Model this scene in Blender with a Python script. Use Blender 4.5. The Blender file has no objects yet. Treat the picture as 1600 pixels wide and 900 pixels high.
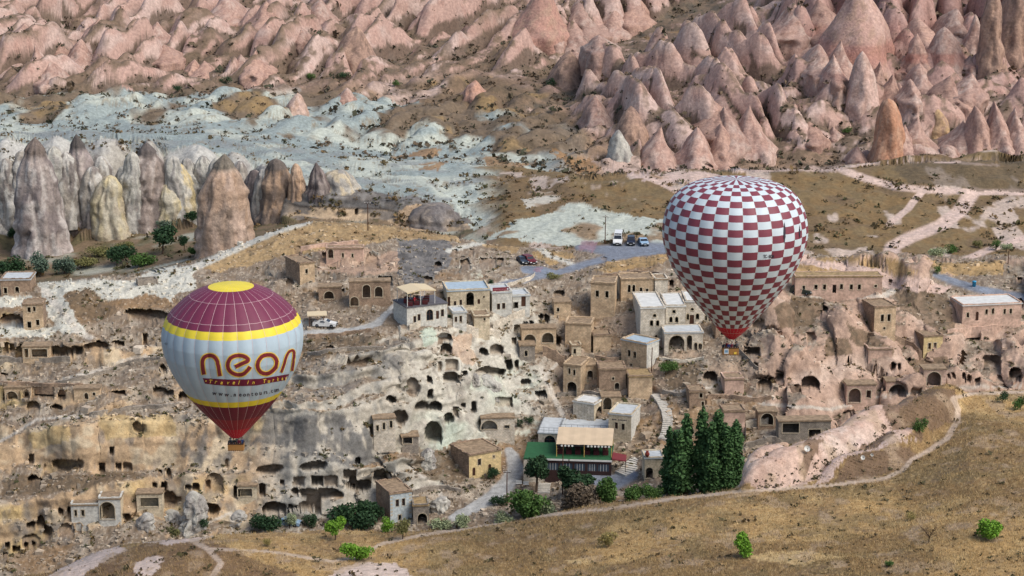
import bpy, bmesh, math, random
import numpy as np
from mathutils import Vector

scene = bpy.context.scene
COL = scene.collection
R = math.radians
rng = np.random.default_rng(7)
random.seed(7)

# ------------------------------------------------------------------ camera, sky, sun, exposure
CAMZ = 120.0
PITCH = R(14.0)
LENS = 70.0
FPX = 1600 * LENS / 36.0          # focal length in photo pixels (photo is 1600 x 900)
cam_d = bpy.data.cameras.new('camera')
cam_d.lens = LENS
cam_d.sensor_width = 36.0
cam_d.clip_start = 1.0
cam_d.clip_end = 12000.0
cam = bpy.data.objects.new('camera', cam_d)
cam.location = (0, 0, CAMZ)
cam.rotation_euler = (R(90) - PITCH, 0, 0)
COL.objects.link(cam)
scene.camera = cam

SUN_EL, SUN_AZ = 50.0, 122.0       # azimuth clockwise from +Y : light comes from the right, behind the camera
world = bpy.data.worlds.new('World')
scene.world = world
world.use_nodes = True
wn = world.node_tree
wn.nodes.clear()
sky = wn.nodes.new('ShaderNodeTexSky')
sky.sky_type = 'NISHITA'
sky.sun_disc = False
sky.sun_elevation = R(SUN_EL)
sky.sun_rotation = R(SUN_AZ)
sky.air_density = 1.0
sky.dust_density = 3.0
sky.ozone_density = 1.0
bg = wn.nodes.new('ShaderNodeBackground')
bg.inputs['Strength'].default_value = 0.085
wo = wn.nodes.new('ShaderNodeOutputWorld')
wn.links.new(sky.outputs[0], bg.inputs[0])
wn.links.new(bg.outputs[0], wo.inputs[0])

sun_d = bpy.data.lights.new('sun', 'SUN')
sun_d.energy = 1.25
sun_d.angle = R(42)
sun_d.color = (1.0, 0.965, 0.92)
sun = bpy.data.objects.new('sun', sun_d)
_a, _e = R(SUN_AZ), R(SUN_EL)
sdir = Vector((math.sin(_a) * math.cos(_e), math.cos(_a) * math.cos(_e), math.sin(_e)))
sun.rotation_euler = (-sdir).to_track_quat('-Z', 'Y').to_euler()
sun.location = (60, -60, 260)
COL.objects.link(sun)

vs = scene.view_settings
vs.view_transform = 'Standard'
vs.look = 'None'
vs.exposure = 1.12
vs.gamma = 1.0
vs.use_curve_mapping = False
scene.cycles.max_bounces = 5
scene.cycles.diffuse_bounces = 2
scene.cycles.use_denoising = True
try:
    scene.cycles.denoiser = 'OPENIMAGEDENOISE'
    scene.cycles.denoising_input_passes = 'RGB_ALBEDO_NORMAL'
    scene.cycles.denoising_prefilter = 'ACCURATE'
except Exception:
    pass

# ------------------------------------------------------------------ projection helpers
CP, SP = math.cos(PITCH), math.sin(PITCH)

def z_at(v, y):
    k = (450.0 - v) / FPX
    return CAMZ + y * (-SP + CP * k) / (CP + SP * k)

def x_at(u, v, y):
    k = (450.0 - v) / FPX
    return y / (CP + SP * k) * (u - 800.0) / FPX

def v_of(y, z):
    d = y * CP - (z - CAMZ) * SP
    return 450.0 - FPX * (y * SP + (z - CAMZ) * CP) / d

def project(x, y, z):
    d = y * CP - (z - CAMZ) * SP
    return 800.0 + FPX * x / d, 450.0 - FPX * (y * SP + (z - CAMZ) * CP) / d

def ppm(y, z=15.0):
    """photo pixels per metre at world depth y"""
    return FPX / (y * CP - (z - CAMZ) * SP)

# ------------------------------------------------------------------ numpy noise
def _h(ix, iy, iz, seed):
    n = (ix * 374761393 + iy * 668265263 + iz * 2147483647 + seed * 974634777) & 0xffffffff
    n = ((n ^ (n >> 13)) * 1274126177) & 0xffffffff
    n = n ^ (n >> 16)
    return (n & 0xffff) / 65535.0

def n2(x, y, seed=0):
    x0 = np.floor(x); y0 = np.floor(y)
    fx = x - x0; fy = y - y0
    ix = x0.astype(np.int64); iy = y0.astype(np.int64)
    fx = fx * fx * (3 - 2 * fx); fy = fy * fy * (3 - 2 * fy)
    a = _h(ix, iy, 0, seed); b = _h(ix + 1, iy, 0, seed)
    c = _h(ix, iy + 1, 0, seed); d = _h(ix + 1, iy + 1, 0, seed)
    return (a + (b - a) * fx) * (1 - fy) + (c + (d - c) * fx) * fy

def n3(x, y, z, seed=0):
    z0 = np.floor(z); fz = z - z0; iz = z0.astype(np.int64)
    fz = fz * fz * (3 - 2 * fz)
    x0 = np.floor(x); y0 = np.floor(y)
    fx = x - x0; fy = y - y0
    ix = x0.astype(np.int64); iy = y0.astype(np.int64)
    fx = fx * fx * (3 - 2 * fx); fy = fy * fy * (3 - 2 * fy)
    out = 0
    for k, wz in ((0, 1 - fz), (1, fz)):
        a = _h(ix, iy, iz + k, seed); b = _h(ix + 1, iy, iz + k, seed)
        c = _h(ix, iy + 1, iz + k, seed); d = _h(ix + 1, iy + 1, iz + k, seed)
        out = out + wz * ((a + (b - a) * fx) * (1 - fy) + (c + (d - c) * fx) * fy)
    return out

def fbm2(x, y, seed=0, oct=4, gain=0.5):
    s = 0; a = 1.0; t = 0
    for o in range(oct):
        s = s + a * n2(x * 2 ** o + o * 17.3, y * 2 ** o + o * 9.1, seed + o); t += a; a *= gain
    return s / t

def fbm3(x, y, z, seed=0, oct=3, gain=0.5):
    s = 0; a = 1.0; t = 0
    for o in range(oct):
        s = s + a * n3(x * 2 ** o + o * 17.3, y * 2 ** o + o * 9.1, z * 2 ** o + o * 5.7, seed + o); t += a; a *= gain
    return s / t

def worley2(x, y, seed=0):
    x0 = np.floor(x); y0 = np.floor(y)
    f1 = np.full(x.shape, 9.0); f2 = np.full(x.shape, 9.0); idv = np.zeros(x.shape)
    for dx in (-1, 0, 1):
        for dy in (-1, 0, 1):
            cx = (x0 + dx).astype(np.int64); cy = (y0 + dy).astype(np.int64)
            px = x0 + dx + 0.12 + 0.76 * _h(cx, cy, 1, seed); py = y0 + dy + 0.12 + 0.76 * _h(cx, cy, 2, seed)
            d = np.hypot(x - px, y - py); hid = _h(cx, cy, 3, seed)
            nearer = d < f1
            f2 = np.where(nearer, f1, np.minimum(f2, d))
            idv = np.where(nearer, hid, idv)
            f1 = np.where(nearer, d, f1)
    return f1, f2, idv

def sstep(a, b, x):
    t = np.clip((x - a) / (b - a), 0, 1)
    return t * t * (3 - 2 * t)

def srgb(r, g, b):
    c = np.array([r, g, b], float) / 255.0
    return np.where(c <= 0.04045, c / 12.92, ((c + 0.055) / 1.055) ** 2.4)

ALB = 0.80     # photo tone -> base colour
def colr(r, g, b):
    m_ = 0.3 * r + 0.55 * g + 0.15 * b
    return srgb(*[c + (m_ - c) * -0.04 for c in (r, g, b)]) * ALB

# ------------------------------------------------------------------ terrain: contour lines front -> back, (u, v, y)
def P(*rows):
    a = np.array(rows, float)
    return a
L = []
L.append(P((-600, 1500, 140), (2200, 1500, 130)))
L.append(P((-600, 985, 226), (400, 985, 232), (800, 985, 228), (1200, 985, 215), (1600, 985, 205), (2200, 985, 195)))
L.append(P((-600, 985, 250), (0, 930, 262), (80, 915, 264), (150, 890, 268), (250, 865, 273), (350, 850, 278), (480, 845, 281), (600, 840, 284),
           (700, 832, 286), (800, 820, 288), (870, 808, 288), (950, 796, 288), (1060, 780, 287), (1160, 768, 286), (1300, 757, 288),
           (1400, 742, 292), (1440, 715, 300), (1490, 660, 322), (1520, 630, 333), (1600, 622, 338), (2200, 610, 345)))
CREST = P((-600, 960, 262), (0, 900, 275), (80, 886, 278), (150, 852, 283), (250, 838, 287), (350, 832, 290), (480, 828, 293), (600, 824, 296),
          (700, 822, 298), (800, 812, 298), (870, 797, 298), (950, 785, 298), (1060, 770, 297), (1142, 763, 293), (1160, 752, 294), (1176, 718, 299),
          (1200, 697, 304), (1260, 688, 309), (1300, 670, 316), (1350, 640, 324), (1400, 625, 331), (1480, 613, 338), (1520, 611, 341),
          (1600, 608, 345), (2200, 600, 352))
L.append(CREST)
L.append('dip')
ST = [0, 100, 200, 300, 400, 500, 600, 700, 800, 900, 1000, 1100, 1200, 1300, 1400, 1500, 1600]
TAB = {
 0: [(905, 308), (870, 316), (800, 321), (745, 333), (690, 337), (640, 347), (605, 350), (572, 360), (530, 363), (480, 378), (450, 388)],
 100: [(895, 309), (838, 318), (775, 323), (745, 330), (668, 335), (640, 342), (605, 346), (572, 356), (535, 359), (480, 373), (438, 386)],
 200: [(857, 314), (822, 321), (755, 326), (738, 331), (655, 337), (632, 343), (605, 347), (570, 357), (535, 361), (480, 374), (428, 390)],
 300: [(847, 318), (812, 324), (745, 329), (738, 330), (650, 337), (630, 343), (600, 347), (560, 358), (520, 362), (480, 371), (406, 396)],
 400: [(842, 320), (803, 325), (740, 329), (725, 330), (640, 335), (615, 342), (590, 346), (560, 354), (525, 362), (490, 370), (372, 412)],
 500: [(838, 321), (802, 325), (740, 328), (720, 329), (640, 333), (600, 340), (570, 346), (535, 356), (515, 362), (440, 382), (342, 425)],
 600: [(832, 322), (795, 328), (745, 332), (715, 335), (640, 340), (590, 346), (550, 350), (520, 357), (508, 362), (440, 382), (350, 425)],
 700: [(830, 322), (800, 328), (745, 338), (690, 347), (635, 351), (600, 354), (560, 357), (525, 361), (508, 364), (435, 385), (364, 428)],
 800: [(818, 322), (745, 340), (700, 350), (650, 358), (610, 362), (580, 366), (545, 370), (510, 374), (480, 379), (430, 396), (388, 430)],
 900: [(800, 322), (740, 338), (690, 349), (640, 360), (600, 366), (560, 373), (530, 378), (490, 384), (450, 392), (420, 406), (388, 432)],
 1000: [(785, 322), (735, 336), (690, 347), (640, 358), (600, 365), (560, 371), (520, 377), (490, 382), (440, 394), (415, 406), (388, 432)],
 1100: [(772, 322), (720, 337), (680, 345), (640, 354), (610, 359), (570, 366), (530, 373), (490, 380), (440, 394), (415, 406), (385, 432)],
 1200: [(735, 335), (710, 341), (680, 347), (645, 352), (610, 357), (570, 364), (530, 371), (490, 380), (450, 390), (425, 402), (395, 430)],
 1300: [(700, 352), (680, 354), (660, 357), (640, 361), (600, 365), (565, 370), (525, 377), (485, 385), (460, 390), (433, 396), (400, 430)],
 1400: [(640, 362), (632, 364), (622, 367), (610, 370), (585, 373), (555, 378), (520, 383), (480, 390), (455, 397), (432, 407), (400, 430)],
 1500: [(622, 368), (615, 370), (605, 373), (590, 377), (565, 381), (540, 386), (510, 391), (480, 396), (455, 404), (435, 412), (400, 434)],
 1600: [(616, 372), (610, 374), (600, 377), (585, 381), (560, 385), (535, 390), (505, 395), (475, 401), (455, 407), (435, 415), (400, 438)],
}
for k in range(11):
    rows = [(u,) + TAB[u][k] for u in ST]
    if k == 10:
        rows += [(450, 347, 420), (760, 379, 427), (350, 390, 404)]
        rows.sort()
    L.append(P(*([(-600,) + rows[0][1:]] + rows + [(2200,) + rows[-1][1:]])))
def LN(*rows):
    rows = list(rows)
    L.append(P(*([(-600,) + rows[0][1:]] + rows + [(2200,) + rows[-1][1:]])))
LN((0, 442, 455), (100, 438, 455), (200, 430, 455), (300, 410, 452), (400, 378, 450), (500, 348, 465), (600, 356, 465), (700, 385, 455), (760, 384, 440),
   (800, 380, 440), (900, 378, 440), (1000, 374, 440), (1100, 372, 442), (1200, 382, 442), (1400, 385, 442), (1600, 385, 448))
LN((0, 385, 495), (100, 375, 500), (200, 360, 506), (300, 350, 508), (400, 345, 500), (450, 347, 478), (500, 347, 478), (600, 348, 478), (700, 362, 472), (800, 358, 452),
   (900, 355, 452), (1000, 348, 455), (1100, 345, 458), (1200, 350, 458), (1300, 352, 458), (1400, 352, 460), (1600, 352, 464))
LN((0, 232, 514), (100, 226, 517), (200, 231, 519), (300, 238, 519), (400, 258, 515), (440, 290, 494), (500, 296, 484), (600, 302, 484), (650, 312, 482), (700, 330, 480), (730, 345, 478),
   (800, 310, 482), (900, 308, 478), (1000, 308, 476), (1100, 308, 478), (1200, 308, 478), (1300, 312, 478), (1400, 312, 480), (1600, 316, 482))
LN((0, 216, 545), (100, 213, 548), (200, 216, 548), (300, 223, 548), (400, 240, 545), (500, 262, 528), (600, 274, 526), (700, 286, 520), (800, 284, 505), (900, 273, 498),
   (1000, 267, 498), (1100, 264, 499), (1300, 262, 500), (1350, 256, 503), (1450, 250, 505), (1600, 250, 508))
LN((0, 196, 585), (100, 196, 585), (200, 200, 585), (300, 206, 580), (400, 216, 578), (500, 230, 575), (600, 240, 572), (700, 250, 563), (800, 256, 552), (850, 262, 545), (900, 276, 532),
   (1000, 273, 538), (1100, 272, 540), (1300, 270, 542), (1450, 258, 545), (1600, 258, 548))
LN((0, 165, 640), (100, 162, 640), (200, 158, 645), (300, 155, 650), (400, 160, 648), (500, 190, 625), (600, 200, 620), (700, 206, 612), (800, 215, 598), (900, 242, 568), (960, 256, 560),
   (1100, 260, 560), (1300, 258, 560), (1400, 246, 562), (1600, 246, 566))
LN((0, 122, 700), (200, 120, 702), (400, 122, 700), (600, 148, 672), (800, 160, 652), (900, 180, 628), (1000, 200, 612), (1100, 196, 608), (1200, 190, 606), (1400, 172, 612), (1600, 160, 616))
LN((0, 62, 795), (200, 60, 790), (400, 60, 780), (600, 78, 752), (800, 90, 730), (1000, 110, 690), (1100, 100, 680), (1200, 90, 672), (1400, 70, 672), (1600, 60, 674))
LN((0, 0, 915), (400, 0, 880), (800, 0, 840), (1100, 0, 785), (1200, 0, 755), (1600, 0, 735))
LN((0, -70, 1010), (400, -70, 980), (800, -70, 940), (1200, -70, 850), (1600, -70, 820))
NL_SOLID = len(L)
NL = NL_SOLID + 2

ucols = np.concatenate([np.arange(-560, -40, 10.0), np.arange(-40, 1640, 1.6), np.arange(1640, 2161, 10.0)])
NC = len(ucols)
NR = 690

def gauss1(a, sig_cols):
    r = int(sig_cols * 3) + 1
    k = np.exp(-0.5 * (np.arange(-r, r + 1) / sig_cols) ** 2); k /= k.sum()
    return np.convolve(np.pad(a, r, mode='edge'), k, mode='valid')

LV = np.zeros((NL, NC)); LY = np.zeros((NL, NC)); LZ = np.zeros((NL, NC))
VILL = range(6, 15)
for i, l in enumerate(L):
    if isinstance(l, str):
        continue
    sig = 4.0 if i in (2, 3) else 9.0
    LV[i] = gauss1(np.interp(ucols, l[:, 0], l[:, 1]), sig)
    LY[i] = gauss1(np.interp(ucols, l[:, 0], l[:, 2]), sig)
    if i in VILL:
        LV[i] += 10.0 * (fbm2(ucols / 45.0, np.full(NC, i * 7.7), 31, 3) - 0.5)
        LY[i] += 4.2 * (fbm2(ucols / 60.0, np.full(NC, i * 5.1), 37, 3) - 0.5)
    if i >= 17:
        LV[i] += 5.0 * (fbm2(ucols / 60.0, np.full(NC, i * 3.7), 41, 3) - 0.5)
    LZ[i] = z_at(LV[i], LY[i])
i = 4   # hidden hollow behind the near hill
LY[i] = LY[3] + 9.0
LZ[i] = np.minimum(LZ[3] - 5.0, LZ[5] - 1.0)
LV[i] = v_of(LY[i], LZ[i])
LY[NL - 2] = 1700; LZ[NL - 2] = 70
LY[NL - 1] = 7000; LZ[NL - 1] = 60
LV[NL - 2:] = v_of(LY[NL - 2:], LZ[NL - 2:])
# y must rise monotonically
for i in range(1, NL):
    LY[i] = np.maximum(LY[i], LY[i - 1] + 0.6)
    LZ[i] = np.where(np.arange(NL)[i] < NL - 2, LZ[i], LZ[i])

# stage 1: sample every column densely with a smooth parameter, raise the rock relief, then resample along the visible length
N1 = 1500
S1T = np.zeros((NC, N1)); S1Y = np.zeros((NC, N1)); S1Z = np.zeros((NC, N1))
tt = np.arange(NL, dtype=float)
fine_t = np.linspace(0, NL - 1, (NL - 1) * 24 + 1)
_k = np.exp(-0.5 * (np.arange(-9, 10) / 3.0) ** 2); _k /= _k.sum()
for c in range(NC):
    y = np.interp(fine_t, tt, LY[:, c]); z = np.interp(fine_t, tt, LZ[:, c])
    ys = np.convolve(np.pad(y, 9, mode='edge'), _k, mode='valid'); zs = np.convolve(np.pad(z, 9, mode='edge'), _k, mode='valid')
    v = v_of(ys, zs)
    dv = np.diff(v); dy = np.diff(ys); tm = 0.5 * (fine_t[1:] + fine_t[:-1])
    cost = np.where(dv < 0, -dv, 0.25 * dv) + 0.02 * np.minimum(dy, 20) + np.where((tm > 19.5) & (tm < 24.9), 1.1 * dy, 0)
    vm = 0.5 * (v[1:] + v[:-1])
    cost = cost * (0.05 + 0.95 * sstep(-75, -5, vm) * (1 - sstep(915, 980, vm)))
    cum = np.concatenate([[0], np.cumsum(cost)])
    s = np.linspace(0, cum[-1], N1)
    S1T[c] = np.interp(s, cum, fine_t); S1Y[c] = np.interp(s, cum, ys); S1Z[c] = np.interp(s, cum, zs)
S1V = v_of(S1Y, S1Z)
S1U = np.repeat(ucols[:, None], N1, 1)
S1X = x_at(S1U, S1V, S1Y)

def rock_relief(x, y, u, v, t, z):
    """height of ridges and rock cones (metres)"""
    h = np.zeros(x.shape)
    far = (t > 19.6) & (t < NL - 2.2)
    xs, ys, us, vs_, ts = x[far], y[far], u[far], v[far], t[far]
    wx = 9 * (fbm2(xs / 30.0, ys / 30.0, 61, 2) - 0.5); wy = 9 * (fbm2(xs / 30.0, ys / 30.0, 67, 2) - 0.5)
    xa, ya = xs + wx, ys + wy
    def rid(ax, ay, across, along, seed):
        p = xa * ax + ya * ay; q = -xa * ay + ya * ax
        f1, f2, i = worley2(p / along, q / across, seed)
        return np.clip(1 - f1 / 0.82, 0, 1) ** 0.85 * (0.45 + 0.75 * i)
    wv = 1.3 * fbm2(xs / 34.0, ys / 34.0, 62, 3); pk_ = fbm2(xs / 13.0, ys / 20.0, 63, 2)
    def pleat(ax, ay, width, sharp=0.8):
        q_ = -xs * ay + ys * ax
        return np.abs(np.sin(np.pi * (q_ / width + wv))) ** sharp * (0.25 + 1.3 * sstep(.25, .75, pk_))
    left = 0.8 * pleat(0.44, 0.9, 12.0) + 0.35 * rid(0.44, 0.9, 11.0, 34.0, 3)
    mid = 0.75 * pleat(0.45, -0.9, 12.0) + 0.35 * rid(0.45, -0.9, 12.0, 34.0, 4)
    fold = 0.8 * pleat(0.12, 1.0, 11.0, 0.7)
    iso = rid(1.0, 0.0, 15.0, 17.0, 5)
    small = rid(0.6, 0.8, 6.5, 8.5, 6)
    w_mid = sstep(840, 930, us) * (1 - sstep(1190, 1290, us))
    w_iso = sstep(1190, 1290, us)
    w_left = 1 - np.maximum(w_mid, w_iso)
    iso2 = rid(0.8, 0.6, 10.0, 12.0, 8)
    big = (left * 11.5 + 3.5 * iso2) * w_left + (mid * 14.0 + 3.0 * iso2) * w_mid + ((iso * 13.0 + iso2 * 5.0) * sstep(70, 120, vs_) + (fold * 15.0 + iso * 6.0) * (1 - sstep(70, 120, vs_))) * w_iso
    band = np.interp(us, [0, 400, 520, 640, 760, 860, 930, 1000, 1600], [168, 152, 140, 130, 118, 150, 225, 262, 262])
    amp = sstep(10, -42, vs_ - band)
    # quiet scrub valley running up to the right, and the flat land in the far left corner
    dv_ = np.abs((vs_ - (166 - (us - 800) * 0.43)))
    valley = (1 - sstep(28, 54, dv_)) * sstep(780, 860, us) * (1 - sstep(1150, 1250, us))
    valley2 = (1 - sstep(8, 22, np.abs(vs_ - (150 - (us - 560) * 0.42)))) * sstep(540, 580, us) * (1 - sstep(760, 860, us))
    corner = (1 - sstep(60, 150, us)) * (1 - sstep(22, 45, vs_))
    quiet = np.clip(np.maximum(np.maximum(valley, 0.6 * valley2), corner), 0, 1)
    lowscrub = sstep(20.0, 20.6, ts) * (1 - amp) * (us < 1000)
    h[far] = (amp * (1 - 0.93 * quiet)) * (big + small * 1.6) + lowscrub * (left * 3.0 + small * 2.0)
    # village: rock knobs and rough natural terraces (none on roads and yards)
    vil = (t > 5.1) & (t < 15.1)
    xs, ys, us, vs_, ts = x[vil], y[vil], u[vil], v[vil], t[vil]
    keep = sstep(5.1, 5.9, ts) * (1 - sstep(14.2, 15.0, ts))
    def away(u0, u1, v0, v1, s=18):
        return 1 - sstep(u0 - s, u0, us) * (1 - sstep(u1, u1 + s, us)) * sstep(v0 - s, v0, vs_) * (1 - sstep(v1, v1 + s, vs_))
    for bx in ((600, 840, 440, 505), (760, 1060, 380, 450), (1235, 1400, 440, 470), (1450, 1600, 425, 505), (700, 820, 690, 815), (815, 1010, 655, 790), (460, 610, 488, 525), (920, 1115, 470, 600), (50, 300, 430, 530)):
        keep = keep * (0.12 + 0.88 * away(*bx))
    f1, f2, i_ = worley2((xs + 4 * fbm2(xs / 12, ys / 12, 71, 2)) / 9.0, (ys + 4 * fbm2(xs / 12, ys / 12, 73, 2)) / 10.0, 75)
    knob = np.clip(1 - f1 / 0.78, 0, 1) ** 0.75 * (.2 + .9 * i_)
    pinkw = sstep(1130, 1220, us)
    zk = knob * keep * (6.5 * pinkw + 1.6 * (1 - pinkw))
    zt = z[vil] + 2.2 * fbm2(xs / 11.0, ys / 11.0, 77, 3)
    hs = 2.3
    zt = zt + 5.0 * (fbm2(xs / 30.0, ys / 60.0, 78, 2) - .5)
    fr_ = (zt / hs) % 1.0
    ter = (np.floor(zt / hs) + sstep(.5, .92, fr_)) * hs - zt
    slope_ = (np.gradient(z, axis=1) / np.maximum(np.gradient(y, axis=1), .01))[vil]
    tm_ = keep * (1 - sstep(.45, .9, slope_)) * (0.1 + 0.75 * sstep(.42, .58, fbm2(xs / 24, ys / 18, 79, 2))) * (1 - .75 * pinkw)
    h[vil] = zk + ter * tm_
    # tuff slabs: stepped ledges
    sl = (t > 18.2) & (t < 20.9) & (u < 960)
    fade = (1 - sstep(820, 950, u[sl])) * sstep(18.2, 18.6, t[sl]) * (1 - sstep(20.4, 20.9, t[sl]))
    zt = z[sl] + 3.0 * fbm2(x[sl] / 26.0, y[sl] / 26.0, 81, 3); hs = 2.0; fr_ = (zt / hs) % 1.0
    h[sl] += fade * (0.6 * ((np.floor(zt / hs) + sstep(.55, .95, fr_)) * hs - zt) + 3.5 * (fbm2(x[sl] / 20.0, y[sl] / 34.0, 83, 3) - .5))
    return h
S1Z = S1Z + rock_relief(S1X, S1Y, S1U, S1V, S1T, S1Z)
S1V = v_of(S1Y, S1Z)
dv = np.diff(S1V, axis=1); dy = np.diff(S1Y, axis=1)
cost = np.where(dv < 0, -dv, 0.22 * dv) + 0.015 * np.minimum(dy, 20)
vm = 0.5 * (S1V[:, 1:] + S1V[:, :-1])
cost = cost * (0.05 + 0.95 * sstep(-75, -5, vm) * (1 - sstep(915, 980, vm)))
cum = np.concatenate([np.zeros((NC, 1)), np.cumsum(cost, axis=1)], axis=1)
IDX = np.zeros((NC, NR)); _i1 = np.arange(N1, dtype=float)
for c in range(NC):
    IDX[c] = np.interp(np.linspace(0, cum[c, -1], NR), cum[c], _i1)
for _ in range(3):                                     # keep neighbouring columns in step
    pad = np.pad(IDX, ((15, 16), (0, 0)), mode='edge'); cs_ = np.cumsum(pad, axis=0)
    IDX = (cs_[31:] - np.concatenate([cs_[:1] * 0, cs_[:-32]], 0)[:NC]) / 31.0 if False else (cs_[30:30 + NC] - np.concatenate([np.zeros((1, NR)), cs_[:NC - 1]], 0)) / 31.0
i0 = np.clip(np.floor(IDX).astype(int), 0, N1 - 2); fr = IDX - i0
def take(a):
    return np.take_along_axis(a, i0, 1) * (1 - fr) + np.take_along_axis(a, i0 + 1, 1) * fr
GT, GX, GY, GZ = take(S1T), take(S1X), take(S1Y), take(S1Z)
GU, GV = project(GX, GY, GZ)
del S1T, S1X, S1Y, S1Z, S1U, S1V, cum, cost

def grid_normals(X, Y, Z):
    dxu, dyu, dzu = [np.gradient(a, axis=0) for a in (X, Y, Z)]
    dxv, dyv, dzv = [np.gradient(a, axis=1) for a in (X, Y, Z)]
    nx = dyu * dzv - dzu * dyv; ny = dzu * dxv - dxu * dzv; nz = dxu * dyv - dyu * dxv
    l = np.sqrt(nx * nx + ny * ny + nz * nz) + 1e-9
    return nx / l, ny / l, nz / l
nx0, ny0, nz0 = grid_normals(GX, GY, GZ)
STEEP = 1 - np.clip(nz0, 0, 1)          # 0 flat .. 1 vertical

# ---- image-plane masks (soft ragged borders)
wob_u = 26 * (fbm3(GX / 6.0, GY / 6.0, GZ / 6.0, 5, 4, 0.7) - 0.5)
wob_v = 16 * (fbm3(GX / 6.0, GY / 6.0, GZ / 6.0, 9, 4, 0.7) - 0.5)
MU, MV = GU + wob_u, GV + wob_v
VIS = (GT < 3.05) | (GT > 4.8)

def poly(pts, soft=None, t0=-1, t1=99):
    """mask of a polygon given in photo pixels, limited to contour bands t0..t1"""
    pts = np.array(pts, float)
    m = np.zeros(GU.shape, bool)
    lo, hi = pts.min(0) - 14, pts.max(0) + 14
    sel = (GU > lo[0]) & (GU < hi[0]) & (GV > lo[1]) & (GV < hi[1]) & (GT >= t0) & (GT <= t1)
    uu, vv = MU[sel], MV[sel]
    ins = np.zeros(uu.shape, bool)
    n = len(pts)
    for a in range(n):
        x1, y1 = pts[a]; x2, y2 = pts[(a + 1) % n]
        if y1 == y2:
            continue
        cr = ((y1 > vv) != (y2 > vv)) & (uu < (x2 - x1) * (vv - y1) / (y2 - y1) + x1)
        ins ^= cr
    m[sel] = ins
    return m.astype(float)

def line(pts, w, t0=-1, t1=99, rough=0.35):
    """soft mask around a polyline given in photo pixels (v distances count double: the ground is foreshortened)"""
    pts = np.array(pts, float)
    out = np.zeros(GU.shape)
    lo, hi = pts[:, :2].min(0) - w * 3 - 4, pts[:, :2].max(0) + w * 3 + 4
    sel = (GU > lo[0]) & (GU < hi[0]) & (GV > lo[1]) & (GV < hi[1]) & (GT >= t0) & (GT <= t1)
    uu = GU[sel] + rough * wob_u[sel]; vv = GV[sel] + rough * wob_v[sel]
    best = np.full(uu.shape, 1e9)
    for a in range(len(pts) - 1):
        (x1, y1), (x2, y2) = pts[a][:2], pts[a + 1][:2]
        w1 = pts[a][2] if pts.shape[1] > 2 else w
        w2 = pts[a + 1][2] if pts.shape[1] > 2 else w
        dx, dy = x2 - x1, (y2 - y1) * 1.6
        tq = np.clip(((uu - x1) * dx + (vv - y1) * 1.6 * dy) / (dx * dx + dy * dy + 1e-9), 0, 1)
        d = np.hypot(uu - x1 - tq * dx, (vv - y1) * 1.6 - tq * dy) / (w1 + (w2 - w1) * tq)
        best = np.minimum(best, d)
    out[sel] = 1 - sstep(0.75, 1.25, best)
    return out

# ------------------------------------------------------------------ fine relief along the surface normal
T = GT
in_hill = T < 3.3
in_vill = (T >= 5) & (T <= 15.2)
pinkside = sstep(1150, 1230, GU)
n_big = fbm3(GX / 6.5, GY / 6.5, GZ / 5.0, 11, 2) - 0.5
n_hug = fbm3(GX / 13.0, GY / 13.0, GZ / 16.0, 12, 2) - 0.5
n_rib = 1 - np.abs(2 * fbm3(GX / 5.0, GY / 5.0, GZ / 14.0, 14, 2) - 1)
n_mid = fbm3(GX / 2.2, GY / 2.2, GZ / 1.6, 13, 3) - 0.5
n_fin = n3(GX / 0.45, GY / 0.45, GZ / 0.45, 15) - 0.5
strata = n3(GX / 14.0, GY / 14.0, GZ / 0.9, 17) - 0.5
D = np.zeros(GX.shape)
st = sstep(0.12, 0.5, STEEP)
D += np.where(in_hill, 1.2 * (fbm2(GX / 14, GY / 14, 19, 3) - 0.5) + 0.25 * n_mid + 0.06 * n_fin, 0)
hole = in_vill * 1.0
D += hole * (st * (6.0 * n_hug + 2.6 * n_big + 1.6 * (0.75 - n_rib) + 0.45 * n_mid + 0.7 * strata) + (1 - st) * (1.3 * n_big + 1.0 * n_mid + 0.35 * n_fin))
# outcrop beside the near hill: rounded spurs running down to the left
outc = sstep(2.0, 2.25, T) * (1 - sstep(2.9, 3.1, T)) * sstep(1150, 1180, GU) * (1 - sstep(1470, 1520, GU))
q = (GX * 0.75 - GY * 0.66) / 5.0 + 1.2 * n_big
D += outc * (2.6 * np.abs(np.sin(q * 1.7)) - 1.2 + 1.0 * n_big + 2.4 * np.sin(np.pi * np.clip(T - 2, 0, 1)))
# rock wall behind the chimneys: vertical flutes
flu = ((T > 16.9) & (T < 18.15)) * (1 - sstep(430, 470, GU))
D += flu * (4.2 * (np.abs(np.sin(GX / 3.6 + 3.0 * n_hug)) - 0.4) + 0.9 * n_mid)
lay = ((T > 16.9) & (T < 18.2)) * sstep(430, 470, GU) * (1 - sstep(720, 760, GU))
D += lay * (1.6 * strata + 1.6 * n_big + 0.5 * n_mid)
slab = (T >= 18.1) & (T < 21.2)
D += np.where(slab, 2.0 * n_big + 0.35 * n_mid, 0) + np.where((T >= 15.2) & (T < 18.1) & (GU > 720), 1.6 * n_big + 0.5 * n_mid, 0)
farz = (T >= 21.2)
D += np.where(farz & (T < NL - 2.3), 0.5 * n_big + 0.35 * n_mid, 0)
D += np.where((T > 13.6) & (T < 15.2) & (GU < 780), -0.5 * n_big, 0)
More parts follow.
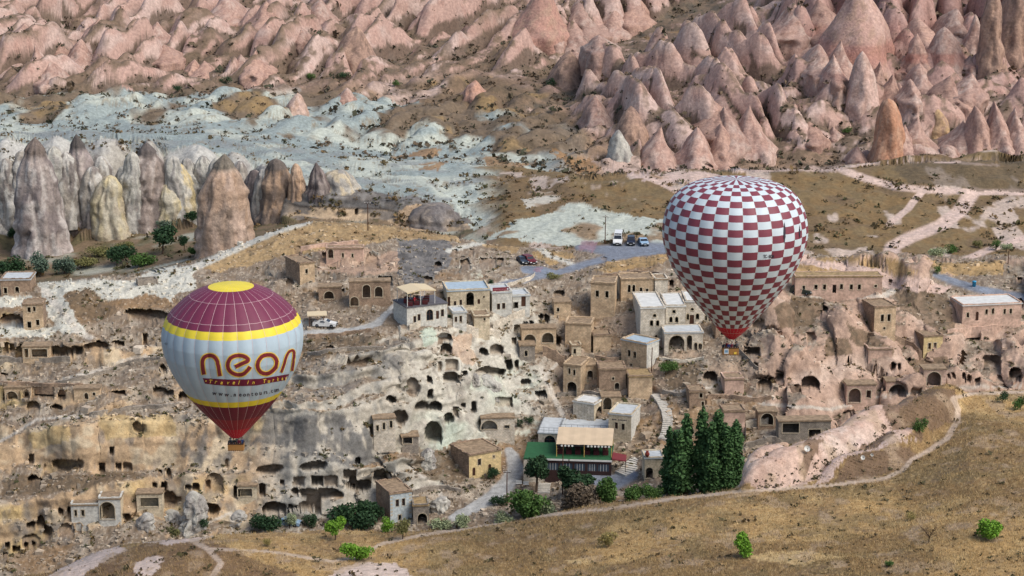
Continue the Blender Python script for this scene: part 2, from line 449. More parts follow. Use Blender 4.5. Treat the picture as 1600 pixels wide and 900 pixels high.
# flat places: roads, car park, paths, terraces stay even
ROAD = [(1060, 388, 9), (1010, 389, 17), (960, 392, 15), (925, 388, 9), (905, 386, 7)]
ROAD2 = [(1000, 394, 10), (945, 405, 9), (905, 416, 8), (870, 426, 7), (840, 432, 7), (800, 441, 7), (770, 449, 6)]
ROAD3 = [(824, 421, 11), (845, 423, 12), (868, 427, 8)]
ROADL = [(470, 520, 6), (520, 518, 6), (560, 514, 6), (590, 506, 7), (600, 494, 6), (612, 482, 5), (622, 474, 4)]
ROADR = [(1462, 430, 5), (1490, 439, 8), (1530, 451, 9), (1570, 460, 9), (1640, 470, 9)]
ROADV = [(712, 808, 11), (740, 793, 13), (770, 776, 13), (795, 752, 14), (806, 730, 14), (800, 712, 10), (795, 702, 7)]
PLAZA = [(880, 742, 12), (920, 748, 14), (960, 752, 18), (985, 742, 12)]
asph = np.zeros(GX.shape)
for pl in (ROAD, ROAD2, ROAD3, ROADR, PLAZA):
    asph = np.maximum(asph, line(pl, 10, 5, 16.5, rough=0.08))
grav = np.maximum(line(ROADL, 6, 5, 15, rough=0.15), line(ROADV, 12, 4.8, 12, rough=0.2))
TERR = poly([(615, 470), (640, 448), (760, 440), (830, 470), (830, 492), (760, 512), (640, 510)], t0=5, t1=15) * 0.8
D *= 1 - np.clip(asph + 0.8 * grav + 0.75 * TERR, 0, 1)

GX += D * nx0; GY += D * ny0; GZ += D * nz0
GU, GV = project(GX, GY, GZ)

# ---- caves, doorways and windows cut into the rock: (u, v, w, h, shape, depth)
CAVES = """18 501 33 17 a 3|230 494 60 15 o 4|227 532 6 15 r 3|9 544 7 15 r 3|19 544 7 10 r 3|30 551 10 22 r 3|61 549 27 14 r 4|92 550 30 12 o 4|120 548 18 12 o 4|152 542 36 13 o 4
185 537 18 8 o 3|255 576 9 9 a 3|6 588 10 8 o 3|41 617 8 11 a 3|67 614 30 15 r 4|97 617 10 13 a 3|135 618 6 11 a 3|184 616 25 7 o 3|265 615 12 9 o 3|292 619 22 12 a 4|250 614 20 12 o 2|18 617 22 14 a 2
52 635 18 12 a 2|89 637 15 7 o 3|49 718 6 12 r 2|53 751 17 12 a 4|103 727 34 16 o 3|125 726 8 10 o 2|175 705 5 9 r 3|159 732 7 12 r 3|185 729 6 7 r 2|199 729 12 8 r 1.5|250 738 5 6 r 2|264 741 6 13 r 3
242 759 5 6 r 2|256 761 6 11 r 3|294 762 8 5 o 2|306 762 8 10 r 3|325 762 6 10 r 3|335 755 26 28 a 1.6|383 769 32 15 r 3|234 784 32 15 r 4|265 780 20 20 a 2.5|279 781 6 7 r 3|331 796 20 14 o 4|354 726 5 12 r 1
217 669 16 12 o 1.6|109 800 5 11 r 3|95 800 5 8 r 3|64 817 11 17 a 3|44 823 4 8 r 3|51 822 5 10 r 3|75 832 13 16 o 4|104 830 22 20 a 1.2|123 827 6 14 r 3|133 829 7 10 r 3|197 808 13 8 o 3
12 853 6 8 r 3|26 859 9 7 r 3|41 856 6 8 r 3|53 854 5 6 r 3|8 870 8 7 r 3|49 846 27 17 a 1
421 734 36 12 o 2.5|491 729 36 14 o 3.5|496 752 16 14 r 4|517 752 18 14 r 1.2|547 743 17 14 r 2.5|467 753 16 12 r 1.2|410 766 9 17 r 3|461 770 8 11 r 3|441 755 5 6 r 2|500 772 62 14 o 3.5|429 794 34 16 a 4
484 791 33 14 a 4|497 792 9 22 r 4|561 759 36 18 o 4|596 746 26 14 o 4|559 721 6 9 r 3|454 794 6 8 r 3|659 635 19 12 a 4|680 635 18 12 a 4|626 652 18 17 o 3|589 668 5 10 r 2|596 665 6 12 r 2
609 662 5 12 r 3|677 676 24 30 a 4|712 644 7 14 r 1.5|740 637 6 14 r 3|701 654 13 13 o 3|764 662 27 15 o 4|792 666 7 5 r 2|787 629 24 13 r 1.2|637 684 18 13 o 3|611 625 13 9 o 3|581 674 5 14 r 1.5|724 634 5 5 r 2|636 706 14 6 o 2
695 528 20 12 a 3|697 545 16 13 a 3|706 571 17 15 r 1.3|704 590 21 15 a 4|726 583 7 6 o 2|756 550 11 10 o 4|776 547 19 14 a 2|767 581 42 12 o 3|795 570 9 15 o 4|807 570 5 10 r 3|812 516 16 13 r 3
821 509 5 9 r 3|830 508 5 9 r 3|827 534 25 15 a 3.5|803 534 6 10 r 2|862 531 24 19 a 4|671 594 6 9 r 3|672 616 6 11 r 3|687 572 5 10 r 1|845 616 15 7 o 3|645 605 18 20 o 1.4|784 511 5 6 r 2|720 591 5 7 r 2
453 441 10 9 a 3|514 460 16 13 a 4|536 455 5 5 o 2|554 470 14 15 a 2.5|573 454 13 22 a 2|592 454 13 18 a 2.5|602 440 19 11 r 4|581 408 18 20 a 1.2|727 413 14 13 a 4|762 412 24 13 r 4|782 410 8 9 r 3
684 415 10 7 o 3|669 437 12 8 o 2|560 566 30 12 o 1.5|516 544 10 4 o 1.5|507 400 5 9 r 2|710 395 6 7 r 2|736 394 5 8 r 2|466 393 10 14 a 1|665 350 6 10 r 3|650 347 10 9 r 1|557 331 4 7 r 2
845 496 6 7 o 3|854 499 7 11 o 3|879 497 9 7 o 3|869 494 4 4 o 2|931 491 7 10 a 3|873 460 14 8 o 2.5|944 405 8 5 o 2|1049 444 6 10 r 3|1110 590 19 15 a 3.5|1096 617 6 8 r 2|1101 630 4 7 r 2|1194 601 18 13 a 3.5
1176 550 20 12 r 4|821 597 14 6 o 2.5|948 626 14 20 a 3|963 634 5 9 r 2|984 636 10 5 o 2|929 539 9 20 a 3|1181 572 5 7 r 2|1185 507 16 10 r 1.3|1244 451 6 12 r 2
1290 483 6 7 o 3|1267 527 12 12 o 1.3|1327 565 7 7 o 3|1266 599 25 18 a 4|1245 610 12 16 a 2.5|1219 587 10 11 o 3|1202 600 8 10 a 3|1335 617 20 22 a 4|1357 616 8 12 r 3|1401 608 28 20 a 4|1431 613 14 8 r 1
1459 590 22 22 a 3|1395 573 8 10 o 4|1421 563 5 5 r 2|1405 573 4 6 o 2|1490 586 4 5 r 2|1506 589 4 7 r 2|1514 590 4 5 r 2|1482 588 4 5 r 2|1528 596 7 11 o 3|1586 585 18 17 a 3|1520 525 20 14 r 1.8|1550 563 24 12 r 2
1391 441 5 5 o 2|1594 440 6 9 r 3|1594 474 10 12 a 3|1198 653 22 18 a 4|1234 667 27 14 r 4|1272 678 19 13 r 4|1325 648 17 8 o 4|1205 692 8 10 o 3|1357 630 7 7 r 3"""
CAVES = [c.split() for ln in CAVES.split('\n') for c in ln.split('|')]
CAVEM = np.zeros(GX.shape)
for cu, cv, cw, ch, shp, dep in CAVES:
    cu, cv, cw, ch, dep = float(cu), float(cv), float(cw) * 1.1 + .8, float(ch) * 1.12 + .8, float(dep) * 1.35
    sel = (np.abs(GU - cu) < cw * 0.75) & (np.abs(GV - cv) < ch * 0.85) & (T > 4.9) & (T < 18.3)
    if not sel.any():
        continue
    a = (GU[sel] - cu) / (cw / 2); b = (GV[sel] - cv) / (ch / 2)          # b < 0 is up
    if shp == 'r':
        inside = (np.abs(a) < 1) & (np.abs(b) < 1)
    elif shp == 'a':
        top = np.sqrt(np.clip(1 - a * a, 0, 1))
        inside = (np.abs(a) < 1) & (b < 1) & (b > 0.1 - 1.1 * top)
    else:
        aw = a + 0.12 * np.sin(b * 3 + cu); bw = b * (1.0 + 0.15 * np.sin(cu)) + 0.16 * np.sin(a * 2.6 + cv) - 0.1 * (b > 0) * b
        inside = (np.abs(aw) ** 2.6 + np.abs(bw) ** 2.6) < 1
    w = inside.astype(float)
    full = CAVEM[sel]
    CAVEM[sel] = np.maximum(full, w * dep)
# floors slope in gently, the back wall is uneven
push = CAVEM * (1.0 + 0.35 * n_big)
GY += push
GX += push * GX / GY
GZ += np.where(CAVEM > 0, -0.12 * push, 0)
CAVE_IN = CAVEM > 0

# ------------------------------------------------------------------ ground colours (albedo by what the ground is made of)
C = np.zeros(GX.shape + (3,))
def mix(m, c, amt=1.0):
    global C
    m = np.clip(np.asarray(m, float) * amt, 0, 1)[..., None]
    C = C * (1 - m) + np.asarray(c) * m
pa = fbm2(GX / 9.0, GY / 9.0, 101, 4)
pb = fbm3(GX / 3.0, GY / 3.0, GZ / 3.0, 103, 3)
pc = fbm3(GX / 0.9, GY / 0.9, GZ / 0.9, 105, 2)
pd = n3(GX / 0.3, GY / 0.3, GZ / 0.3, 107)
pe = fbm3(GX / 14.0, GY / 14.0, GZ / 6.0, 109, 3)
ph = fbm3(GX / 1.6, GY / 1.6, GZ / 5.0, 111, 3)      # vertical streaks

GOLD, STRAW, DRY, BROWN = colr(184, 152, 102), colr(206, 180, 132), colr(158, 130, 90), colr(116, 96, 72)
PINK, PINKW, ROSE, TAN = colr(187, 156, 142), colr(201, 178, 166), colr(166, 126, 112), colr(184, 158, 126)
WHITE, BLUEW, GREYR, DARKR = colr(190, 194, 180), colr(150, 160, 156), colr(150, 147, 138), colr(84, 82, 80)
RUBB, RUBL, SCRUB, OLIVE = colr(134, 119, 102), colr(174, 162, 144), colr(94, 82, 66), colr(124, 106, 76)
PATH, ASPH, GRAV = colr(200, 180, 160), colr(124, 130, 140), colr(178, 178, 174)
YELR, GREENR = colr(196, 170, 118), colr(186, 196, 178)

# near hill: dry grass
mix(1.0 * in_hill, DRY)
mix(in_hill * sstep(0.38, 0.62, pa), GOLD, 0.75)
mix(in_hill * sstep(0.5, 0.7, pb), STRAW, 0.55)
mix(in_hill * sstep(0.5, 0.62, fbm2(GX / 22.0, GY / 22.0, 171, 4)), colr(120, 96, 64), 0.75)
mix(in_hill * sstep(0.56, 0.66, fbm2(GX / 5.0, GY / 7.0, 173, 3)), colr(118, 104, 72), 0.5)
mix(in_hill * sstep(0.55, 0.72, 1 - pb) * sstep(0.4, 0.6, pc), BROWN, 0.7)
mix(in_hill * sstep(0.62, 0.8, pd), STRAW, 0.35)
mix(poly([(0, 930), (0, 905), (90, 890), (240, 845), (330, 848), (420, 880), (480, 905), (300, 930)], t1=3.2), colr(112, 88, 68), 0.75)
PALE = np.zeros(GX.shape)
for pg in ([(70, 910), (96, 884), (130, 862), (158, 852), (190, 850), (200, 862), (165, 874), (140, 892), (120, 912)], [(210, 880), (245, 866), (258, 872), (236, 900), (206, 904)],
           [(215, 845), (262, 838), (320, 838), (300, 850), (262, 856)], [(500, 905), (560, 878), (620, 880), (650, 905)]):
    m = poly(pg, t1=3.2); PALE = np.maximum(PALE, m); mix(m, colr(214, 194, 180), 0.92)
# pink outcrop
opoly = poly([(1150, 765), (1165, 735), (1195, 690), (1260, 684), (1340, 648), (1400, 622), (1455, 612), (1440, 640), (1400, 670), (1425, 705), (1360, 720), (1250, 757), (1200, 764)], t0=2.02, t1=3.3)
mix(opoly, colr(200, 172, 154))
mix(opoly * sstep(0.45, 0.65, pe), colr(212, 192, 176), 0.8); mix(opoly * sstep(0.52, 0.66, ph), colr(178, 146, 128), 0.5)
mix(poly([(1340, 705), (1420, 700), (1432, 706), (1340, 728), (1290, 752), (1268, 756)], t1=3.2), PINKW, 0.9)
for pg in ([(1250, 742), (1262, 712), (1295, 700), (1312, 702), (1280, 728), (1256, 748)], [(1378, 640), (1440, 622), (1492, 622), (1488, 660), (1455, 690), (1390, 690), (1372, 668)],
           [(1330, 716), (1370, 694), (1440, 690), (1440, 703), (1390, 708), (1340, 724)], [(1300, 752), (1340, 728), (1420, 712), (1440, 718), (1400, 738), (1330, 754)]):
    mix(poly(pg, t0=1.9, t1=3.3), colr(118, 96, 76), 0.9)
HPATH = [(300, 832, 3), (430, 828, 3), (470, 832, 2)], [(560, 870, 3), (600, 848, 4), (650, 838, 4), (740, 823, 4), (830, 807, 4), (950, 795, 4), (1060, 778, 4), (1160, 768, 4), (1300, 758, 4), (1380, 748, 4), (1410, 735, 4), (1425, 718, 4), (1450, 705, 5), (1480, 685, 5), (1495, 660, 5), (1497, 640, 5), (1490, 622, 5), (1520, 615, 4), (1600, 613, 4)], \
        [(330, 905, 5), (345, 880, 5), (325, 858, 5), (300, 845, 6), (330, 838, 4)], [(330, 858, 3), (420, 862, 3), (520, 878, 4), (560, 870, 4)]
for hp in HPATH:
    mix(line(hp, 4, 0, 3.3, 0.15), PATH, 0.8)
mix(poly([(1160, 870), (1260, 860), (1330, 872), (1260, 884)], t1=2) + poly([(880, 872), (930, 866), (920, 882)], t1=2), STRAW, 0.7)
mix((T < 3) * sstep(.62, .7, fbm2(GX / 3.0, GY / 4.0, 185, 3)), colr(172, 150, 124), 0.6)
mix((T >= 3.0) & (T < 5), SCRUB)
mix(T >= 15.2, colr(150, 126, 104)); mix((T >= 19.9) * sstep(0.5, 0.62, pe), PINKW, 0.7); mix((T >= 19.9) * sstep(0.5, 0.6, pb), SCRUB, 0.6)

# village: rock where steep, rubble and dry soil where flatter
vi = in_vill * 1.0
mix(vi, RUBB)
mix(vi * sstep(0.48, 0.66, pb), RUBL, 0.65)
mix(vi * sstep(0.52, 0.7, 1 - pc), BROWN, 0.55)
mix(vi * sstep(0.66, 0.82, pd), colr(200, 190, 172), 0.4)
mix(vi * sstep(0.56, 0.68, pe) * (1 - pinkside), colr(150, 116, 74), 0.5)
STEEP2 = 1 - np.clip(grid_normals(GX, GY, GZ)[2], 0, 1)
rock = vi * sstep(0.12, 0.28, 0.55 * STEEP + 0.45 * STEEP2 + 0.3 * n_big + 0.06 * pinkside)
rl = (1 - sstep(380, 470, GU + 60 * n_big)); rc = sstep(380, 470, GU + 60 * n_big) * (1 - sstep(600, 680, GU + 60 * n_big))
rw = sstep(600, 680, GU + 60 * n_big) * (1 - sstep(830, 900, GU)); rb = sstep(830, 900, GU) * (1 - pinkside)
mix(rock * rl, TAN); mix(rock * rl * sstep(0.5, 0.64, pb), colr(200, 184, 156), 0.8); mix(rock * rl * sstep(0.52, 0.68, pe), YELR, 0.8)
mix(rock * rl * sstep(0.55, 0.7, ph), colr(138, 128, 116), 0.7)
mix(rock * rc, colr(186, 178, 162)); mix(rock * rc * sstep(0.44, 0.62, ph), GREYR, 0.8)
mix(rock * rw, colr(196, 190, 174)); mix(rock * rw * sstep(0.5, 0.66, pe), GREENR, 0.8); mix(rock * rw * sstep(0.52, 0.68, ph), colr(156, 148, 136), 0.7)
mix(rock * rb, colr(172, 150, 128)); mix(rock * rb * sstep(0.5, 0.66, pb), colr(150, 138, 124), 0.7)
mix(rock * pinkside, colr(184, 156, 136)); mix(rock * pinkside * sstep(0.5, 0.66, pe), colr(198, 176, 158), 0.8); mix(rock * pinkside * sstep(0.54, 0.66, ph), colr(156, 132, 114), 0.6)
# grey lichen-stained rock
for pg, am in (([(268, 650), (330, 640), (420, 640), (470, 650), (470, 700), (400, 690), (330, 740), (285, 720)], 0.65),
           ([(440, 660), (520, 640), (580, 660), (600, 720), (560, 740), (500, 715), (440, 715)], 0.8), ([(400, 640), (440, 600), (520, 545), (640, 530), (650, 560), (600, 590), (520, 620)], 0.55),
           ([(0, 800), (90, 775), (130, 800), (110, 850), (0, 860)], 0.5), ([(860, 470), (1000, 430), (1020, 440), (900, 500)], 0.3)):
    m = poly(pg, t0=5, t1=15)
    mix(m * sstep(0.42, 0.58, ph), colr(112, 110, 106), am); mix(m * sstep(0.55, 0.68, pc), DARKR, am * 0.7)
mix(poly([(620, 372), (650, 372), (700, 378), (700, 420), (640, 450), (622, 440)], t0=12, t1=15), colr(118, 116, 114), 0.9)
mix(poly([(620, 372), (650, 372), (700, 378), (700, 420), (640, 450), (622, 440)], t0=12, t1=15) * sstep(0.5, 0.62, ph), DARKR, 0.7)
mix(poly([(655, 515), (680, 512), (682, 535), (660, 545)], t0=5, t1=15), GREENR, 0.9)
mix(poly([(705, 525), (740, 520), (745, 560), (725, 580), (705, 560)], t0=5, t1=15), colr(190, 162, 136), 0.7)
mix(poly([(500, 388), (570, 382), (580, 400), (622, 395), (622, 425), (575, 430), (500, 420)], t0=12, t1=15), colr(180, 152, 130), 0.75)
mix(poly([(40, 680), (110, 668), (110, 690), (50, 700)], t0=5, t1=15) + poly([(150, 655), (270, 645), (275, 680), (160, 690)], t0=5, t1=15), YELR, 0.6)
# scrubby tops on the pink side, and dark soil
for pg in ([(1205, 480), (1260, 470), (1290, 480), (1270, 510), (1225, 512)], [(1290, 530), (1330, 525), (1335, 555), (1290, 555)], [(1320, 500), (1365, 530), (1395, 540), (1390, 558), (1340, 540)],
           [(1400, 440), (1480, 450), (1490, 520), (1470, 520), (1440, 500), (1400, 480)], [(1235, 462), (1290, 462), (1300, 474), (1240, 478)], [(1320, 590), (1350, 600), (1340, 620), (1310, 610)],
           [(1420, 560), (1480, 555), (1480, 580), (1430, 590)], [(1040, 560), (1090, 570), (1090, 620), (1040, 630)], [(640, 690), (700, 705), (760, 740), (700, 760), (650, 740)], [(0, 745), (200, 735), (230, 745), (60, 775), (0, 775)],
           [(100, 450), (160, 450), (180, 490), (150, 500), (108, 495)], [(470, 530), (600, 525), (560, 550), (470, 560)]):
    m = poly(pg, t0=5, t1=15)
    mix(m, colr(112, 94, 72), 0.75); mix(m * sstep(0.5, 0.66, pc), SCRUB, 0.7)
# white plateau and footpaths
for pg in ([(50, 432), (130, 436), (200, 440), (260, 410), (300, 418), (310, 450), (270, 470), (230, 460), (170, 470), (140, 450), (100, 460), (120, 500), (140, 525), (90, 520), (70, 470)],
           [(0, 465), (50, 462), (70, 480), (0, 478)], [(0, 508), (110, 510), (80, 525), (0, 525)]):
    mix(poly(pg, t0=9, t1=15.5), colr(206, 204, 190), 0.9)
for ln, w in (([(70, 455), (100, 490), (125, 520), (140, 527)], 7), ([(100, 592), (150, 580), (210, 558), (260, 555)], 4), ([(0, 690), (60, 655), (150, 650)], 3), ([(300, 830), (360, 800), (365, 825)], 3),
              ([(845, 575), (865, 620), (880, 650)], 4), ([(640, 730), (680, 760), (700, 790)], 3), ([(820, 600), (850, 590), (870, 570)], 3), ([(990, 615), (1060, 612), (1110, 605)], 3),
              ([(1170, 620), (1200, 632), (1300, 640), (1340, 630)], 4), ([(1250, 460), (1300, 464), (1380, 462), (1395, 455)], 6), ([(1340, 622), (1420, 616), (1480, 606), (1600, 603)], 3)):
    mix(line(ln, w, 5, 15.5, 0.3), colr(202, 194, 180), 0.75)
# golden grass hill and slopes below the car park
gh = poly([(300, 420), (350, 392), (400, 370), (470, 343), (540, 340), (620, 350), (700, 360), (770, 376), (820, 384), (800, 396), (730, 376), (620, 374), (560, 384), (440, 402), (340, 428)], t0=12.5, t1=15.1)
mix(gh, colr(172, 146, 106), 0.9); mix(gh * sstep(0.45, 0.62, pb), colr(136, 112, 80), 0.7)
for pg in ([(830, 395), (880, 392), (900, 402), (860, 412)], [(960, 405), (1040, 395), (1040, 412), (970, 425), (930, 425)], [(1250, 400), (1400, 405), (1440, 430), (1360, 440), (1240, 425)], [(1440, 408), (1570, 408), (1570, 428), (1470, 432)]):
    m = poly(pg, t0=12, t1=15.5); mix(m, GOLD, 0.75); mix(m * sstep(0.45, 0.62, pb), OLIVE, 0.6)
mix(poly([(1250, 398), (1330, 412), (1400, 430), (1490, 448), (1470, 460), (1400, 452), (1330, 430), (1245, 412)], t0=12, t1=15.5), colr(208, 182, 168), 0.85)
for ln, w in (([(300, 420), (350, 398), (420, 365), (480, 346)], 8), ([(760, 378), (730, 384), (700, 392)], 5), ([(838, 384), (860, 400), (900, 415)], 5)):
    mix(line(ln, w, 12, 15.5, 0.2), colr(206, 204, 192), 0.85)

# valley of the chimneys
cv = ((T > 15.15) & (T < 18.2) & (GU < 760)) * 1.0
mix(cv, colr(124, 106, 84)); mix(cv * sstep(0.45, 0.6, pb), colr(86, 84, 56), 0.7); mix(cv * sstep(0.58, 0.7, pe) * (T < 17), WHITE, 0.6)
wall_ = ((T > 17.05) & (T < 18.2) & (GU < 450)) * 1.0
mix(wall_, colr(178, 172, 160)); mix(wall_ * sstep(0.46, 0.62, ph), colr(122, 116, 112), 0.8); mix(wall_ * sstep(0.5, 0.68, pe), colr(190, 188, 180), 0.8)
lw = lay * (T > 17.02)
mix(lw, colr(184, 162, 134)); mix(lw * sstep(0.5, 0.6, fbm3(GX / 9, GY / 9, GZ / 1.2, 131, 3)), colr(104, 100, 96), 0.85)
mix(lw * sstep(17.42, 17.5, T), colr(96, 94, 92), 0.9); mix(lw * sstep(17.42, 17.5, T) * sstep(.5, .64, ph), colr(140, 136, 130), 0.7)
mix(lw * np.exp(-((T - 17.45) / .03) ** 2), colr(52, 46, 42), 0.9)
mix(poly([(620, 330), (650, 318), (672, 330), (668, 362), (620, 356)], t0=15.2, t1=18.3), colr(186, 160, 130), 0.9)
# blue-white tuff slabs
sl = ((T >= 18.1) & (T < 21.6)) * (1 - sstep(830, 930, GU + 40 * n_big))
mix(sl, BLUEW); mix(sl * sstep(0.48, 0.6, pe), WHITE, 0.85)
mix(sl * sstep(0.5, 0.62, fbm3(GX / 12, GY / 5, GZ / 3, 141, 3)) * sstep(20.3, 19.6, T), colr(138, 142, 140), 0.8)
mix(sl * sstep(0.3, 0.5, 1 - np.clip(grid_normals(GX, GY, GZ)[2], 0, 1)), colr(150, 144, 128), 0.7)
mix(sl * sstep(0.56, 0.66, pb) * sstep(0.45, 0.55, pc), colr(128, 112, 88), 0.6)
scr = ((T >= 20.1) & (T < 22.6)) * (1 - sstep(850, 960, GU)) * 1.0
m_s = sstep(0.48, 0.58, fbm2(GX / 16, GY / 26, 151, 4) + 0.14 * sstep(20.4, 21.6, T) - 0.09)
mix(scr * m_s, colr(116, 98, 78), 0.95); mix(scr * m_s * sstep(0.5, 0.64, pb), SCRUB, 0.7); mix(scr * m_s * sstep(0.58, 0.7, pa), colr(156, 130, 88), 0.6)
for pg in ([(640, 235), (700, 232), (672, 245), (610, 245)], [(660, 255), (700, 252), (690, 266), (655, 262)], [(760, 244), (830, 256), (800, 262), (750, 252)], [(860, 238), (920, 245), (945, 265), (900, 268)]):
    mix(poly(pg, t0=18, t1=22), colr(150, 116, 78), 0.85)
wh = poly([(690, 300), (740, 290), (790, 284), (830, 290), (800, 320), (780, 360), (740, 362), (720, 330)], t0=15.2, t1=19.5)
mix(wh, colr(190, 196, 184), 0.95)
# right hills
rh = ((T > 15.1) & (T < 19.9)) * sstep(735, 800, GU + 60 * n_big)
mix(rh, OLIVE); mix(rh * sstep(0.42, 0.6, pb), colr(128, 104, 70), 0.8); mix(rh * sstep(0.52, 0.64, pa), BROWN, 0.7)
mix(rh * sstep(0.63, 0.7, fbm2(GX / 7, GY / 16, 161, 4)), colr(200, 182, 168), 0.8)
for pg, c_ in (([(760, 372), (810, 345), (860, 332), (900, 312), (930, 325), (1000, 338), (1040, 345), (1040, 380), (960, 376), (900, 382), (830, 378)], colr(188, 194, 182)),
               ([(815, 310), (850, 300), (880, 305), (860, 318), (825, 325)], colr(196, 190, 176)), ([(980, 268), (1040, 272), (1100, 268), (1160, 275), (1100, 290), (1040, 285), (985, 278)], PINKW)):
    m = poly(pg, t0=15.05, t1=19.9); mix(m, c_, 0.9); mix(m * sstep(0.56, 0.68, pa), colr(140, 112, 80), 0.85)
for ln, w in (([(1150, 264), (1250, 262), (1310, 264), (1350, 278), (1400, 292), (1450, 297), (1520, 300), (1620, 300)], 8), ([(1520, 300), (1500, 330), (1470, 352), (1420, 372), (1395, 385), (1392, 402)], 13),
              ([(1440, 300), (1420, 325), (1390, 350)], 6), ([(1330, 260), (1370, 254), (1430, 250), (1470, 253), (1560, 258)], 3), ([(1000, 272), (1060, 300), (1100, 310)], 4), ([(1600, 372), (1540, 392), (1500, 410)], 7)):
    mix(line(ln, w, 14.9, 19.95, 0.12), colr(208, 184, 170), 0.95)
dk = poly([(1390, 262), (1440, 253), (1600, 254), (1600, 296), (1480, 294), (1420, 288)], t0=15, t1=19.95)
mix(dk, colr(96, 84, 66), 0.7)

# far pink rock country
fz = ((T >= 21.0) * 1.0) * np.maximum(sstep(6, -22, GV - np.interp(GU, [0, 400, 520, 640, 760, 860, 930, 1000, 1600], [168, 152, 140, 130, 118, 150, 225, 262, 262])), 0)
fz = np.where(T > 23.5, 1.0, fz)
slope_n = grid_normals(GX, GY, GZ)[2]
flatv = sstep(0.74, 0.9, slope_n)
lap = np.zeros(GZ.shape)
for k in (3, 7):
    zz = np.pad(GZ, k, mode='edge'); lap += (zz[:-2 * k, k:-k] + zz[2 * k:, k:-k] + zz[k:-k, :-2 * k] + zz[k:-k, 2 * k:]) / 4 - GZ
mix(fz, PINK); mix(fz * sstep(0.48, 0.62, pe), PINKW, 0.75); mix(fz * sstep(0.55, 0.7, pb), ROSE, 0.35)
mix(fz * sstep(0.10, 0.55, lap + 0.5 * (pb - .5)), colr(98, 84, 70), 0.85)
mix(fz * sstep(0.52, 0.62, fbm2((GX * .9 - GY * .44) / 9.0, (GX * .44 + GY * .9) / 60.0, 183, 4)) * (GU < 860) * sstep(.3, .6, slope_n), colr(120, 102, 84), 0.8)
band = 0.6 * np.exp(-((GZ - 44 - 2.0 * (pe - 0.5)) / 2.2) ** 2) * sstep(1210, 1300, GU)
mix(fz * band, colr(172, 112, 98), 0.6)
mix(fz * sstep(1150, 1350, GU) * (1 - sstep(90, 180, GV)), colr(168, 132, 122), 0.65)
mix(fz * flatv * sstep(0.3, 0.46, pb), colr(118, 100, 80), 0.85); mix(fz * sstep(.52, .62, fbm3(GX / 2.2, GY / 5.0, GZ / 4.0, 181, 3)) * sstep(.5, .75, slope_n), colr(112, 96, 78), 0.7); mix(fz * flatv * sstep(0.5, 0.62, pc), SCRUB, 0.6)
# scrub valleys
for pg in ([(800, 165), (860, 120), (905, 100), (990, 60), (1060, 0), (1190, 0), (1110, 60), (1010, 110), (930, 150), (860, 180)], [(560, 115), (620, 90), (720, 50), (800, 0), (870, 0), (760, 62), (660, 112), (600, 130)],
           [(0, 0), (150, 0), (100, 20), (40, 34), (0, 36)], [(310, 130), (400, 110), (480, 95), (480, 106), (400, 124), (320, 142)], [(570, 20), (640, 0), (700, 0), (640, 22), (590, 34)]):
    m = poly(pg, t0=20.5) * (0.08 + 0.92 * sstep(0.7, 0.86, slope_n) * sstep(-.35, -.02, lap)); mix(m, colr(120, 104, 86), 0.9); mix(m * sstep(0.46, 0.6, pb), colr(88, 82, 72), 0.8)
mix(poly([(1000, 62), (1200, 5), (1210, 14), (1060, 76), (1020, 88)], t0=20.5) * sstep(0.7, 0.86, slope_n) * sstep(-.35, -.02, lap), colr(140, 114, 82), 0.85)

# roads
mix(asph, ASPH, 0.97); mix(asph * sstep(0.55, 0.7, pb), colr(140, 150, 164), 0.5)
mix(poly([(905, 378), (935, 378), (925, 392), (900, 390)], t0=12, t1=16.5) + poly([(838, 416), (852, 416), (850, 424), (838, 424)], t0=12, t1=16.5), colr(156, 124, 134), 0.7)
mix(grav, GRAV, 0.9)
# natural variation of every surface
C *= (0.84 + 0.22 * pc + 0.10 * pd)[..., None]
mix(CAVE_IN * 1.0, C * 0.0 + colr(150, 128, 106), 0.5)
C = np.clip(C, 0.01, 0.85)

# ------------------------------------------------------------------ materials
def new_mat(name):
    m = bpy.data.materials.new(name); m.use_nodes = True
    nt = m.node_tree; nt.nodes.clear()
    out = nt.nodes.new('ShaderNodeOutputMaterial'); b = nt.nodes.new('ShaderNodeBsdfPrincipled')
    nt.links.new(b.outputs[0], out.inputs[0])
    b.inputs['Roughness'].default_value = 0.9
    try: b.inputs['Specular IOR Level'].default_value = 0.25
    except KeyError: pass
    return m, nt, b

def nd(nt, t, **kw):
    n = nt.nodes.new(t)
    for k, v in kw.items(): setattr(n, k, v)
    return n

def noise_mul(nt, colsock, scale, lo, hi, coord, detail=4):
    nz = nd(nt, 'ShaderNodeTexNoise'); nz.inputs['Scale'].default_value = scale; nz.inputs['Detail'].default_value = detail
    nt.links.new(coord, nz.inputs['Vector'])
    mr = nd(nt, 'ShaderNodeMapRange'); mr.inputs[1].default_value = 0.3; mr.inputs[2].default_value = 0.7
    mr.inputs[3].default_value = lo; mr.inputs[4].default_value = hi
    nt.links.new(nz.outputs[0], mr.inputs[0])
    vm = nd(nt, 'ShaderNodeVectorMath', operation='SCALE')
    nt.links.new(colsock, vm.inputs[0]); nt.links.new(mr.outputs[0], vm.inputs['Scale'])
    return vm.outputs[0], nz.outputs[0]

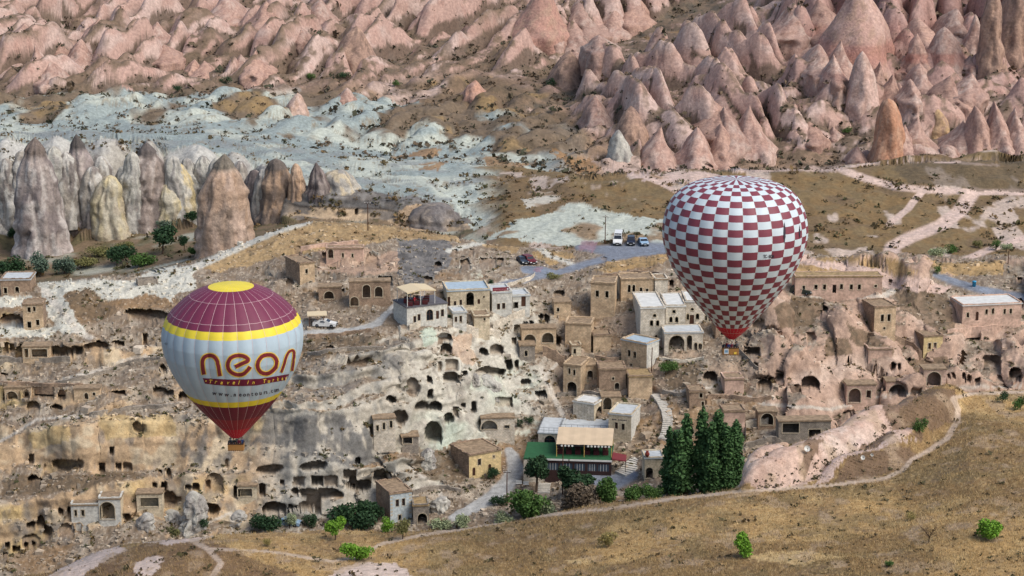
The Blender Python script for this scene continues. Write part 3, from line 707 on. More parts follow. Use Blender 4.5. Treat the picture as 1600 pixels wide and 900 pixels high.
def mat_ground(name, s1=0.9, s2=4.0, bump=0.6, dist=0.25, lo=0.8, hi=1.16):
    m, nt, b = new_mat(name)
    at = nd(nt, 'ShaderNodeAttribute', attribute_name='Col')
    ge = nd(nt, 'ShaderNodeNewGeometry')
    c1, f1 = noise_mul(nt, at.outputs['Color'], s1, lo, hi, ge.outputs['Position'], 6)
    c2, f2 = noise_mul(nt, c1, s2, lo + 0.04, hi - 0.02, ge.outputs['Position'], 3)
    nt.links.new(c2, b.inputs['Base Color'])
    bp = nd(nt, 'ShaderNodeBump'); bp.inputs['Strength'].default_value = bump; bp.inputs['Distance'].default_value = dist
    nt.links.new(f1, bp.inputs['Height']); nt.links.new(bp.outputs[0], b.inputs['Normal'])
    return m
M_GROUND = mat_ground('eroded_ground', 1.0, 5.0, 0.7, 0.3, 0.76, 1.18)
M_ROCK = mat_ground('tuff_rock', 1.1, 5.5, 0.85, 0.35, 0.74, 1.18)

def mesh_np(name, verts, faces, mat, col=None, smooth=True):
    """faces: (n,4) or (n,3) index array"""
    verts = np.asarray(verts, np.float32).reshape(-1, 3); faces = np.asarray(faces, np.int32)
    me = bpy.data.meshes.new(name)
    k = faces.shape[1]
    me.vertices.add(len(verts)); me.vertices.foreach_set('co', verts.ravel())
    me.loops.add(faces.size); me.loops.foreach_set('vertex_index', faces.ravel())
    me.polygons.add(len(faces)); me.polygons.foreach_set('loop_start', np.arange(len(faces), dtype=np.int32) * k)
    me.polygons.foreach_set('loop_total', np.full(len(faces), k, np.int32))
    me.polygons.foreach_set('use_smooth', np.full(len(faces), smooth, bool))
    me.update(calc_edges=True); me.validate()
    if col is not None:
        ca = me.attributes.new('Col', 'FLOAT_COLOR', 'POINT')
        cc = np.ones((len(verts), 4), np.float32); cc[:, :3] = np.asarray(col, np.float32).reshape(-1, 3)
        ca.data.foreach_set('color', cc.ravel())
    if mat: me.materials.append(mat)
    return me

def put(name, me, parent=None, loc=(0, 0, 0), label=None, cat=None, group=None, kind=None):
    o = bpy.data.objects.new(name, me); COL.objects.link(o); o.location = loc
    if parent: o.parent = parent
    if label: o['label'] = label
    if cat: o['category'] = cat
    if group: o['group'] = group
    if kind: o['kind'] = kind
    return o

ii = np.arange(NC * NR).reshape(NC, NR)
quads = np.stack([ii[:-1, :-1], ii[1:, :-1], ii[1:, 1:], ii[:-1, 1:]], -1).reshape(-1, 4)
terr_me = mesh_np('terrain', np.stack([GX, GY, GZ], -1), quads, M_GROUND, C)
terrain = put('terrain', terr_me, label='eroded volcanic valley slopes with carved cave village and dry hills', kind='structure')
GU, GV = project(GX, GY, GZ)

# front-most visible surface of each column (for standing things on the ground)
def ground(u, v, tmin=-1, tmax=99):
    c = int(np.argmin(np.abs(ucols - u)))
    best = None
    for cc in range(max(c - 1, 0), min(c + 2, NC)):
        col_v = GV[cc]; ok = (GT[cc] >= tmin) & (GT[cc] <= tmax) & (~CAVE_IN[cc])
        d = np.abs(col_v - v) + np.where(ok, 0, 1e6)
        r = int(np.argmin(d))
        cand = (d[r], cc, r)
        if best is None or cand[0] < best[0] - 0.3: best = cand
    _, cc, r = best
    y, z = GY[cc, r], GZ[cc, r]
    return Vector((float(x_at(u, v, y)), float(y), float(z)))

# ------------------------------------------------------------------ rock cones and fairy chimneys, each a thing of its own
def rock_cone(name, u, vb, vt, wpx, kind, cols, label, group=None, lean=0.0, depth=1.0, band=None, cap=None, seed=0, tmin=5, rough=1.0, flute=0.0, dy=0.0, spots=None):
    """u, base v, top v, width in photo pixels; the foot stands on the ground found there"""
    g = ground(u, vb, tmin)
    y = g.y + dy
    s = ppm(y, g.z)
    dep = math.atan2(CAMZ - g.z, y)
    H = (vb - vt) / (s * math.cos(dep)); Wd = wpx / s / 2
    nr, ns = (40, 56) if name == 'fairy_chimney' else (28, 44)
    sink = 9.0 if name == 'rock_cone' else 2.5
    t = np.linspace(-sink / H, 1, nr)[:, None]; th = np.linspace(0, 2 * np.pi, ns, endpoint=False)[None, :]
    tc = np.clip(t, 0, 1)
    if kind == 'c':   r = (1 - tc ** 1.25) ** 0.8
    elif kind == 't': r = (1 - tc ** 1.1) ** 1.0 * (1 + 0.05 * np.sin(tc * 6))
    elif kind == 'd': r = np.sqrt(np.clip(1 - tc ** 2.2, 0, 1))
    elif kind == 'e': r = (1 - tc ** 1.7) ** 0.75 * (0.86 + 0.14 * np.sin(np.clip(tc * 2.6, 0, 1) * np.pi * 0.5 + 0.2))
    elif kind == 'p': r = (1 - tc ** 5) ** 0.55 * (1.0 - 0.28 * tc)
    else:             # 'h' hoodoo with a capstone
        r = np.interp(tc, [0, 0.3, 0.6, 0.76, 0.85, 0.88, 0.94, 0.98, 1.0], [1.0, 0.93, 0.80, 0.62, 0.36, 0.37, 0.22, 0.09, 0.0])
    if name == 'rock_cone': r = r + 0.28 * np.exp(-np.clip(t, 0, 1) * 7)
    if name == 'fairy_chimney': r = r * (1 + 0.12 * np.exp(-np.clip(t, 0, 1) * 9))
    r = r * np.where(t < 0, 1 - 0.25 * t * H / Wd * 0.3, 1)
    rr = np.repeat(r, ns, 1)
    rx = np.cos(th) * rr * Wd; ry = np.sin(th) * rr * Wd * depth; rz = np.repeat(t * H, ns, 1)
    o = seed * 13.7
    nn = fbm3(rx / (0.55 * Wd) + o, ry / (0.55 * Wd) + o, rz / (0.9 * Wd), 201, 2) - 0.5
    nf = fbm3(rx / 0.9 + o, ry / 0.9, rz / 1.6, 203, 2) - 0.5
    fl = flute * (np.abs(np.sin(th * 3.5 + seed + 1.5 * nn)) - 0.55)
    k = 1 + (0.42 * nn * rough + fl) + 0.22 * rough * nf * np.clip(1.2 / Wd, 0.1, 0.6)
    if name == 'boulder':
        k = k + 0.5 * (np.abs(2 * fbm3(rx / (.5 * Wd) + o, ry / (.5 * Wd), rz / (.5 * Wd), 219, 2) - 1) - .3)
    if name == 'fairy_chimney':
        ledge = n3(rx / 9 + o, ry / 9, rz / 1.3, 215) - .5
        crack = np.clip(1 - np.abs(2 * fbm3(np.cos(th) * 2.2 + o + 0 * rz, np.sin(th) * 2.2 + 0 * rz, rz / 16, 217, 2) - 1) * 9, 0, 1)
        k = k + 0.16 * ledge - 0.2 * crack + 0.10 * (np.abs(np.sin(th * 4 + 2.5 * nn + seed)) - .5)
    else:
        k = k + 0.12 * (np.abs(np.sin(th * 3 + 3.0 * nn + seed)) - .5) * np.clip(1.15 - tc, 0, 1)
    wander = 0.10 * rough * Wd * np.sin(tc * 4 + seed)
    X = rx * k + lean * H * tc ** 1.3 + wander; Yv = ry * k; Z = rz + 0.05 * H * nn * tc
    X[-1] = X[-1].mean(); Yv[-1] = Yv[-1].mean(); Z[-1] = Z[-1].mean()
    base = np.array(cols[0]); alt = np.array(cols[1])
    c = np.repeat(np.repeat(base[None, None], nr, 0), ns, 1)
    m1 = sstep(0.45, 0.65, fbm3(X / 3.0 + o, Yv / 3.0, Z / 7.0, 205, 3))[..., None]
    c = c * (1 - m1 * 0.75) + alt * m1 * 0.75
    tcc = np.repeat(tc, ns, 1)
    if len(cols) > 2:
        m2 = 1.1 * (sstep(0.5, 0.62, fbm3(X / 1.2 + o, Yv / 1.2, Z / 4.0, 207, 2)))[..., None]
        c = c * (1 - m2 * 0.7) + np.array(cols[2]) * m2 * 0.7
    if band is not None:
        for b0, b1, bc in band:
            mb = (sstep(b0 - 0.05, b0 + 0.03, tcc + 0.08 * nn) * (1 - sstep(b1 - 0.03, b1 + 0.05, tcc + 0.08 * nn)))[..., None]
            c = c * (1 - 0.5 * mb) + np.array(bc) * 0.5 * mb
    if cap is not None:
        mc = sstep(0.80, 0.86, tcc)[..., None]
        c = c * (1 - mc) + np.array(cap) * mc
    c = c * (0.86 + 0.28 * fbm3(X / 0.8, Yv / 0.8, Z / 0.8, 209, 2))[..., None]
    idx = np.arange(nr * ns).reshape(nr, ns)
    q = np.stack([idx[:-1], np.roll(idx[:-1], -1, 1), np.roll(idx[1:], -1, 1), idx[1:]], -1).reshape(-1, 4)
    me = mesh_np(name, np.stack([X, Yv, Z], -1), q, M_ROCK, np.clip(c, 0.01, 0.85), name != 'boulder')
    return put(name, me, None, (g.x, y + Wd * depth * (0.6 if name != 'rock_cone' else 0.8), g.z), label, 'rock', group)

_P1, _P2, _P3 = colr(184, 153, 138), colr(196, 173, 159), colr(160, 128, 114)
_PB1, _PB2 = colr(178, 148, 128), colr(160, 132, 116)
_RED = colr(170, 114, 100)
_G1, _G2, _G3 = colr(170, 162, 150), colr(122, 114, 110), colr(206, 202, 192)
_Y1, _Y2 = colr(198, 184, 148), colr(190, 184, 168)
_T1, _T2 = colr(182, 152, 124), colr(150, 130, 114)
pk = (_P1, _P2, _P3)
gr = (_G1, _G2, _G3)
yl = (_Y1, _Y2, colr(170, 158, 138))
tn = (_T1, colr(196, 170, 146), _T2)
wt = (colr(190, 186, 174), colr(170, 166, 158), colr(146, 140, 134))
br = (_PB1, _PB2, colr(130, 108, 96))
dk = (colr(120, 108, 104), colr(96, 88, 86), colr(160, 148, 140))

# left valley: tall chimneys
CH = [
 (14, 345, 250, 40, 'p', gr, 'squat grey rock chimney at the far left edge of the valley', {}),
 (60, 400, 222, 68, 'h', (colr(164, 152, 144), colr(118, 108, 106), colr(200, 192, 184)), 'tallest grey blotched fairy chimney with small pointed cap at left', dict(cap=colr(120, 108, 100), rough=0.8)),
 (36, 352, 238, 40, 'p', gr, 'grey rock flute between the leftmost chimney and the tall blotched one', {}),
 (84, 346, 234, 42, 'p', wt, 'pale flute right behind the tall blotched chimney', {}),
 (208, 348, 240, 40, 'p', wt, 'pale flute left of the wide brown grey chimney', {}),
 (248, 346, 244, 36, 'p', gr, 'grey flute right behind the wide brown grey chimney', {}),
 (274, 340, 246, 36, 'p', wt, 'cream flute above the low yellow dome', {}),
 (342, 330, 248, 36, 'p', wt, 'cream flute behind the big tan chimney on its left', {}),
 (374, 340, 254, 40, 'p', gr, 'grey flute behind the big tan chimney on its right', {}),
 (412, 346, 262, 34, 'p', gr, 'narrow grey flute left of the striped tower', {}),
 (160, 350, 246, 38, 'p', gr, 'grey flute rising behind the yellow pillar', {}),
 (104, 342, 240, 46, 'p', gr, 'grey rock chimney behind the tall blotched one', {}),
 (126, 352, 214, 46, 'h', (colr(160, 148, 142), colr(124, 112, 112), colr(186, 174, 164)), 'mauve grey fairy chimney with dark witch hat cap', dict(cap=colr(92, 86, 82))),
 (148, 350, 262, 46, 'd', gr, 'rounded grey chimney just left of the yellow pillar', {}),
 (172, 373, 278, 52, 'p', yl, 'broad yellow rock pillar with pale shoulder', dict(rough=1.2)),
 (193, 345, 262, 40, 'd', wt, 'smooth pale grey dome rising behind the yellow pillar', {}),
 (228, 348, 226, 62, 'h', (colr(152, 138, 128), colr(114, 104, 98), colr(192, 180, 170)), 'wide brown grey fairy chimney with tiny pointed cap', dict(cap=colr(104, 96, 92), rough=0.8)),
 (262, 346, 290, 36, 'd', yl, 'low yellow dome at the foot of the rock wall', {}),
 (285, 338, 255, 38, 'd', (colr(204, 198, 184), colr(206, 184, 130), colr(170, 166, 158)), 'white and yellow fin of rock right of the low yellow dome', dict(lean=-0.1)),
 (304, 326, 250, 36, 'd', wt, 'tall pale ridge of rock above the valley trees', dict(lean=-0.12)),
 (326, 318, 246, 34, 'd', wt, 'smooth white rock rib left of the tan chimney', dict(lean=-0.12)),
 (350, 396, 250, 74, 'h', (colr(178, 152, 130), colr(150, 134, 120), colr(196, 172, 154)), 'big tan fairy chimney beside the white track', dict(cap=colr(124, 116, 104), rough=0.7)),
 (396, 350, 268, 40, 'p', dk, 'dark grey chimney behind the big tan one', {}),
 (430, 346, 252, 48, 'p', (colr(172, 146, 122), colr(150, 130, 112), colr(112, 100, 92)), 'square tan rock tower with dark stripes', dict(cap=colr(110, 100, 92), band=[(0.34, 0.5, colr(96, 88, 84)), (0.0, 0.12, colr(96, 92, 90))])),
 (463, 312, 256, 22, 'd', tn, 'slim tan rock fin beside the striped tower', {}),
 (496, 305, 256, 30, 'c', dk, 'dark grey pointed rock below the white slabs', {}),
 (530, 300, 268, 46, 'd', (colr(178, 172, 160), colr(150, 146, 140), colr(196, 180, 150)), 'pale rounded rock shoulder below the white slabs', {}),
 (680, 352, 322, 66, 'd', (colr(128, 122, 118), colr(160, 146, 130), colr(104, 98, 96)), 'grey carved rock dome with dark doorway beyond the golden hill', {}),
]
for k, (u, vb, vt, w, kd, cl, lb, kw) in enumerate(CH):
    rock_cone('fairy_chimney', u, vb, vt, w * 1.2, kd, cl, lb, 'fairy chimneys in the left valley', seed=k + 1, tmin=15.9, **kw)

# far slope: named cones
FC = [
 (555, 113, 45, 62, 'e', br, 'big brown teardrop boulder standing alone on the pink slope', dict(rough=0.8)),
 (889, 138, 83, 52, 'e', br, 'brown pointed boulder beside the dark scrub gully', dict(rough=0.8)),
 (845, 56, -16, 74, 'c', (colr(184, 144, 128), _P3, _PB1), 'large reddish cone with pitted base near the top edge', {}),
 (1345, 112, -18, 118, 'c', (colr(186, 152, 138), colr(198, 168, 154), _PB1), 'largest pink cone with a red band round its foot', dict(band=[(0.12, 0.34, _RED)])),
 (1350, 166, 83, 44, 'e', (colr(208, 178, 164), _P2, _P1), 'pale teardrop cone in front of the largest pink cone', dict(rough=0.5)),
 (1482, 122, 47, 62, 'e', pk, 'wide pink cone crossed by a red band', dict(band=[(0.30, 0.5, _RED)], rough=0.5)),
 (1436, 106, 55, 36, 'c', pk, 'slim pink cone left of the banded cone', dict(band=[(0.15, 0.4, _RED)])),
 (1552, 92, -14, 34, 'p', br, 'dark brown rock column at the upper right', dict(flute=0.1)),
 (1588, 96, -24, 54, 'p', br, 'broad dark brown rock wall at the top right corner', dict(flute=0.12)),
 (1525, 88, 25, 34, 'c', pk, 'pink cone leaning against the dark columns', {}),
 (1390, 256, 158, 48, 'p', (colr(186, 140, 112), colr(166, 130, 108), colr(196, 160, 134)), 'orange tan rock pillar above the right hill', dict(rough=1.1)),
 (1464, 198, 155, 36, 'e', (colr(190, 160, 122), _T1, _PB1), 'small yellowish cone with rough sides', {}),
 (988, 226, 170, 46, 'e', br, 'egg shaped brown cone at the foot of the ridge', dict(rough=0.6)),
 (742, 152, 128, 34, 'c', (colr(192, 150, 128), _P1, _P3), 'lone orange pink hillock in the scrub', {}),
 (462, 178, 150, 28, 'e', (colr(200, 172, 156), _P2, _PB1), 'pinkish white knob above the blue slabs', {}),
 (540, 156, 138, 24, 'c', pk, 'small pink cone with white tip amid white patches', {}),
 (1437, 255, 227, 46, 'd', (_PB1, _P1, _P3), 'low arched rock dome at the edge of the right hill', {}),
 (1484, 254, 237, 28, 'd', pk, 'small mauve dome beside a dark hollow', {}),
 (968, 250, 206, 32, 'e', wt, 'white rounded knob at the end of the pink ridge', {}),
]
for k, (u, vb, vt, w, kd, cl, lb, kw) in enumerate(FC):
    rock_cone('rock_cone', u, vb, vt, w * (1.1 if kd != 'p' else 1), kd, cl, lb, 'rock cones on the far slope', seed=k + 40, tmin=19.9, depth=1.5, **kw)
MORE = [(21, 116, 80, 32), (55, 114, 67, 26), (73, 131, 93, 34), (88, 104, 60, 32), (120, 103, 60, 34), (152, 94, 70, 18), (146, 56, 27, 26), (178, 52, 27, 38), (205, 50, 27, 22), (372, 116, 86, 28), (393, 119, 80, 34),
        (300, 116, 92, 20), (28, 62, 38, 32), (312, 124, 98, 34), (252, 100, 74, 40), (470, 64, 40, 20), (495, 44, -2, 40), (508, 78, 52, 24), (240, 66, 34, 32), (270, 44, 10, 36), (345, 34, -6, 44), (410, 40, 2, 36),
        (900, 78, 28, 42), (912, 56, -4, 56), (960, 54, -4, 40), (992, 38, -8, 46), (866, 64, 43, 38), (906, 82, 55, 32), (940, 80, 58, 34), (936, 202, 150, 38), (1031, 262, 198, 46), (1095, 262, 200, 42), (1128, 260, 196, 40),
        (1120, 208, 158, 52), (1142, 228, 170, 46), (1180, 242, 165, 52),
        (1320, 128, 62, 42), (1310, 128, 84, 26), (1374, 132, 95, 18), (1414, 115, 85, 28), (1445, 72, 30, 42), (1415, 62, -6, 52), (1500, 62, 14, 44), (1520, 106, 85, 16), (1393, 172, 115, 38), (1412, 174, 128, 28), (1427, 158, 124, 24),
        (1446, 142, 100, 38), (1497, 167, 138, 36), (1488, 157, 118, 40), (1520, 152, 115, 38), (1585, 137, 113, 24), (1270, 222, 192, 36), (1306, 217, 198, 18), (1418, 252, 195, 32), (1442, 250, 190, 50), (1510, 256, 198, 48),
        (1537, 256, 165, 40), (1567, 256, 165, 42), (1596, 254, 178, 40), (1360, 257, 238, 24), (1345, 260, 230, 26), (1285, 118, 70, 40), (1262, 90, 40, 44), (1240, 60, 6, 50), (1290, 60, -2, 60)]
random.seed(3)
NTH = {}
SHORT = ['brown teardrop boulder', 'brown pointed boulder', 'pitted reddish cone', 'largest pink cone', 'pale teardrop cone', 'red banded cone', 'slim cone beside the banded one', 'dark rock column', 'dark corner rock', 'leaning pink cone', 'orange tan pillar', 'yellowish cone', 'egg shaped cone', 'orange hillock', 'pinkish white knob', 'white tipped cone', 'low arched dome', 'mauve dome', 'white rounded knob']
for k, (u, vb, vt, w) in enumerate(MORE):
    kw = dict(rough=0.95, lean=random.uniform(-0.12, 0.12), depth=random.uniform(1.8, 3.0))
    if u > 1280 and vb < 130 and k % 2: kw['band'] = [(0.1, 0.32, colr(180, 134, 118))]
    lm = sorted(range(len(FC)), key=lambda q: math.hypot(FC[q][0] - u, 2 * (FC[q][1] - vb)))[0]
    du, dv_ = u - FC[lm][0], vb - FC[lm][1]
    where = ('just above ' if dv_ < -12 else 'just below ' if dv_ > 12 else 'level with ') if abs(du) < 18 else ('above and ' if dv_ < -25 else 'below and ' if dv_ > 25 else '') + ('left of ' if du < 0 else 'right of ')
    adj = ('slim' if w < 24 else 'wide' if w > 42 else 'plain') + (' tall' if vb - vt > 48 else ' low' if vb - vt < 28 else '')
    ky = (adj, where, lm); NTH[ky] = NTH.get(ky, 0) + 1
    short = SHORT[lm]
    lbl = adj + ' pink cone' + ['', ', second', ', third', ', fourth', ', fifth', ', sixth', ', seventh', ', eighth', ', ninth', ', tenth', ', eleventh', ', twelfth', ', thirteenth', ', fourteenth', ', fifteenth', ', sixteenth', ', seventeenth', ', eighteenth', ', nineteenth', ', twentieth'][NTH[ky] - 1] + (' ' if NTH[ky] == 1 else ' of those ') + where + 'the ' + short
    vj = random.uniform(.86, 1.08)
    rock_cone('rock_cone', u, vb, vt + .12 * (vb - vt), w * 1.34, random.choice('cctt'), tuple(np.array(q_) * vj for q_ in ((_P1, _P2, _P3) if random.random() < 0.7 else (colr(188, 154, 136), _P1, _P3))),
              lbl, 'plain pink rock cones on the far slope', seed=k + 80, tmin=19.9, **kw)

# ------------------------------------------------------------------ simple materials
def mat_plain(name, c, rough=0.7, var=0.12, scale=3.0, spec=0.3, metal=0.0, bump=0.0):
    m, nt, b = new_mat(name)
    tc = nd(nt, 'ShaderNodeTexCoord')
    rgb = nd(nt, 'ShaderNodeRGB'); rgb.outputs[0].default_value = (*[float(x) for x in c], 1)
    c1, f1 = noise_mul(nt, rgb.outputs[0], scale, 1 - var, 1 + var, tc.outputs['Object'], 5)
    nt.links.new(c1, b.inputs['Base Color'])
    b.inputs['Roughness'].default_value = rough; b.inputs['Metallic'].default_value = metal
    try: b.inputs['Specular IOR Level'].default_value = spec
    except KeyError: pass
    if bump:
        bp = nd(nt, 'ShaderNodeBump'); bp.inputs['Strength'].default_value = bump; bp.inputs['Distance'].default_value = 0.1
        nt.links.new(f1, bp.inputs['Height']); nt.links.new(bp.outputs[0], b.inputs['Normal'])
    return m
def mat_fabric(name, c, var=0.06):
    m = mat_plain(name, c, 0.55, var, 0.8, 0.35)
    return m

FB_WHITE = mat_fabric('fabric_white', colr(206, 218, 222))
FB_MAROON = mat_fabric('fabric_maroon', colr(128, 62, 74))
FB_BURG = mat_fabric('fabric_burgundy', colr(112, 44, 70))
FB_BURGD = mat_fabric('fabric_dark_burgundy', colr(104, 26, 52))
FB_YEL = mat_fabric('fabric_yellow', colr(228, 208, 62))
FB_ICE = mat_fabric('fabric_ice_blue', colr(178, 196, 206))
FB_CRIM = mat_fabric('fabric_crimson', colr(142, 30, 50))
FB_RED = mat_fabric('fabric_red', colr(186, 12, 48))
FB_TAPE = mat_fabric('seam_tape', colr(226, 196, 196))
FB_TAPEW = mat_fabric('seam_tape_pale', colr(214, 206, 200))
M_LETTER = mat_fabric('letter_burgundy', colr(120, 38, 46))
M_LETYEL = mat_fabric('letter_yellow', colr(238, 206, 84))
M_INK = mat_plain('dark_lettering', colr(58, 50, 60), 0.7)
M_WICK = mat_plain('wicker', colr(166, 122, 70), 0.8, 0.25, 14.0, bump=0.5)
M_LEATH = mat_plain('basket_padding', colr(70, 52, 40), 0.6)
M_STEEL = mat_plain('burner_steel', colr(120, 122, 126), 0.35, 0.1, metal=0.8)
M_ROPE = mat_plain('cable', colr(60, 56, 54), 0.7)
M_WSIGN = mat_plain('white_banner', colr(214, 220, 222), 0.6)
M_BLUESIGN = mat_plain('blue_print', colr(120, 160, 190), 0.6)

def thing(name, label, cat, loc=(0, 0, 0), group=None):
    o = bpy.data.objects.new(name, None); COL.objects.link(o); o.location = loc
    o.empty_display_size = 0.5
    o['label'] = label; o['category'] = cat
    if group: o['group'] = group
    return o

class MB:
    """collects quads and tubes in local metres"""
    def __init__(s): s.v = []; s.f = []
    def quad(s, *p):
        n = len(s.v); s.v += [tuple(q) for q in p]; s.f.append(tuple(range(n, n + len(p))))
    def box(s, c, d, rot=0.0):
        cx, cy, cz = c; hx, hy, hz = d[0] / 2, d[1] / 2, d[2] / 2
        ca, sa = math.cos(rot), math.sin(rot); n = len(s.v)
        for sx, sy, sz in ((-1, -1, -1), (1, -1, -1), (1, 1, -1), (-1, 1, -1), (-1, -1, 1), (1, -1, 1), (1, 1, 1), (-1, 1, 1)):
            x, y = sx * hx, sy * hy
            s.v.append((cx + x * ca - y * sa, cy + x * sa + y * ca, cz + sz * hz))
        for f in ((0, 3, 2, 1), (4, 5, 6, 7), (0, 1, 5, 4), (1, 2, 6, 5), (2, 3, 7, 6), (3, 0, 4, 7)):
            s.f.append(tuple(n + i for i in f))
    def tube(s, pts, r, k=6, r2=None, cap=True):
        pts = [Vector(p) for p in pts]; n0 = len(s.v)
        for i, p in enumerate(pts):
            d = (pts[min(i + 1, len(pts) - 1)] - pts[max(i - 1, 0)]).normalized()
            a = d.orthogonal().normalized(); b = d.cross(a)
            rr = r if r2 is None else r + (r2 - r) * i / max(1, len(pts) - 1)
            for j in range(k):
                t = 2 * math.pi * j / k
                s.v.append(tuple(p + rr * (math.cos(t) * a + math.sin(t) * b)))
        for i in range(len(pts) - 1):
            for j in range(k):
                s.f.append((n0 + i * k + j, n0 + i * k + (j + 1) % k, n0 + (i + 1) * k + (j + 1) % k, n0 + (i + 1) * k + j))
        if cap:
            s.f.append(tuple(n0 + j for j in range(k))); e = n0 + (len(pts) - 1) * k
            s.f.append(tuple(e + j for j in range(k)))
    def lathe(s, prof, c=(0, 0, 0), k=16):
        n0 = len(s.v)
        for r, z in prof:
            for j in range(k):
                t = 2 * math.pi * j / k
                s.v.append((c[0] + r * math.cos(t), c[1] + r * math.sin(t), c[2] + z))
        for i in range(len(prof) - 1):
            for j in range(k):
                s.f.append((n0 + i * k + j, n0 + i * k + (j + 1) % k, n0 + (i + 1) * k + (j + 1) % k, n0 + (i + 1) * k + j))
    def mesh(s, name, mat, smooth=False, bevel=0.0):
        me = bpy.data.meshes.new(name); me.from_pydata(s.v, [], s.f)
        if bevel:
            bm = bmesh.new(); bm.from_mesh(me)
            bmesh.ops.bevel(bm, geom=bm.edges[:], offset=bevel, segments=2, affect='EDGES', profile=0.6)
            bm.to_mesh(me); bm.free()
        if smooth: me.polygons.foreach_set('use_smooth', [True] * len(me.polygons))
        if mat: me.materials.append(mat)
        me.update(); return me
    def put(s, name, mat, parent=None, loc=(0, 0, 0), smooth=False, bevel=0.0, **kw):
        return put(name, s.mesh(name, mat, smooth, bevel), parent, loc, **kw)

# ------------------------------------------------------------------ people
def build_person():
    me = bpy.data.meshes.new('body')
    J = {'pel': (0, 0, 0.95, .15, .11), 'bel': (0, 0.0, 1.08, .14, .10), 'chest': (0, 0, 1.30, .17, .115), 'neck': (0, 0, 1.47, .055, .055), 'headl': (0, -0.01, 1.56, .075, .085), 'head': (0, -0.01, 1.65, .082, .098), 'top': (0, 0, 1.73, .055, .065),
         'shl': (-.19, 0, 1.40, .062, .062), 'ell': (-.25, -.06, 1.13, .044, .044), 'wrl': (-.17, -.28, 1.08, .034, .034), 'hdl': (-.15, -.36, 1.09, .03, .022),
         'shr': (.19, 0, 1.40, .062, .062), 'elr': (.25, -.06, 1.13, .044, .044), 'wrr': (.17, -.28, 1.08, .034, .034), 'hdr': (.15, -.36, 1.09, .03, .022),
         'hil': (-.09, 0, .88, .095, .095), 'knl': (-.10, -.02, .50, .062, .062), 'anl': (-.10, .02, .09, .042, .042), 'tol': (-.11, -.13, .04, .04, .03),
         'hir': (.09, 0, .88, .095, .095), 'knr': (.10, -.02, .50, .062, .062), 'anr': (.10, .02, .09, .042, .042), 'tor': (.11, -.13, .04, .04, .03)}
    names = list(J); E = ['pel bel', 'bel chest', 'chest neck', 'neck headl', 'headl head', 'head top', 'chest shl', 'shl ell', 'ell wrl', 'wrl hdl', 'chest shr', 'shr elr', 'elr wrr', 'wrr hdr',
         'pel hil', 'hil knl', 'knl anl', 'anl tol', 'pel hir', 'hir knr', 'knr anr', 'anr tor']
    me.from_pydata([J[n][:3] for n in names], [tuple(names.index(q) for q in e.split()) for e in E], [])
    o = bpy.data.objects.new('tmp_body', me); COL.objects.link(o)
    o.modifiers.new('s', 'SKIN'); sub = o.modifiers.new('d', 'SUBSURF'); sub.levels = 1
    for i, n in enumerate(names):
        sv = me.skin_vertices[0].data[i]; sv.radius = J[n][3:]; sv.use_root = (i == 0)
    dg = bpy.context.evaluated_depsgraph_get(); dg.update()
    out = bpy.data.meshes.new_from_object(o.evaluated_get(dg))
    bpy.data.objects.remove(o)
    # fingers: small chains at the hands
    bm = bmesh.new(); bm.from_mesh(out)
    for sx in (-1, 1):
        for k in range(5):
            x = sx * (.15 + (k - 2) * .012); L_ = (.045, .07, .078, .072, .055)[k]
            m = MB(); m.tube([(x, -.37, 1.095), (x, -.37 - L_ * .6, 1.085), (x, -.37 - L_ * .75, 1.05)], .008, 5)
            vv = [bm.verts.new(q) for q in m.v]
            for f in m.f: bm.faces.new([vv[i] for i in f])
    bm.to_mesh(out); bm.free()
    out.name = 'person_body'
    for _ in range(3): out.materials.append(None)
    for p in out.polygons:
        z = p.center.z; p.use_smooth = True
        p.material_index = 0 if z < 0.93 else (2 if z > 1.465 or (p.center.y < -.27) else 1)
    return out
PERSON = build_person()
_hair = MB(); _hair.lathe([(0.0, 1.775), (.05, 1.772), (.084, 1.74), (.096, 1.69), (.092, 1.63), (.075, 1.58), (.05, 1.57)], (0, 0.015, 0), 14)
HAIRME = _hair.mesh('hair', None, True)
_hat = MB(); _hat.lathe([(0.0, 1.79), (.07, 1.785), (.10, 1.75), (.105, 1.70), (.16, 1.695), (.10, 1.685)], (0, 0.0, 0), 16)
HATME = _hat.mesh('hat', None, True)
M_SKIN = mat_plain('skin', colr(206, 160, 132), 0.6, 0.05)
CL = {n: mat_plain('cloth_' + n, c, 0.85, 0.12, 9.0) for n, c in dict(black=colr(36, 36, 42), navy=colr(40, 62, 110), red=colr(150, 32, 44), white=colr(218, 214, 208), grey=colr(110, 110, 114), maroon=colr(104, 30, 48), tan=colr(176, 148, 112), blue=colr(70, 116, 160)).items()}
M_HAIR = mat_plain('hair_dark', colr(44, 34, 30), 0.6)
def person(loc, rz, shirt, legs, label, hat=None, sc=1.0, group=None):
    o = put('person', PERSON, None, loc, label, 'person', group)
    o.rotation_euler = (0, 0, rz); o.scale = (sc, sc, sc)
    for i, m in enumerate((CL[legs], CL[shirt], M_SKIN)):
        o.material_slots[i].link = 'OBJECT'; o.material_slots[i].material = m
    h = bpy.data.objects.new('hat' if hat else 'hair', (HATME if hat else HAIRME).copy()); COL.objects.link(h); h.parent = o
    h.data.materials.clear(); h.data.materials.append(CL[hat] if hat else M_HAIR)
    return o

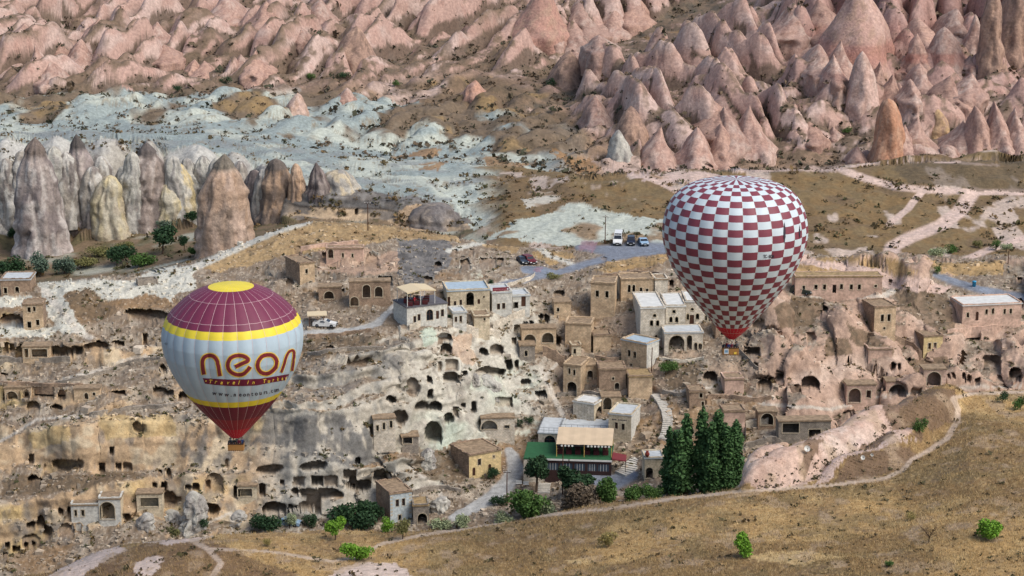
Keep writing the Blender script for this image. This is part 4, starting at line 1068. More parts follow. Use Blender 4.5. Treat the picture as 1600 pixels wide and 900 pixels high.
# ------------------------------------------------------------------ hot-air balloons
class Envelope:
    def __init__(s, uc, y, prof, v_top, gores):
        """prof: (photo v of ring centre, radius in px), top -> mouth"""
        s.y = y; s.uc = uc
        zt = z_at(v_top, y); d = y * CP - (zt + 8 - 10 - CAMZ) * SP
        zm = z_at(530, y)
        s.x = x_at(uc, 0.5 * (prof[0][0] + prof[-1][0]), y)
        pv = np.array([p[0] for p in prof], float); pr = np.array([p[1] for p in prof], float)
        s.z = np.array([z_at(v, y) for v in pv]); s.pv = pv
        s.r = np.array([q / ppm(y, z) for q, z in zip(pr, s.z)])
        s.n = gores
        hh = np.concatenate([[0], np.cumsum(np.hypot(np.diff(s.z), np.diff(s.r)))])
        s.arc = hh; s.H = hh[-1]
        # smooth profile
        aa = np.linspace(0, s.H, 400)
        k = np.exp(-0.5 * (np.arange(-14, 15) / 6.0) ** 2); k /= k.sum()
        rz = np.interp(aa, hh, s.z); rr = np.interp(aa, hh, s.r)
        s.aa = aa
        s.fz = np.convolve(np.pad(rz, 14, mode='reflect', reflect_type='odd'), k, mode='valid')
        s.fr = np.clip(np.convolve(np.pad(rr, 14, mode='reflect', reflect_type='odd'), k, mode='valid'), 0, None)
    def R(s, a): return np.interp(a, s.aa, s.fr)
    def Z(s, a): return np.interp(a, s.aa, s.fz)
    def pt(s, th, a, off=0.0):
        """th = 0 faces the camera, + to the right; returns local offset from axis (x, y) and world z"""
        g = 2 * math.pi / s.n
        ph = (np.asarray(th) / g) % 1.0
        r = s.R(a); b = 1 + 0.016 * np.sin(np.pi * ph) * np.clip(r / 4, 0, 1)
        r = r * b * 0.985 + off
        return np.stack([s.x + r * np.sin(th), s.y - r * np.cos(th), s.Z(a) + 0 * r], -1)
    def from_px(s, u, v):
        """photo point -> (th, a) on the camera side"""
        u = np.asarray(u, float); v = np.asarray(v, float)
        A, TH = np.meshgrid(np.linspace(0, s.H, 500), np.linspace(-1.5, 1.5, 301), indexing='ij')
        if not hasattr(s, 'pj'):
            p = s.pt(TH, A); s.pj = project(p[..., 0], p[..., 1], p[..., 2]); s.A, s.TH = A, TH
        th = np.zeros(u.shape); a = np.zeros(u.shape)
        for i in range(u.size):
            d = (s.pj[0] - u.flat[i]) ** 2 + (s.pj[1] - v.flat[i]) ** 2
            # refine by inverse-distance of the best cells
            k = np.argpartition(d.ravel(), 4)[:4]; w = 1 / (d.ravel()[k] + 1e-3)
            th.flat[i] = (s.TH.ravel()[k] * w).sum() / w.sum(); a.flat[i] = (s.A.ravel()[k] * w).sum() / w.sum()
        return th, a
    def a_of_front(s, v):
        return float(s.from_px([s.uc], [v])[1][0])

def build_balloon(root, env, rows, colour_of, n_single, tape_mat, tape_rows):
    """rows: list of arc positions (panel borders); colour_of(gore, row) -> material"""
    g = 2 * math.pi / env.n; cells = []
    for j in range(env.n):
        for i in range(len(rows) - 1):
            tc = (j + 0.5) * g; ac = 0.5 * (rows[i] + rows[i + 1])
            tc_ = (tc + math.pi) % (2 * math.pi) - math.pi
            area = env.R(ac) * max(0, math.cos(tc_)) * (rows[i + 1] - rows[i])
            cells.append((area, j, i))
    cells.sort(reverse=True)
    rest = {}
    base = Vector(root.location)
    for k, (area, j, i) in enumerate(cells):
        nt_, na = 4, 2
        th, aa = np.meshgrid(np.linspace(j * g, (j + 1) * g - 1e-6, nt_ + 1), np.linspace(rows[i], rows[i + 1], na + 1), indexing='ij')
        p = env.pt(th, aa)
        idx = np.arange((nt_ + 1) * (na + 1)).reshape(nt_ + 1, na + 1)
        q = np.stack([idx[:-1, :-1], idx[1:, :-1], idx[1:, 1:], idx[:-1, 1:]], -1).reshape(-1, 4)
        mt = colour_of(j, i)
        if k < n_single:
            put('panel', mesh_np('panel', p.reshape(-1, 3) - np.array(base), q, mt), root)
        else:
            rest.setdefault(mt.name, []).append((p.reshape(-1, 3) - np.array(base), q))
    vs_, fs_, mi, mats, n = [], [], [], [], 0
    for nm, lst in rest.items():
        mats.append(bpy.data.materials[nm])
        for p, q in lst:
            vs_.append(p); fs_.append(q + n); n += len(p); mi += [len(mats) - 1] * len(q)
    me = mesh_np('panels', np.concatenate(vs_), np.concatenate(fs_), None)
    for m in mats: me.materials.append(m)
    me.polygons.foreach_set('material_index', np.array(mi, np.int32))
    put('panels', me, root, kind='stuff')
    # sewn tapes along the gores and some rings
    m = MB()
    for j in range(env.n):
        a = np.linspace(rows[0], rows[-1], 40)
        w = 0.02 / np.maximum(env.R(a), 0.4) * np.clip(env.R(a) / 6.0, 0.25, 1.0)
        l = env.pt(np.full(40, j * g) - w, a, 0.03) - np.array(base); r = env.pt(np.full(40, j * g) + w, a, 0.03) - np.array(base)
        for q in range(39): m.quad(l[q], r[q], r[q + 1], l[q + 1])
    for ra in tape_rows:
        th = np.linspace(0, 2 * math.pi, env.n * 4 + 1)
        t_ = env.pt(th, np.full(th.shape, ra - 0.02), 0.028) - np.array(base); b_ = env.pt(th, np.full(th.shape, ra + 0.02), 0.028) - np.array(base)
        for q in range(len(th) - 1): m.quad(t_[q], t_[q + 1], b_[q + 1], b_[q])
    m.put('seam_tapes', tape_mat, root)

def basket(root, cx, cy, ztop_mouth, zb, w, d, h, mouth_r, tilt=0.0):
    L0 = Vector(root.location)
    def rel(x, y, z): return (x - L0.x, y - L0.y, z - L0.z)
    m = MB(); t = 0.06
    # hollow wicker walls with floor
    for (ox, oy, sx, sy) in ((0, -d / 2, w, t), (0, d / 2, w, t), (-w / 2, 0, t, d - t), (w / 2, 0, t, d - t)):
        m.box(rel(cx + ox, cy + oy, zb + h / 2), (sx, sy, h))
    m.box(rel(cx, cy, zb + 0.05), (w - 0.1, d - 0.1, 0.08))
    m.box(rel(cx, cy, zb + h * 0.45), (0.05, d - 0.1, h * 0.85))
    b = m.put('basket', M_WICK, root)
    m = MB(); 
    for (ox, oy, sx, sy) in ((0, -d / 2, w + .1, .14), (0, d / 2, w + .1, .14), (-w / 2, 0, .14, d - .05), (w / 2, 0, .14, d - .05)):
        m.box(rel(cx + ox, cy + oy, zb + h + .02), (sx, sy, .12))
    m.put('rim', M_LEATH, b, bevel=0.03)
    m = MB()
    for k in range(7): m.box(rel(cx - w / 2 + w * (k + .5) / 7, cy - d / 2 - .05, zb + 0.03), (.12, .1, .1))
    m.put('runner', M_LEATH, b)
    fr = MB(); zf = zb + h + 1.35
    for sx in (-1, 1):
        for sy in (-1, 1):
            fr.tube([rel(cx + sx * w * .42, cy + sy * d * .42, zb + h), rel(cx + sx * .62, cy + sy * .45, zf)], .035, 6)
    fr.box(rel(cx, cy, zf), (1.4, .06, .06)); fr.box(rel(cx, cy - .45, zf), (1.4, .06, .06)); fr.box(rel(cx, cy + .45, zf), (1.4, .06, .06))
    f = fr.put('burner_frame', M_STEEL, root)
    bu = MB()
    for sx in (-1, 1):
        bu.lathe([(.0, -.1), (.16, -.1), (.2, .05), (.2, .4), (.17, .45), (.0, .3)], rel(cx + sx * .28, cy, zf), 12)
    bu.put('burner', M_STEEL, f, smooth=True)
    ca = MB()
    for k in range(12):
        a = 2 * math.pi * (k + .5) / 12
        sx, sy = (1 if math.cos(a) > 0 else -1), (1 if math.sin(a) > 0 else -1)
        ca.tube([rel(cx + sx * .62, cy + sy * .45, zf), rel(cx + mouth_r * math.cos(a), cy + mouth_r * math.sin(a), ztop_mouth)], .018, 4)
    ca.put('suspension_cables', M_ROPE, root)

def stroke(env, root, pts, width_px, off, mat, name, closed=False):
    """ribbon drawn along photo points, laid on the envelope"""
    p = np.array(pts, float)
    if closed: p = np.vstack([p, p[:1]])
    # Catmull-Rom resample
    out = []
    n = len(p)
    for i in range(n - 1):
        if closed: p0, p3 = p[(i - 1) % (n - 1)], p[(i + 2) % (n - 1)]
        else: p0, p3 = p[max(i - 1, 0)], p[min(i + 2, n - 1)]
        p1, p2 = p[i], p[i + 1]
        for t in np.linspace(0, 1, 7)[:-1]:
            out.append(0.5 * ((2 * p1) + (-p0 + p2) * t + (2 * p0 - 5 * p1 + 4 * p2 - p3) * t * t + (-p0 + 3 * p1 - 3 * p2 + p3) * t ** 3))
    out.append(p[-1]); q = np.array(out)
    wd = np.array(width_px, float) if np.ndim(width_px) else None
    d = np.gradient(q, axis=0)
    if closed: d[0] = d[-1] = q[1] - q[-2]
    d /= np.linalg.norm(d, axis=1)[:, None] + 1e-9
    nrm = np.stack([-d[:, 1], d[:, 0]], 1)
    w = width_px / 2.0
    e = 0 if closed else w * 0.35
    q2 = q.copy(); q2[0] -= d[0] * e; q2[-1] += d[-1] * e
    Lp, Rp = q2 + nrm * w, q2 - nrm * w
    m = MB()
    a = [env.pt(*env.from_px(x[:, 0], x[:, 1]), off) - np.array(root.location) for x in (Lp, q2, Rp)]
    for i in range(len(q) - 1):
        m.quad(a[0][i], a[0][i + 1], a[1][i + 1], a[1][i]); m.quad(a[1][i], a[1][i + 1], a[2][i + 1], a[2][i])
    return m

def glyph(ch, size=1.0, shear=0.0, bold=0.0):
    cu = bpy.data.curves.new('g', 'FONT'); cu.body = ch; cu.align_x = 'CENTER'; cu.size = size; cu.shear = shear; cu.offset = bold; cu.resolution_u = 3
    o = bpy.data.objects.new('g', cu); COL.objects.link(o)
    dg = bpy.context.evaluated_depsgraph_get(); dg.update()
    me = bpy.data.meshes.new_from_object(o.evaluated_get(dg))
    v = np.array([q.co[:] for q in me.vertices]); f = [tuple(p.vertices) for p in me.polygons]
    bpy.data.objects.remove(o); bpy.data.curves.remove(cu); bpy.data.meshes.remove(me)
    return v, f

def letters_on(env, root, items, off, mat, name, parent=None):
    """items: (char, photo u, photo v of the middle, height px, tilt rad, shear, bold)"""
    for ch, u, v, h, tilt, sh, bo, wf in items:
        gv, gf = glyph(ch, 1.0, sh, bo)
        if len(gv) == 0: continue
        x = gv[:, 0] * h * 1.35 * wf; y = (gv[:, 1] - 0.25) * h * 1.35
        pu = u + x * math.cos(tilt) + y * math.sin(tilt); pv = v + x * math.sin(tilt) - y * math.cos(tilt)
        p = env.pt(*env.from_px(pu, pv), off) - np.array(root.location)
        me = bpy.data.meshes.new(name); me.from_pydata([tuple(q) for q in p], [], gf); me.materials.append(mat); me.update()
        put(name, me, parent or root)

# ---- burgundy, yellow and ice-blue balloon
PROF1 = [(443.5, 0), (444.5, 18), (447, 36), (452, 50), (459, 65), (470, 80), (485, 96), (500, 106), (518, 111), (545, 108.5), (575, 97.5), (600, 82.5), (620, 68), (640, 50.5), (660, 31), (672, 19.5), (682, 9.5)]
Y1 = 270.0
env1 = Envelope(365, Y1, PROF1, 444, 30)
zb1 = z_at(702, Y1)
b1 = thing('hot_air_balloon', 'burgundy, yellow and ice blue hot air balloon lettered neon', 'hot air balloon', (env1.x, Y1, zb1))
A1 = env1.a_of_front
arc36 = float(np.interp(36 / ppm(Y1, z_at(447, Y1)), env1.fr[:120], env1.aa[:120]))
keys = [A1(519), A1(532.5), A1(629), A1(637), A1(657), A1(672)]
rows1 = [0.0, arc36] + [arc36 + (A1(475) - arc36) * 1.0] + [A1(508)] + [keys[0], keys[1]] + list(np.linspace(keys[1], keys[2], 6)[1:]) + [keys[3], 0.5 * (keys[3] + keys[4]), keys[4], keys[5], env1.H]
def col1(j, i):
    a = 0.5 * (rows1[i] + rows1[i + 1])
    if a < arc36: return FB_YEL
    if a < keys[0]: return FB_BURG
    if a < keys[1]: return FB_YEL
    if a < keys[2]: return FB_ICE
    if a < keys[3]: return FB_YEL
    if a < keys[4]: return FB_BURGD
    if a < keys[5]: return FB_CRIM
    return FB_RED
build_balloon(b1, env1, rows1, col1, 250, FB_TAPE, [A1(475), A1(508)])
Zm = lambda x, y: (300 + x / 8.82, 530 + y / 8.82)
STROKES = [([(165, 478), (150, 380), (150, 290), (182, 240), (240, 222), (300, 236), (345, 290), (365, 370), (386, 498)], False),
           ([(604, 376), (690, 334), (772, 292), (735, 243), (640, 222), (545, 250), (500, 315), (497, 390), (540, 452), (620, 488), (700, 480), (760, 432), (796, 385)], False),
           ([(1030, 215), (1110, 225), (1162, 290), (1158, 370), (1100, 440), (1030, 475), (950, 455), (905, 390), (910, 310), (960, 240)], True),
           ([(1228, 452), (1265, 350), (1300, 230), (1340, 168), (1388, 155), (1404, 210), (1392, 330), (1375, 430)], False)]
for si, (pts, cl) in enumerate(STROKES):
    pp = [Zm(*q) for q in pts]
    wsc = 1.0 if si < 3 else 0.66
    outl = stroke(env1, b1, pp, 8.6 * wsc, 0.035, None, 'letter', cl).put('letter_outline', M_LETYEL, b1)
    ink = stroke(env1, b1, pp, 5.7 * wsc, 0.07, None, 'letter', cl)
    ink.put('letter', M_LETTER, b1)
m = MB()
tp = [Zm(*q) for q in [(150, 535), (330, 545), (520, 555), (730, 552), (920, 545), (1090, 520), (1335, 480)]]
bt = [Zm(*q) for q in [(178, 612), (340, 632), (530, 645), (740, 645), (900, 635), (1080, 600), (1310, 560)]]
def resamp(p, n=40):
    p = np.array(p); t = np.linspace(0, 1, len(p)); s_ = np.linspace(0, 1, n)
    return np.stack([np.interp(s_, t, p[:, 0]), np.interp(s_, t, p[:, 1])], 1)
tp, bt = resamp(tp), resamp(bt)
lay3 = [env1.pt(*env1.from_px(*(tp * (1 - f) + bt * f).T), 0.035) - np.array(b1.location) for f in (0, .25, .5, .75, 1)]
for l0, l1 in zip(lay3[:-1], lay3[1:]):
    for i in range(39): m.quad(l0[i], l0[i + 1], l1[i + 1], l1[i])
ban = m.put('lettering_ribbon', FB_BURGD, b1)
its = []
for ch, x, y in (('•', 190, 580), ('T', 252, 588), ('r', 326, 590), ('a', 406, 600), ('v', 492, 602), ('e', 572, 600), ('l', 642, 600), ('i', 765, 596), ('n', 842, 598), ('T', 990, 582), ('u', 1052, 580), ('r', 1112, 566), ('k', 1176, 556), ('e', 1236, 545), ('y', 1284, 540)):
    its.append((ch, *Zm(x, y), 6.2, -0.09 if x > 900 else 0.04, 0.25, 0.02, 0.95 if x < 1100 else 0.7))
letters_on(env1, b1, its, 0.075, M_LETYEL, 'letter', ban)
its = []
url = 'www.neontours.com'; xs_ = [310, 395, 478, 540, 590, 665, 722, 775, 828, 885, 942, 998, 1026, 1060, 1098, 1140, 1176]
for ch, x in zip(url, xs_):
    y = np.interp(x, [280, 480, 760, 900, 1050, 1200], [745, 768, 768, 752, 728, 695])
    its.append((ch, *Zm(x, y), 6.6, np.interp(x, [280, 600, 1200], [0.1, 0.0, -0.22]), 0.05, 0.022, 0.95 if x < 1000 else 0.7))
letters_on(env1, b1, its, 0.05, M_INK, 'letter')
letters_on(env1, b1, [(c_, 256.6 + 1.7 * k, 536.6 + 0.5 * k, 3.4, 0.25, 0, 0, 0.5) for k, c_ in enumerate('-481')], 0.05, M_INK, 'letter')
bx1, zt1 = x_at(369, 695, Y1), z_at(684, Y1)
basket(b1, bx1, Y1, zt1, zb1, 2.15, 1.35, 0.95, 0.75)
for k, (dx, dy, sh, lg, hat, lb) in enumerate([(-.85, -.3, 'black', 'black', None, 'passenger in black at left end of the burgundy balloon basket'), (-.8, .3, 'white', 'navy', 'white', 'passenger in white hat at back left of burgundy balloon basket'),
        (-.3, -.3, 'black', 'navy', None, 'dark clad passenger leaning on the burgundy balloon basket rim left of centre'), (.1, .25, 'grey', 'black', None, 'passenger in grey behind the others in the burgundy balloon basket'),
        (.45, -.3, 'maroon', 'black', None, 'passenger in maroon jacket at front right of burgundy balloon basket'), (.85, .1, 'navy', 'navy', None, 'passenger in blue at the right end of burgundy balloon basket')]):
    person((bx1 + dx, Y1 + dy, zb1 + .1), random.uniform(-.5, .5) if dy < 0 else random.uniform(2, 4), sh, lg, lb, hat, 0.94)

# ---- maroon and white checked balloon
PROF2 = [(279.5, 0), (280, 24), (282.5, 46), (287.5, 67), (296, 85), (309, 98.5), (325, 107.5), (345, 113), (362, 114), (385, 110.5), (415, 98.5), (445, 80), (470, 61), (490, 44), (504, 31), (514, 23), (520, 17), (529, 6)]
Y2 = 268.0
env2 = Envelope(1147, Y2, PROF2, 278, 30)
zb2 = z_at(552.5, Y2)
b2 = thing('hot_air_balloon', 'maroon and white checkered hot air balloon over the village', 'hot air balloon', (env2.x, Y2, zb2))
A2 = env2.a_of_front
redt, redm = A2(513.5), A2(521)
vb = [284.5, 289, 294, 299.5, 306.5, 315.5, 325.5, 336.5, 348, 360, 371.5, 383.5, 395, 407, 418, 427, 436.5, 446, 454.5, 462.5, 471, 479, 486.5, 494, 501, 507.5]
rows2 = [0.0] + [A2(q) for q in vb] + [redt, redm, env2.H]
rows2 = sorted(rows2)
def col2(j, i):
    a = 0.5 * (rows2[i] + rows2[i + 1])
    if a > redt: return FB_RED
    if i == 0: return FB_WHITE if j % 2 else FB_MAROON
    return FB_MAROON if (i + j) % 2 else FB_WHITE
build_balloon(b2, env2, rows2, col2, 300, FB_TAPEW, [redt, redm])
letters_on(env2, b2, [(c_, 1194 + 2.75 * k, 401.2, 5.2, -0.03, 0, 0.035, 0.62) for k, c_ in enumerate('TC-BOM')], 0.06, M_INK, 'letter')
for vu, vv0, vv1, wv_ in ((1225.5, 347, 381, 3.2), (1249, 351, 373, 1.8)):
    m = MB(); vvs = np.linspace(vv0, vv1, 13); hw = wv_ / 2 * np.sin(np.linspace(0, np.pi, 13))
    lft = env2.pt(*env2.from_px(np.full(13, vu) - hw, vvs), 0.06) - np.array(b2.location); rgt = env2.pt(*env2.from_px(np.full(13, vu) + hw, vvs), 0.06) - np.array(b2.location)
    for q in range(12): m.quad(lft[q], rgt[q], rgt[q + 1], lft[q + 1])
    m.put('side_vent', M_INK, b2)
bx2, zt2 = x_at(1141, 545, Y2), z_at(531, Y2)
basket(b2, bx2, Y2, zt2, zb2, 2.2, 1.5, 1.0, 0.45)
m = MB(); m.box((bx2 - .62 - b2.location.x, -.82, .55), (.62, .02, .75)); m.put('white_sign', M_WSIGN, b2)
m = MB(); m.box((bx2 - .62 - b2.location.x, -.834, .55), (.42, .006, .34)); m.put('sign_print', M_BLUESIGN, b2)
m = MB(); m.box((bx2 + .62 - b2.location.x, -.82, .3), (.36, .02, .3)); m.put('yellow_sign', M_LETYEL, b2)
for k, (dx, dy, sh, lg, hat, lb) in enumerate([(-.9, -.3, 'black', 'black', None, 'passenger in black at left end of the checkered balloon basket'), (-.45, .2, 'red', 'black', None, 'passenger in red top at back of the checkered balloon basket'),
        (-.25, -.4, 'navy', 'navy', None, 'passenger in navy just right of the white sign on the checkered balloon basket'), (.2, -.35, 'maroon', 'black', None, 'passenger in dark maroon at middle of the checkered balloon basket'), (.3, .35, 'white', 'grey', 'white', 'passenger in white hat at back of checkered balloon basket'),
        (.65, -.35, 'black', 'black', None, 'passenger in black jacket at right front of checkered balloon basket'), (.92, .15, 'grey', 'navy', None, 'passenger in grey at right end of the checkered balloon basket')]):
    person((bx2 + dx, Y2 + dy, zb2 + .1), random.uniform(-.5, .5) if dy < 0 else random.uniform(2, 4), sh, lg, lb, hat, 0.94)

# ------------------------------------------------------------------ buildings
def mat_masonry(name, c1, c2, mortar, bw=0.55, bh=0.28, var=0.24, stain=0.36):
    m, nt, b = new_mat(name)
    tc = nd(nt, 'ShaderNodeTexCoord')
    sx = nd(nt, 'ShaderNodeSeparateXYZ'); nt.links.new(tc.outputs['Object'], sx.inputs[0])
    ad = nd(nt, 'ShaderNodeMath', operation='ADD'); nt.links.new(sx.outputs[0], ad.inputs[0]); nt.links.new(sx.outputs[1], ad.inputs[1])
    cx = nd(nt, 'ShaderNodeCombineXYZ'); nt.links.new(ad.outputs[0], cx.inputs[0]); nt.links.new(sx.outputs[2], cx.inputs[1])
    br_ = nd(nt, 'ShaderNodeTexBrick'); br_.offset = 0.5
    nt.links.new(cx.outputs[0], br_.inputs['Vector'])
    br_.inputs['Color1'].default_value = (*map(float, c1), 1); br_.inputs['Color2'].default_value = (*map(float, c2), 1); br_.inputs['Mortar'].default_value = (*map(float, mortar), 1)
    br_.inputs['Scale'].default_value = 1.0; br_.inputs['Mortar Size'].default_value = 0.018; br_.inputs['Brick Width'].default_value = bw; br_.inputs['Row Height'].default_value = bh; br_.inputs['Bias'].default_value = -0.1
    a1, f1 = noise_mul(nt, br_.outputs['Color'], 2.2, 1 - var, 1 + var, tc.outputs['Object'], 6)
    a2, f2 = noise_mul(nt, a1, 0.45, 1 - stain * .7, 1 + stain * .8, tc.outputs['Object'], 4)
    nt.links.new(a2, b.inputs['Base Color'])
    bp = nd(nt, 'ShaderNodeBump'); bp.inputs['Strength'].default_value = 0.5; bp.inputs['Distance'].default_value = 0.05
    nt.links.new(br_.outputs['Fac'], bp.inputs['Height']); bp.invert = True
    nt.links.new(bp.outputs[0], b.inputs['Normal'])
    return m
S_TAN = mat_masonry('tan_masonry', colr(208, 184, 152), colr(196, 170, 138), colr(168, 146, 120))
S_PALE = mat_masonry('pale_masonry', colr(216, 206, 188), colr(200, 188, 168), colr(160, 148, 130))
S_WHITE = mat_masonry('whitewashed_stone', colr(214, 212, 202), colr(204, 200, 188), colr(190, 186, 174), stain=0.15)
S_CREAM = mat_masonry('cream_masonry', colr(216, 202, 174), colr(204, 188, 160), colr(176, 158, 130))
S_YEL = mat_masonry('yellow_plaster_stone', colr(222, 198, 148), colr(216, 192, 142), colr(204, 180, 136), stain=0.15)
S_BROWN = mat_masonry('brown_rubble_stone', colr(172, 148, 124), colr(150, 128, 108), colr(124, 106, 90), 0.38, 0.22, 0.25)
S_GREY = mat_masonry('grey_rubble_stone', colr(164, 154, 140), colr(140, 130, 118), colr(112, 104, 94), 0.38, 0.22, 0.25)
S_PINK = mat_masonry('pink_cut_rock', colr(204, 174, 154), colr(196, 166, 146), colr(188, 158, 140), 2.2, 1.1)
S_ICE = mat_masonry('blue_white_paint', colr(202, 210, 208), colr(194, 204, 204), colr(180, 190, 190), stain=0.12)
R_CONC = mat_plain('concrete_roof', colr(190, 194, 194), 0.85, 0.14, 1.2)
R_BLUE = mat_plain('bluish_roof_screed', colr(168, 184, 194), 0.8, 0.14, 1.2)
R_WHITE = mat_plain('white_roof_screed', colr(214, 214, 208), 0.85, 0.12, 1.0)
R_EARTH = mat_plain('earth_roof', colr(148, 128, 104), 0.95, 0.35, 1.6, bump=0.8)
R_GRASSY = mat_plain('grassy_earth_roof', colr(156, 134, 98), 0.95, 0.35, 1.6, bump=0.8)
R_DECK = mat_plain('dark_terrace_tiles', colr(96, 94, 98), 0.8, 0.15, 2.0)
M_GLASS = mat_plain('window_glass', colr(34, 38, 44), 0.12, 0.1, 1.0, 0.6)
M_WOOD = mat_plain('brown_wood', colr(86, 56, 40), 0.7, 0.2, 5.0)
M_WOODD = mat_plain('dark_wood', colr(54, 38, 32), 0.7, 0.2, 5.0)
M_TRIM = mat_plain('stone_trim', colr(200, 186, 160), 0.85, 0.12, 2.0)
M_DARKROOM = mat_plain('dark_interior', colr(46, 40, 36), 0.95, 0.2, 2.0)

def arch_pts(w, h, n=8):
    """arched outline of an opening, from bottom left round to bottom right, local (x, z)"""
    r = w / 2; hs = max(h - r, h * 0.25); rr = h - hs
    return [(-r, 0)] + [(-r * math.cos(math.pi * k / n), hs + rr * math.sin(math.pi * k / n)) for k in range(n + 1)] + [(r, 0)]

class Wall:
    """a wall of width W, height H (from -sink) with openings; P(x, z, d) gives the local 3D point, d = depth behind the face"""
    def __init__(s, o, e, n, W, H, sink=3.0, th=0.4):
        s.o, s.e, s.n, s.W, s.H, s.sink, s.th = Vector(o), Vector(e), Vector(n), W, H, sink, th; s.ops = []
    def P(s, x, z, d=0.0):
        p = s.o + s.e * x + s.n * d; return (p.x, p.y, p.z + z)
    def add(s, x, z, w, h, arch): s.ops.append((x, z, w, h, arch))
    def build(s, m):
        ops = [(max(0.05, x - w / 2), min(s.W - 0.05, x + w / 2), z, min(z + h, s.H - 0.08), a) for x, z, w, h, a in s.ops]
        xs = sorted({0.0, s.W, *[q for o in ops for q in o[:2]]}); zs = sorted({-s.sink, s.H, *[q for o in ops for q in o[2:4]]})
        for i in range(len(xs) - 1):
            for k in range(len(zs) - 1):
                cx, cz = (xs[i] + xs[i + 1]) / 2, (zs[k] + zs[k + 1]) / 2
                if any(o[0] < cx < o[1] and o[2] < cz < o[3] for o in ops): continue
                for d in (0.0, s.th):
                    m.quad(s.P(xs[i], zs[k], d), s.P(xs[i + 1], zs[k], d), s.P(xs[i + 1], zs[k + 1], d), s.P(xs[i], zs[k + 1], d))
        for x0, x1, z0, z1, a in ops:
            xc, w, h = (x0 + x1) / 2, x1 - x0, z1 - z0
            if a:
                pts = [(xc + px, z0 + pz) for px, pz in arch_pts(w, h)]
                half = len(pts) // 2
                for d in (0.0, s.th):                                  # spandrels
                    for q in range(1, len(pts) - 2):
                        corner = (x0, z1) if q < half else (x1, z1)
                        m.quad(s.P(*corner, d), s.P(*pts[q], d), s.P(*pts[q + 1], d))
                    m.quad(s.P(x0, z1, d), s.P(*pts[half], d), s.P(x1, z1, d))
            else:
                pts = [(x0, z0), (x0, z1), (x1, z1), (x1, z0)]
            for q in range(len(pts)):
                p, r = pts[q], pts[(q + 1) % len(pts)]
                m.quad(s.P(*p, 0), s.P(*r, 0), s.P(*r, s.th), s.P(*p, s.th))
        # top edge
        m.quad(s.P(0, s.H, 0), s.P(s.W, s.H, 0), s.P(s.W, s.H, s.th), s.P(0, s.H, s.th))

def window_part(root, wall, x, z, w, h, arch, kind):
    """kind: w glazed, o empty, d wooden door, O dark open doorway"""
    fr = MB(); t = 0.07 if kind == 'w' else 0.12
    pts = [(x + px, z + pz) for px, pz in arch_pts(w, h)] if arch else [(x - w / 2, z), (x - w / 2, z + h), (x + w / 2, z + h), (x + w / 2, z)]
    c = (x, z + h * 0.5)
    def out(p, k): return (p[0] + (p[0] - c[0]) / max(w, .1) * 2 * k, p[1] + (p[1] - c[1]) / max(h, .1) * 2 * k)
    if kind in 'wo':
        rng_ = range(len(pts)) if not arch else range(len(pts))
        for q in rng_:
            p, r = pts[q], pts[(q + 1) % len(pts)]
            po, ro = out(p, t), out(r, t)
            fr.quad(wall.P(*p, -.03), wall.P(*r, -.03), wall.P(*ro, -.03), wall.P(*po, -.03))
            fr.quad(wall.P(*po, -.03), wall.P(*ro, -.03), wall.P(*ro, .01), wall.P(*po, .01))
            fr.quad(wall.P(*p, -.03), wall.P(*r, -.03), wall.P(*r, .05), wall.P(*p, .05))
        nm = 'window'
        wp = fr.put(nm, M_TRIM, root)
        if kind == 'w':
            g = MB(); g.quad(*[wall.P(*p, .16) for p in pts]); g.put('pane', M_GLASS, wp)
            b_ = MB()
            b_.quad(wall.P(x - .03, z, .13), wall.P(x + .03, z, .13), wall.P(x + .03, z + h * .98, .13), wall.P(x - .03, z + h * .98, .13))
            b_.quad(wall.P(x - w / 2, z + h * .55, .13), wall.P(x + w / 2, z + h * .55, .13), wall.P(x + w / 2, z + h * .55 + .05, .13), wall.P(x - w / 2, z + h * .55 + .05, .13))
            b_.put('glazing_bar', M_WOOD, wp)
        else:
            s_ = MB(); s_.quad(wall.P(x - w / 2 - .1, z, -.08), wall.P(x + w / 2 + .1, z, -.08), wall.P(x + w / 2 + .1, z - .1, -.08), wall.P(x - w / 2 - .1, z - .1, -.08))
            s_.quad(wall.P(x - w / 2 - .1, z, -.08), wall.P(x + w / 2 + .1, z, -.08), wall.P(x + w / 2 + .1, z, .1), wall.P(x - w / 2 - .1, z, .1))
            s_.put('sill', M_TRIM, wp)
    elif kind == 'd':
        g = MB(); g.quad(*[wall.P(*p, .15) for p in pts])
        d_ = g.put('door', M_WOOD, root)
        k = MB(); n_ = 4
        for q in range(1, n_):
            xx = x - w / 2 + w * q / n_; k.quad(wall.P(xx - .02, z, .13), wall.P(xx + .02, z, .13), wall.P(xx + .02, z + h * .8, .13), wall.P(xx - .02, z + h * .8, .13))
        k.put('door_slat', M_WOODD, d_)

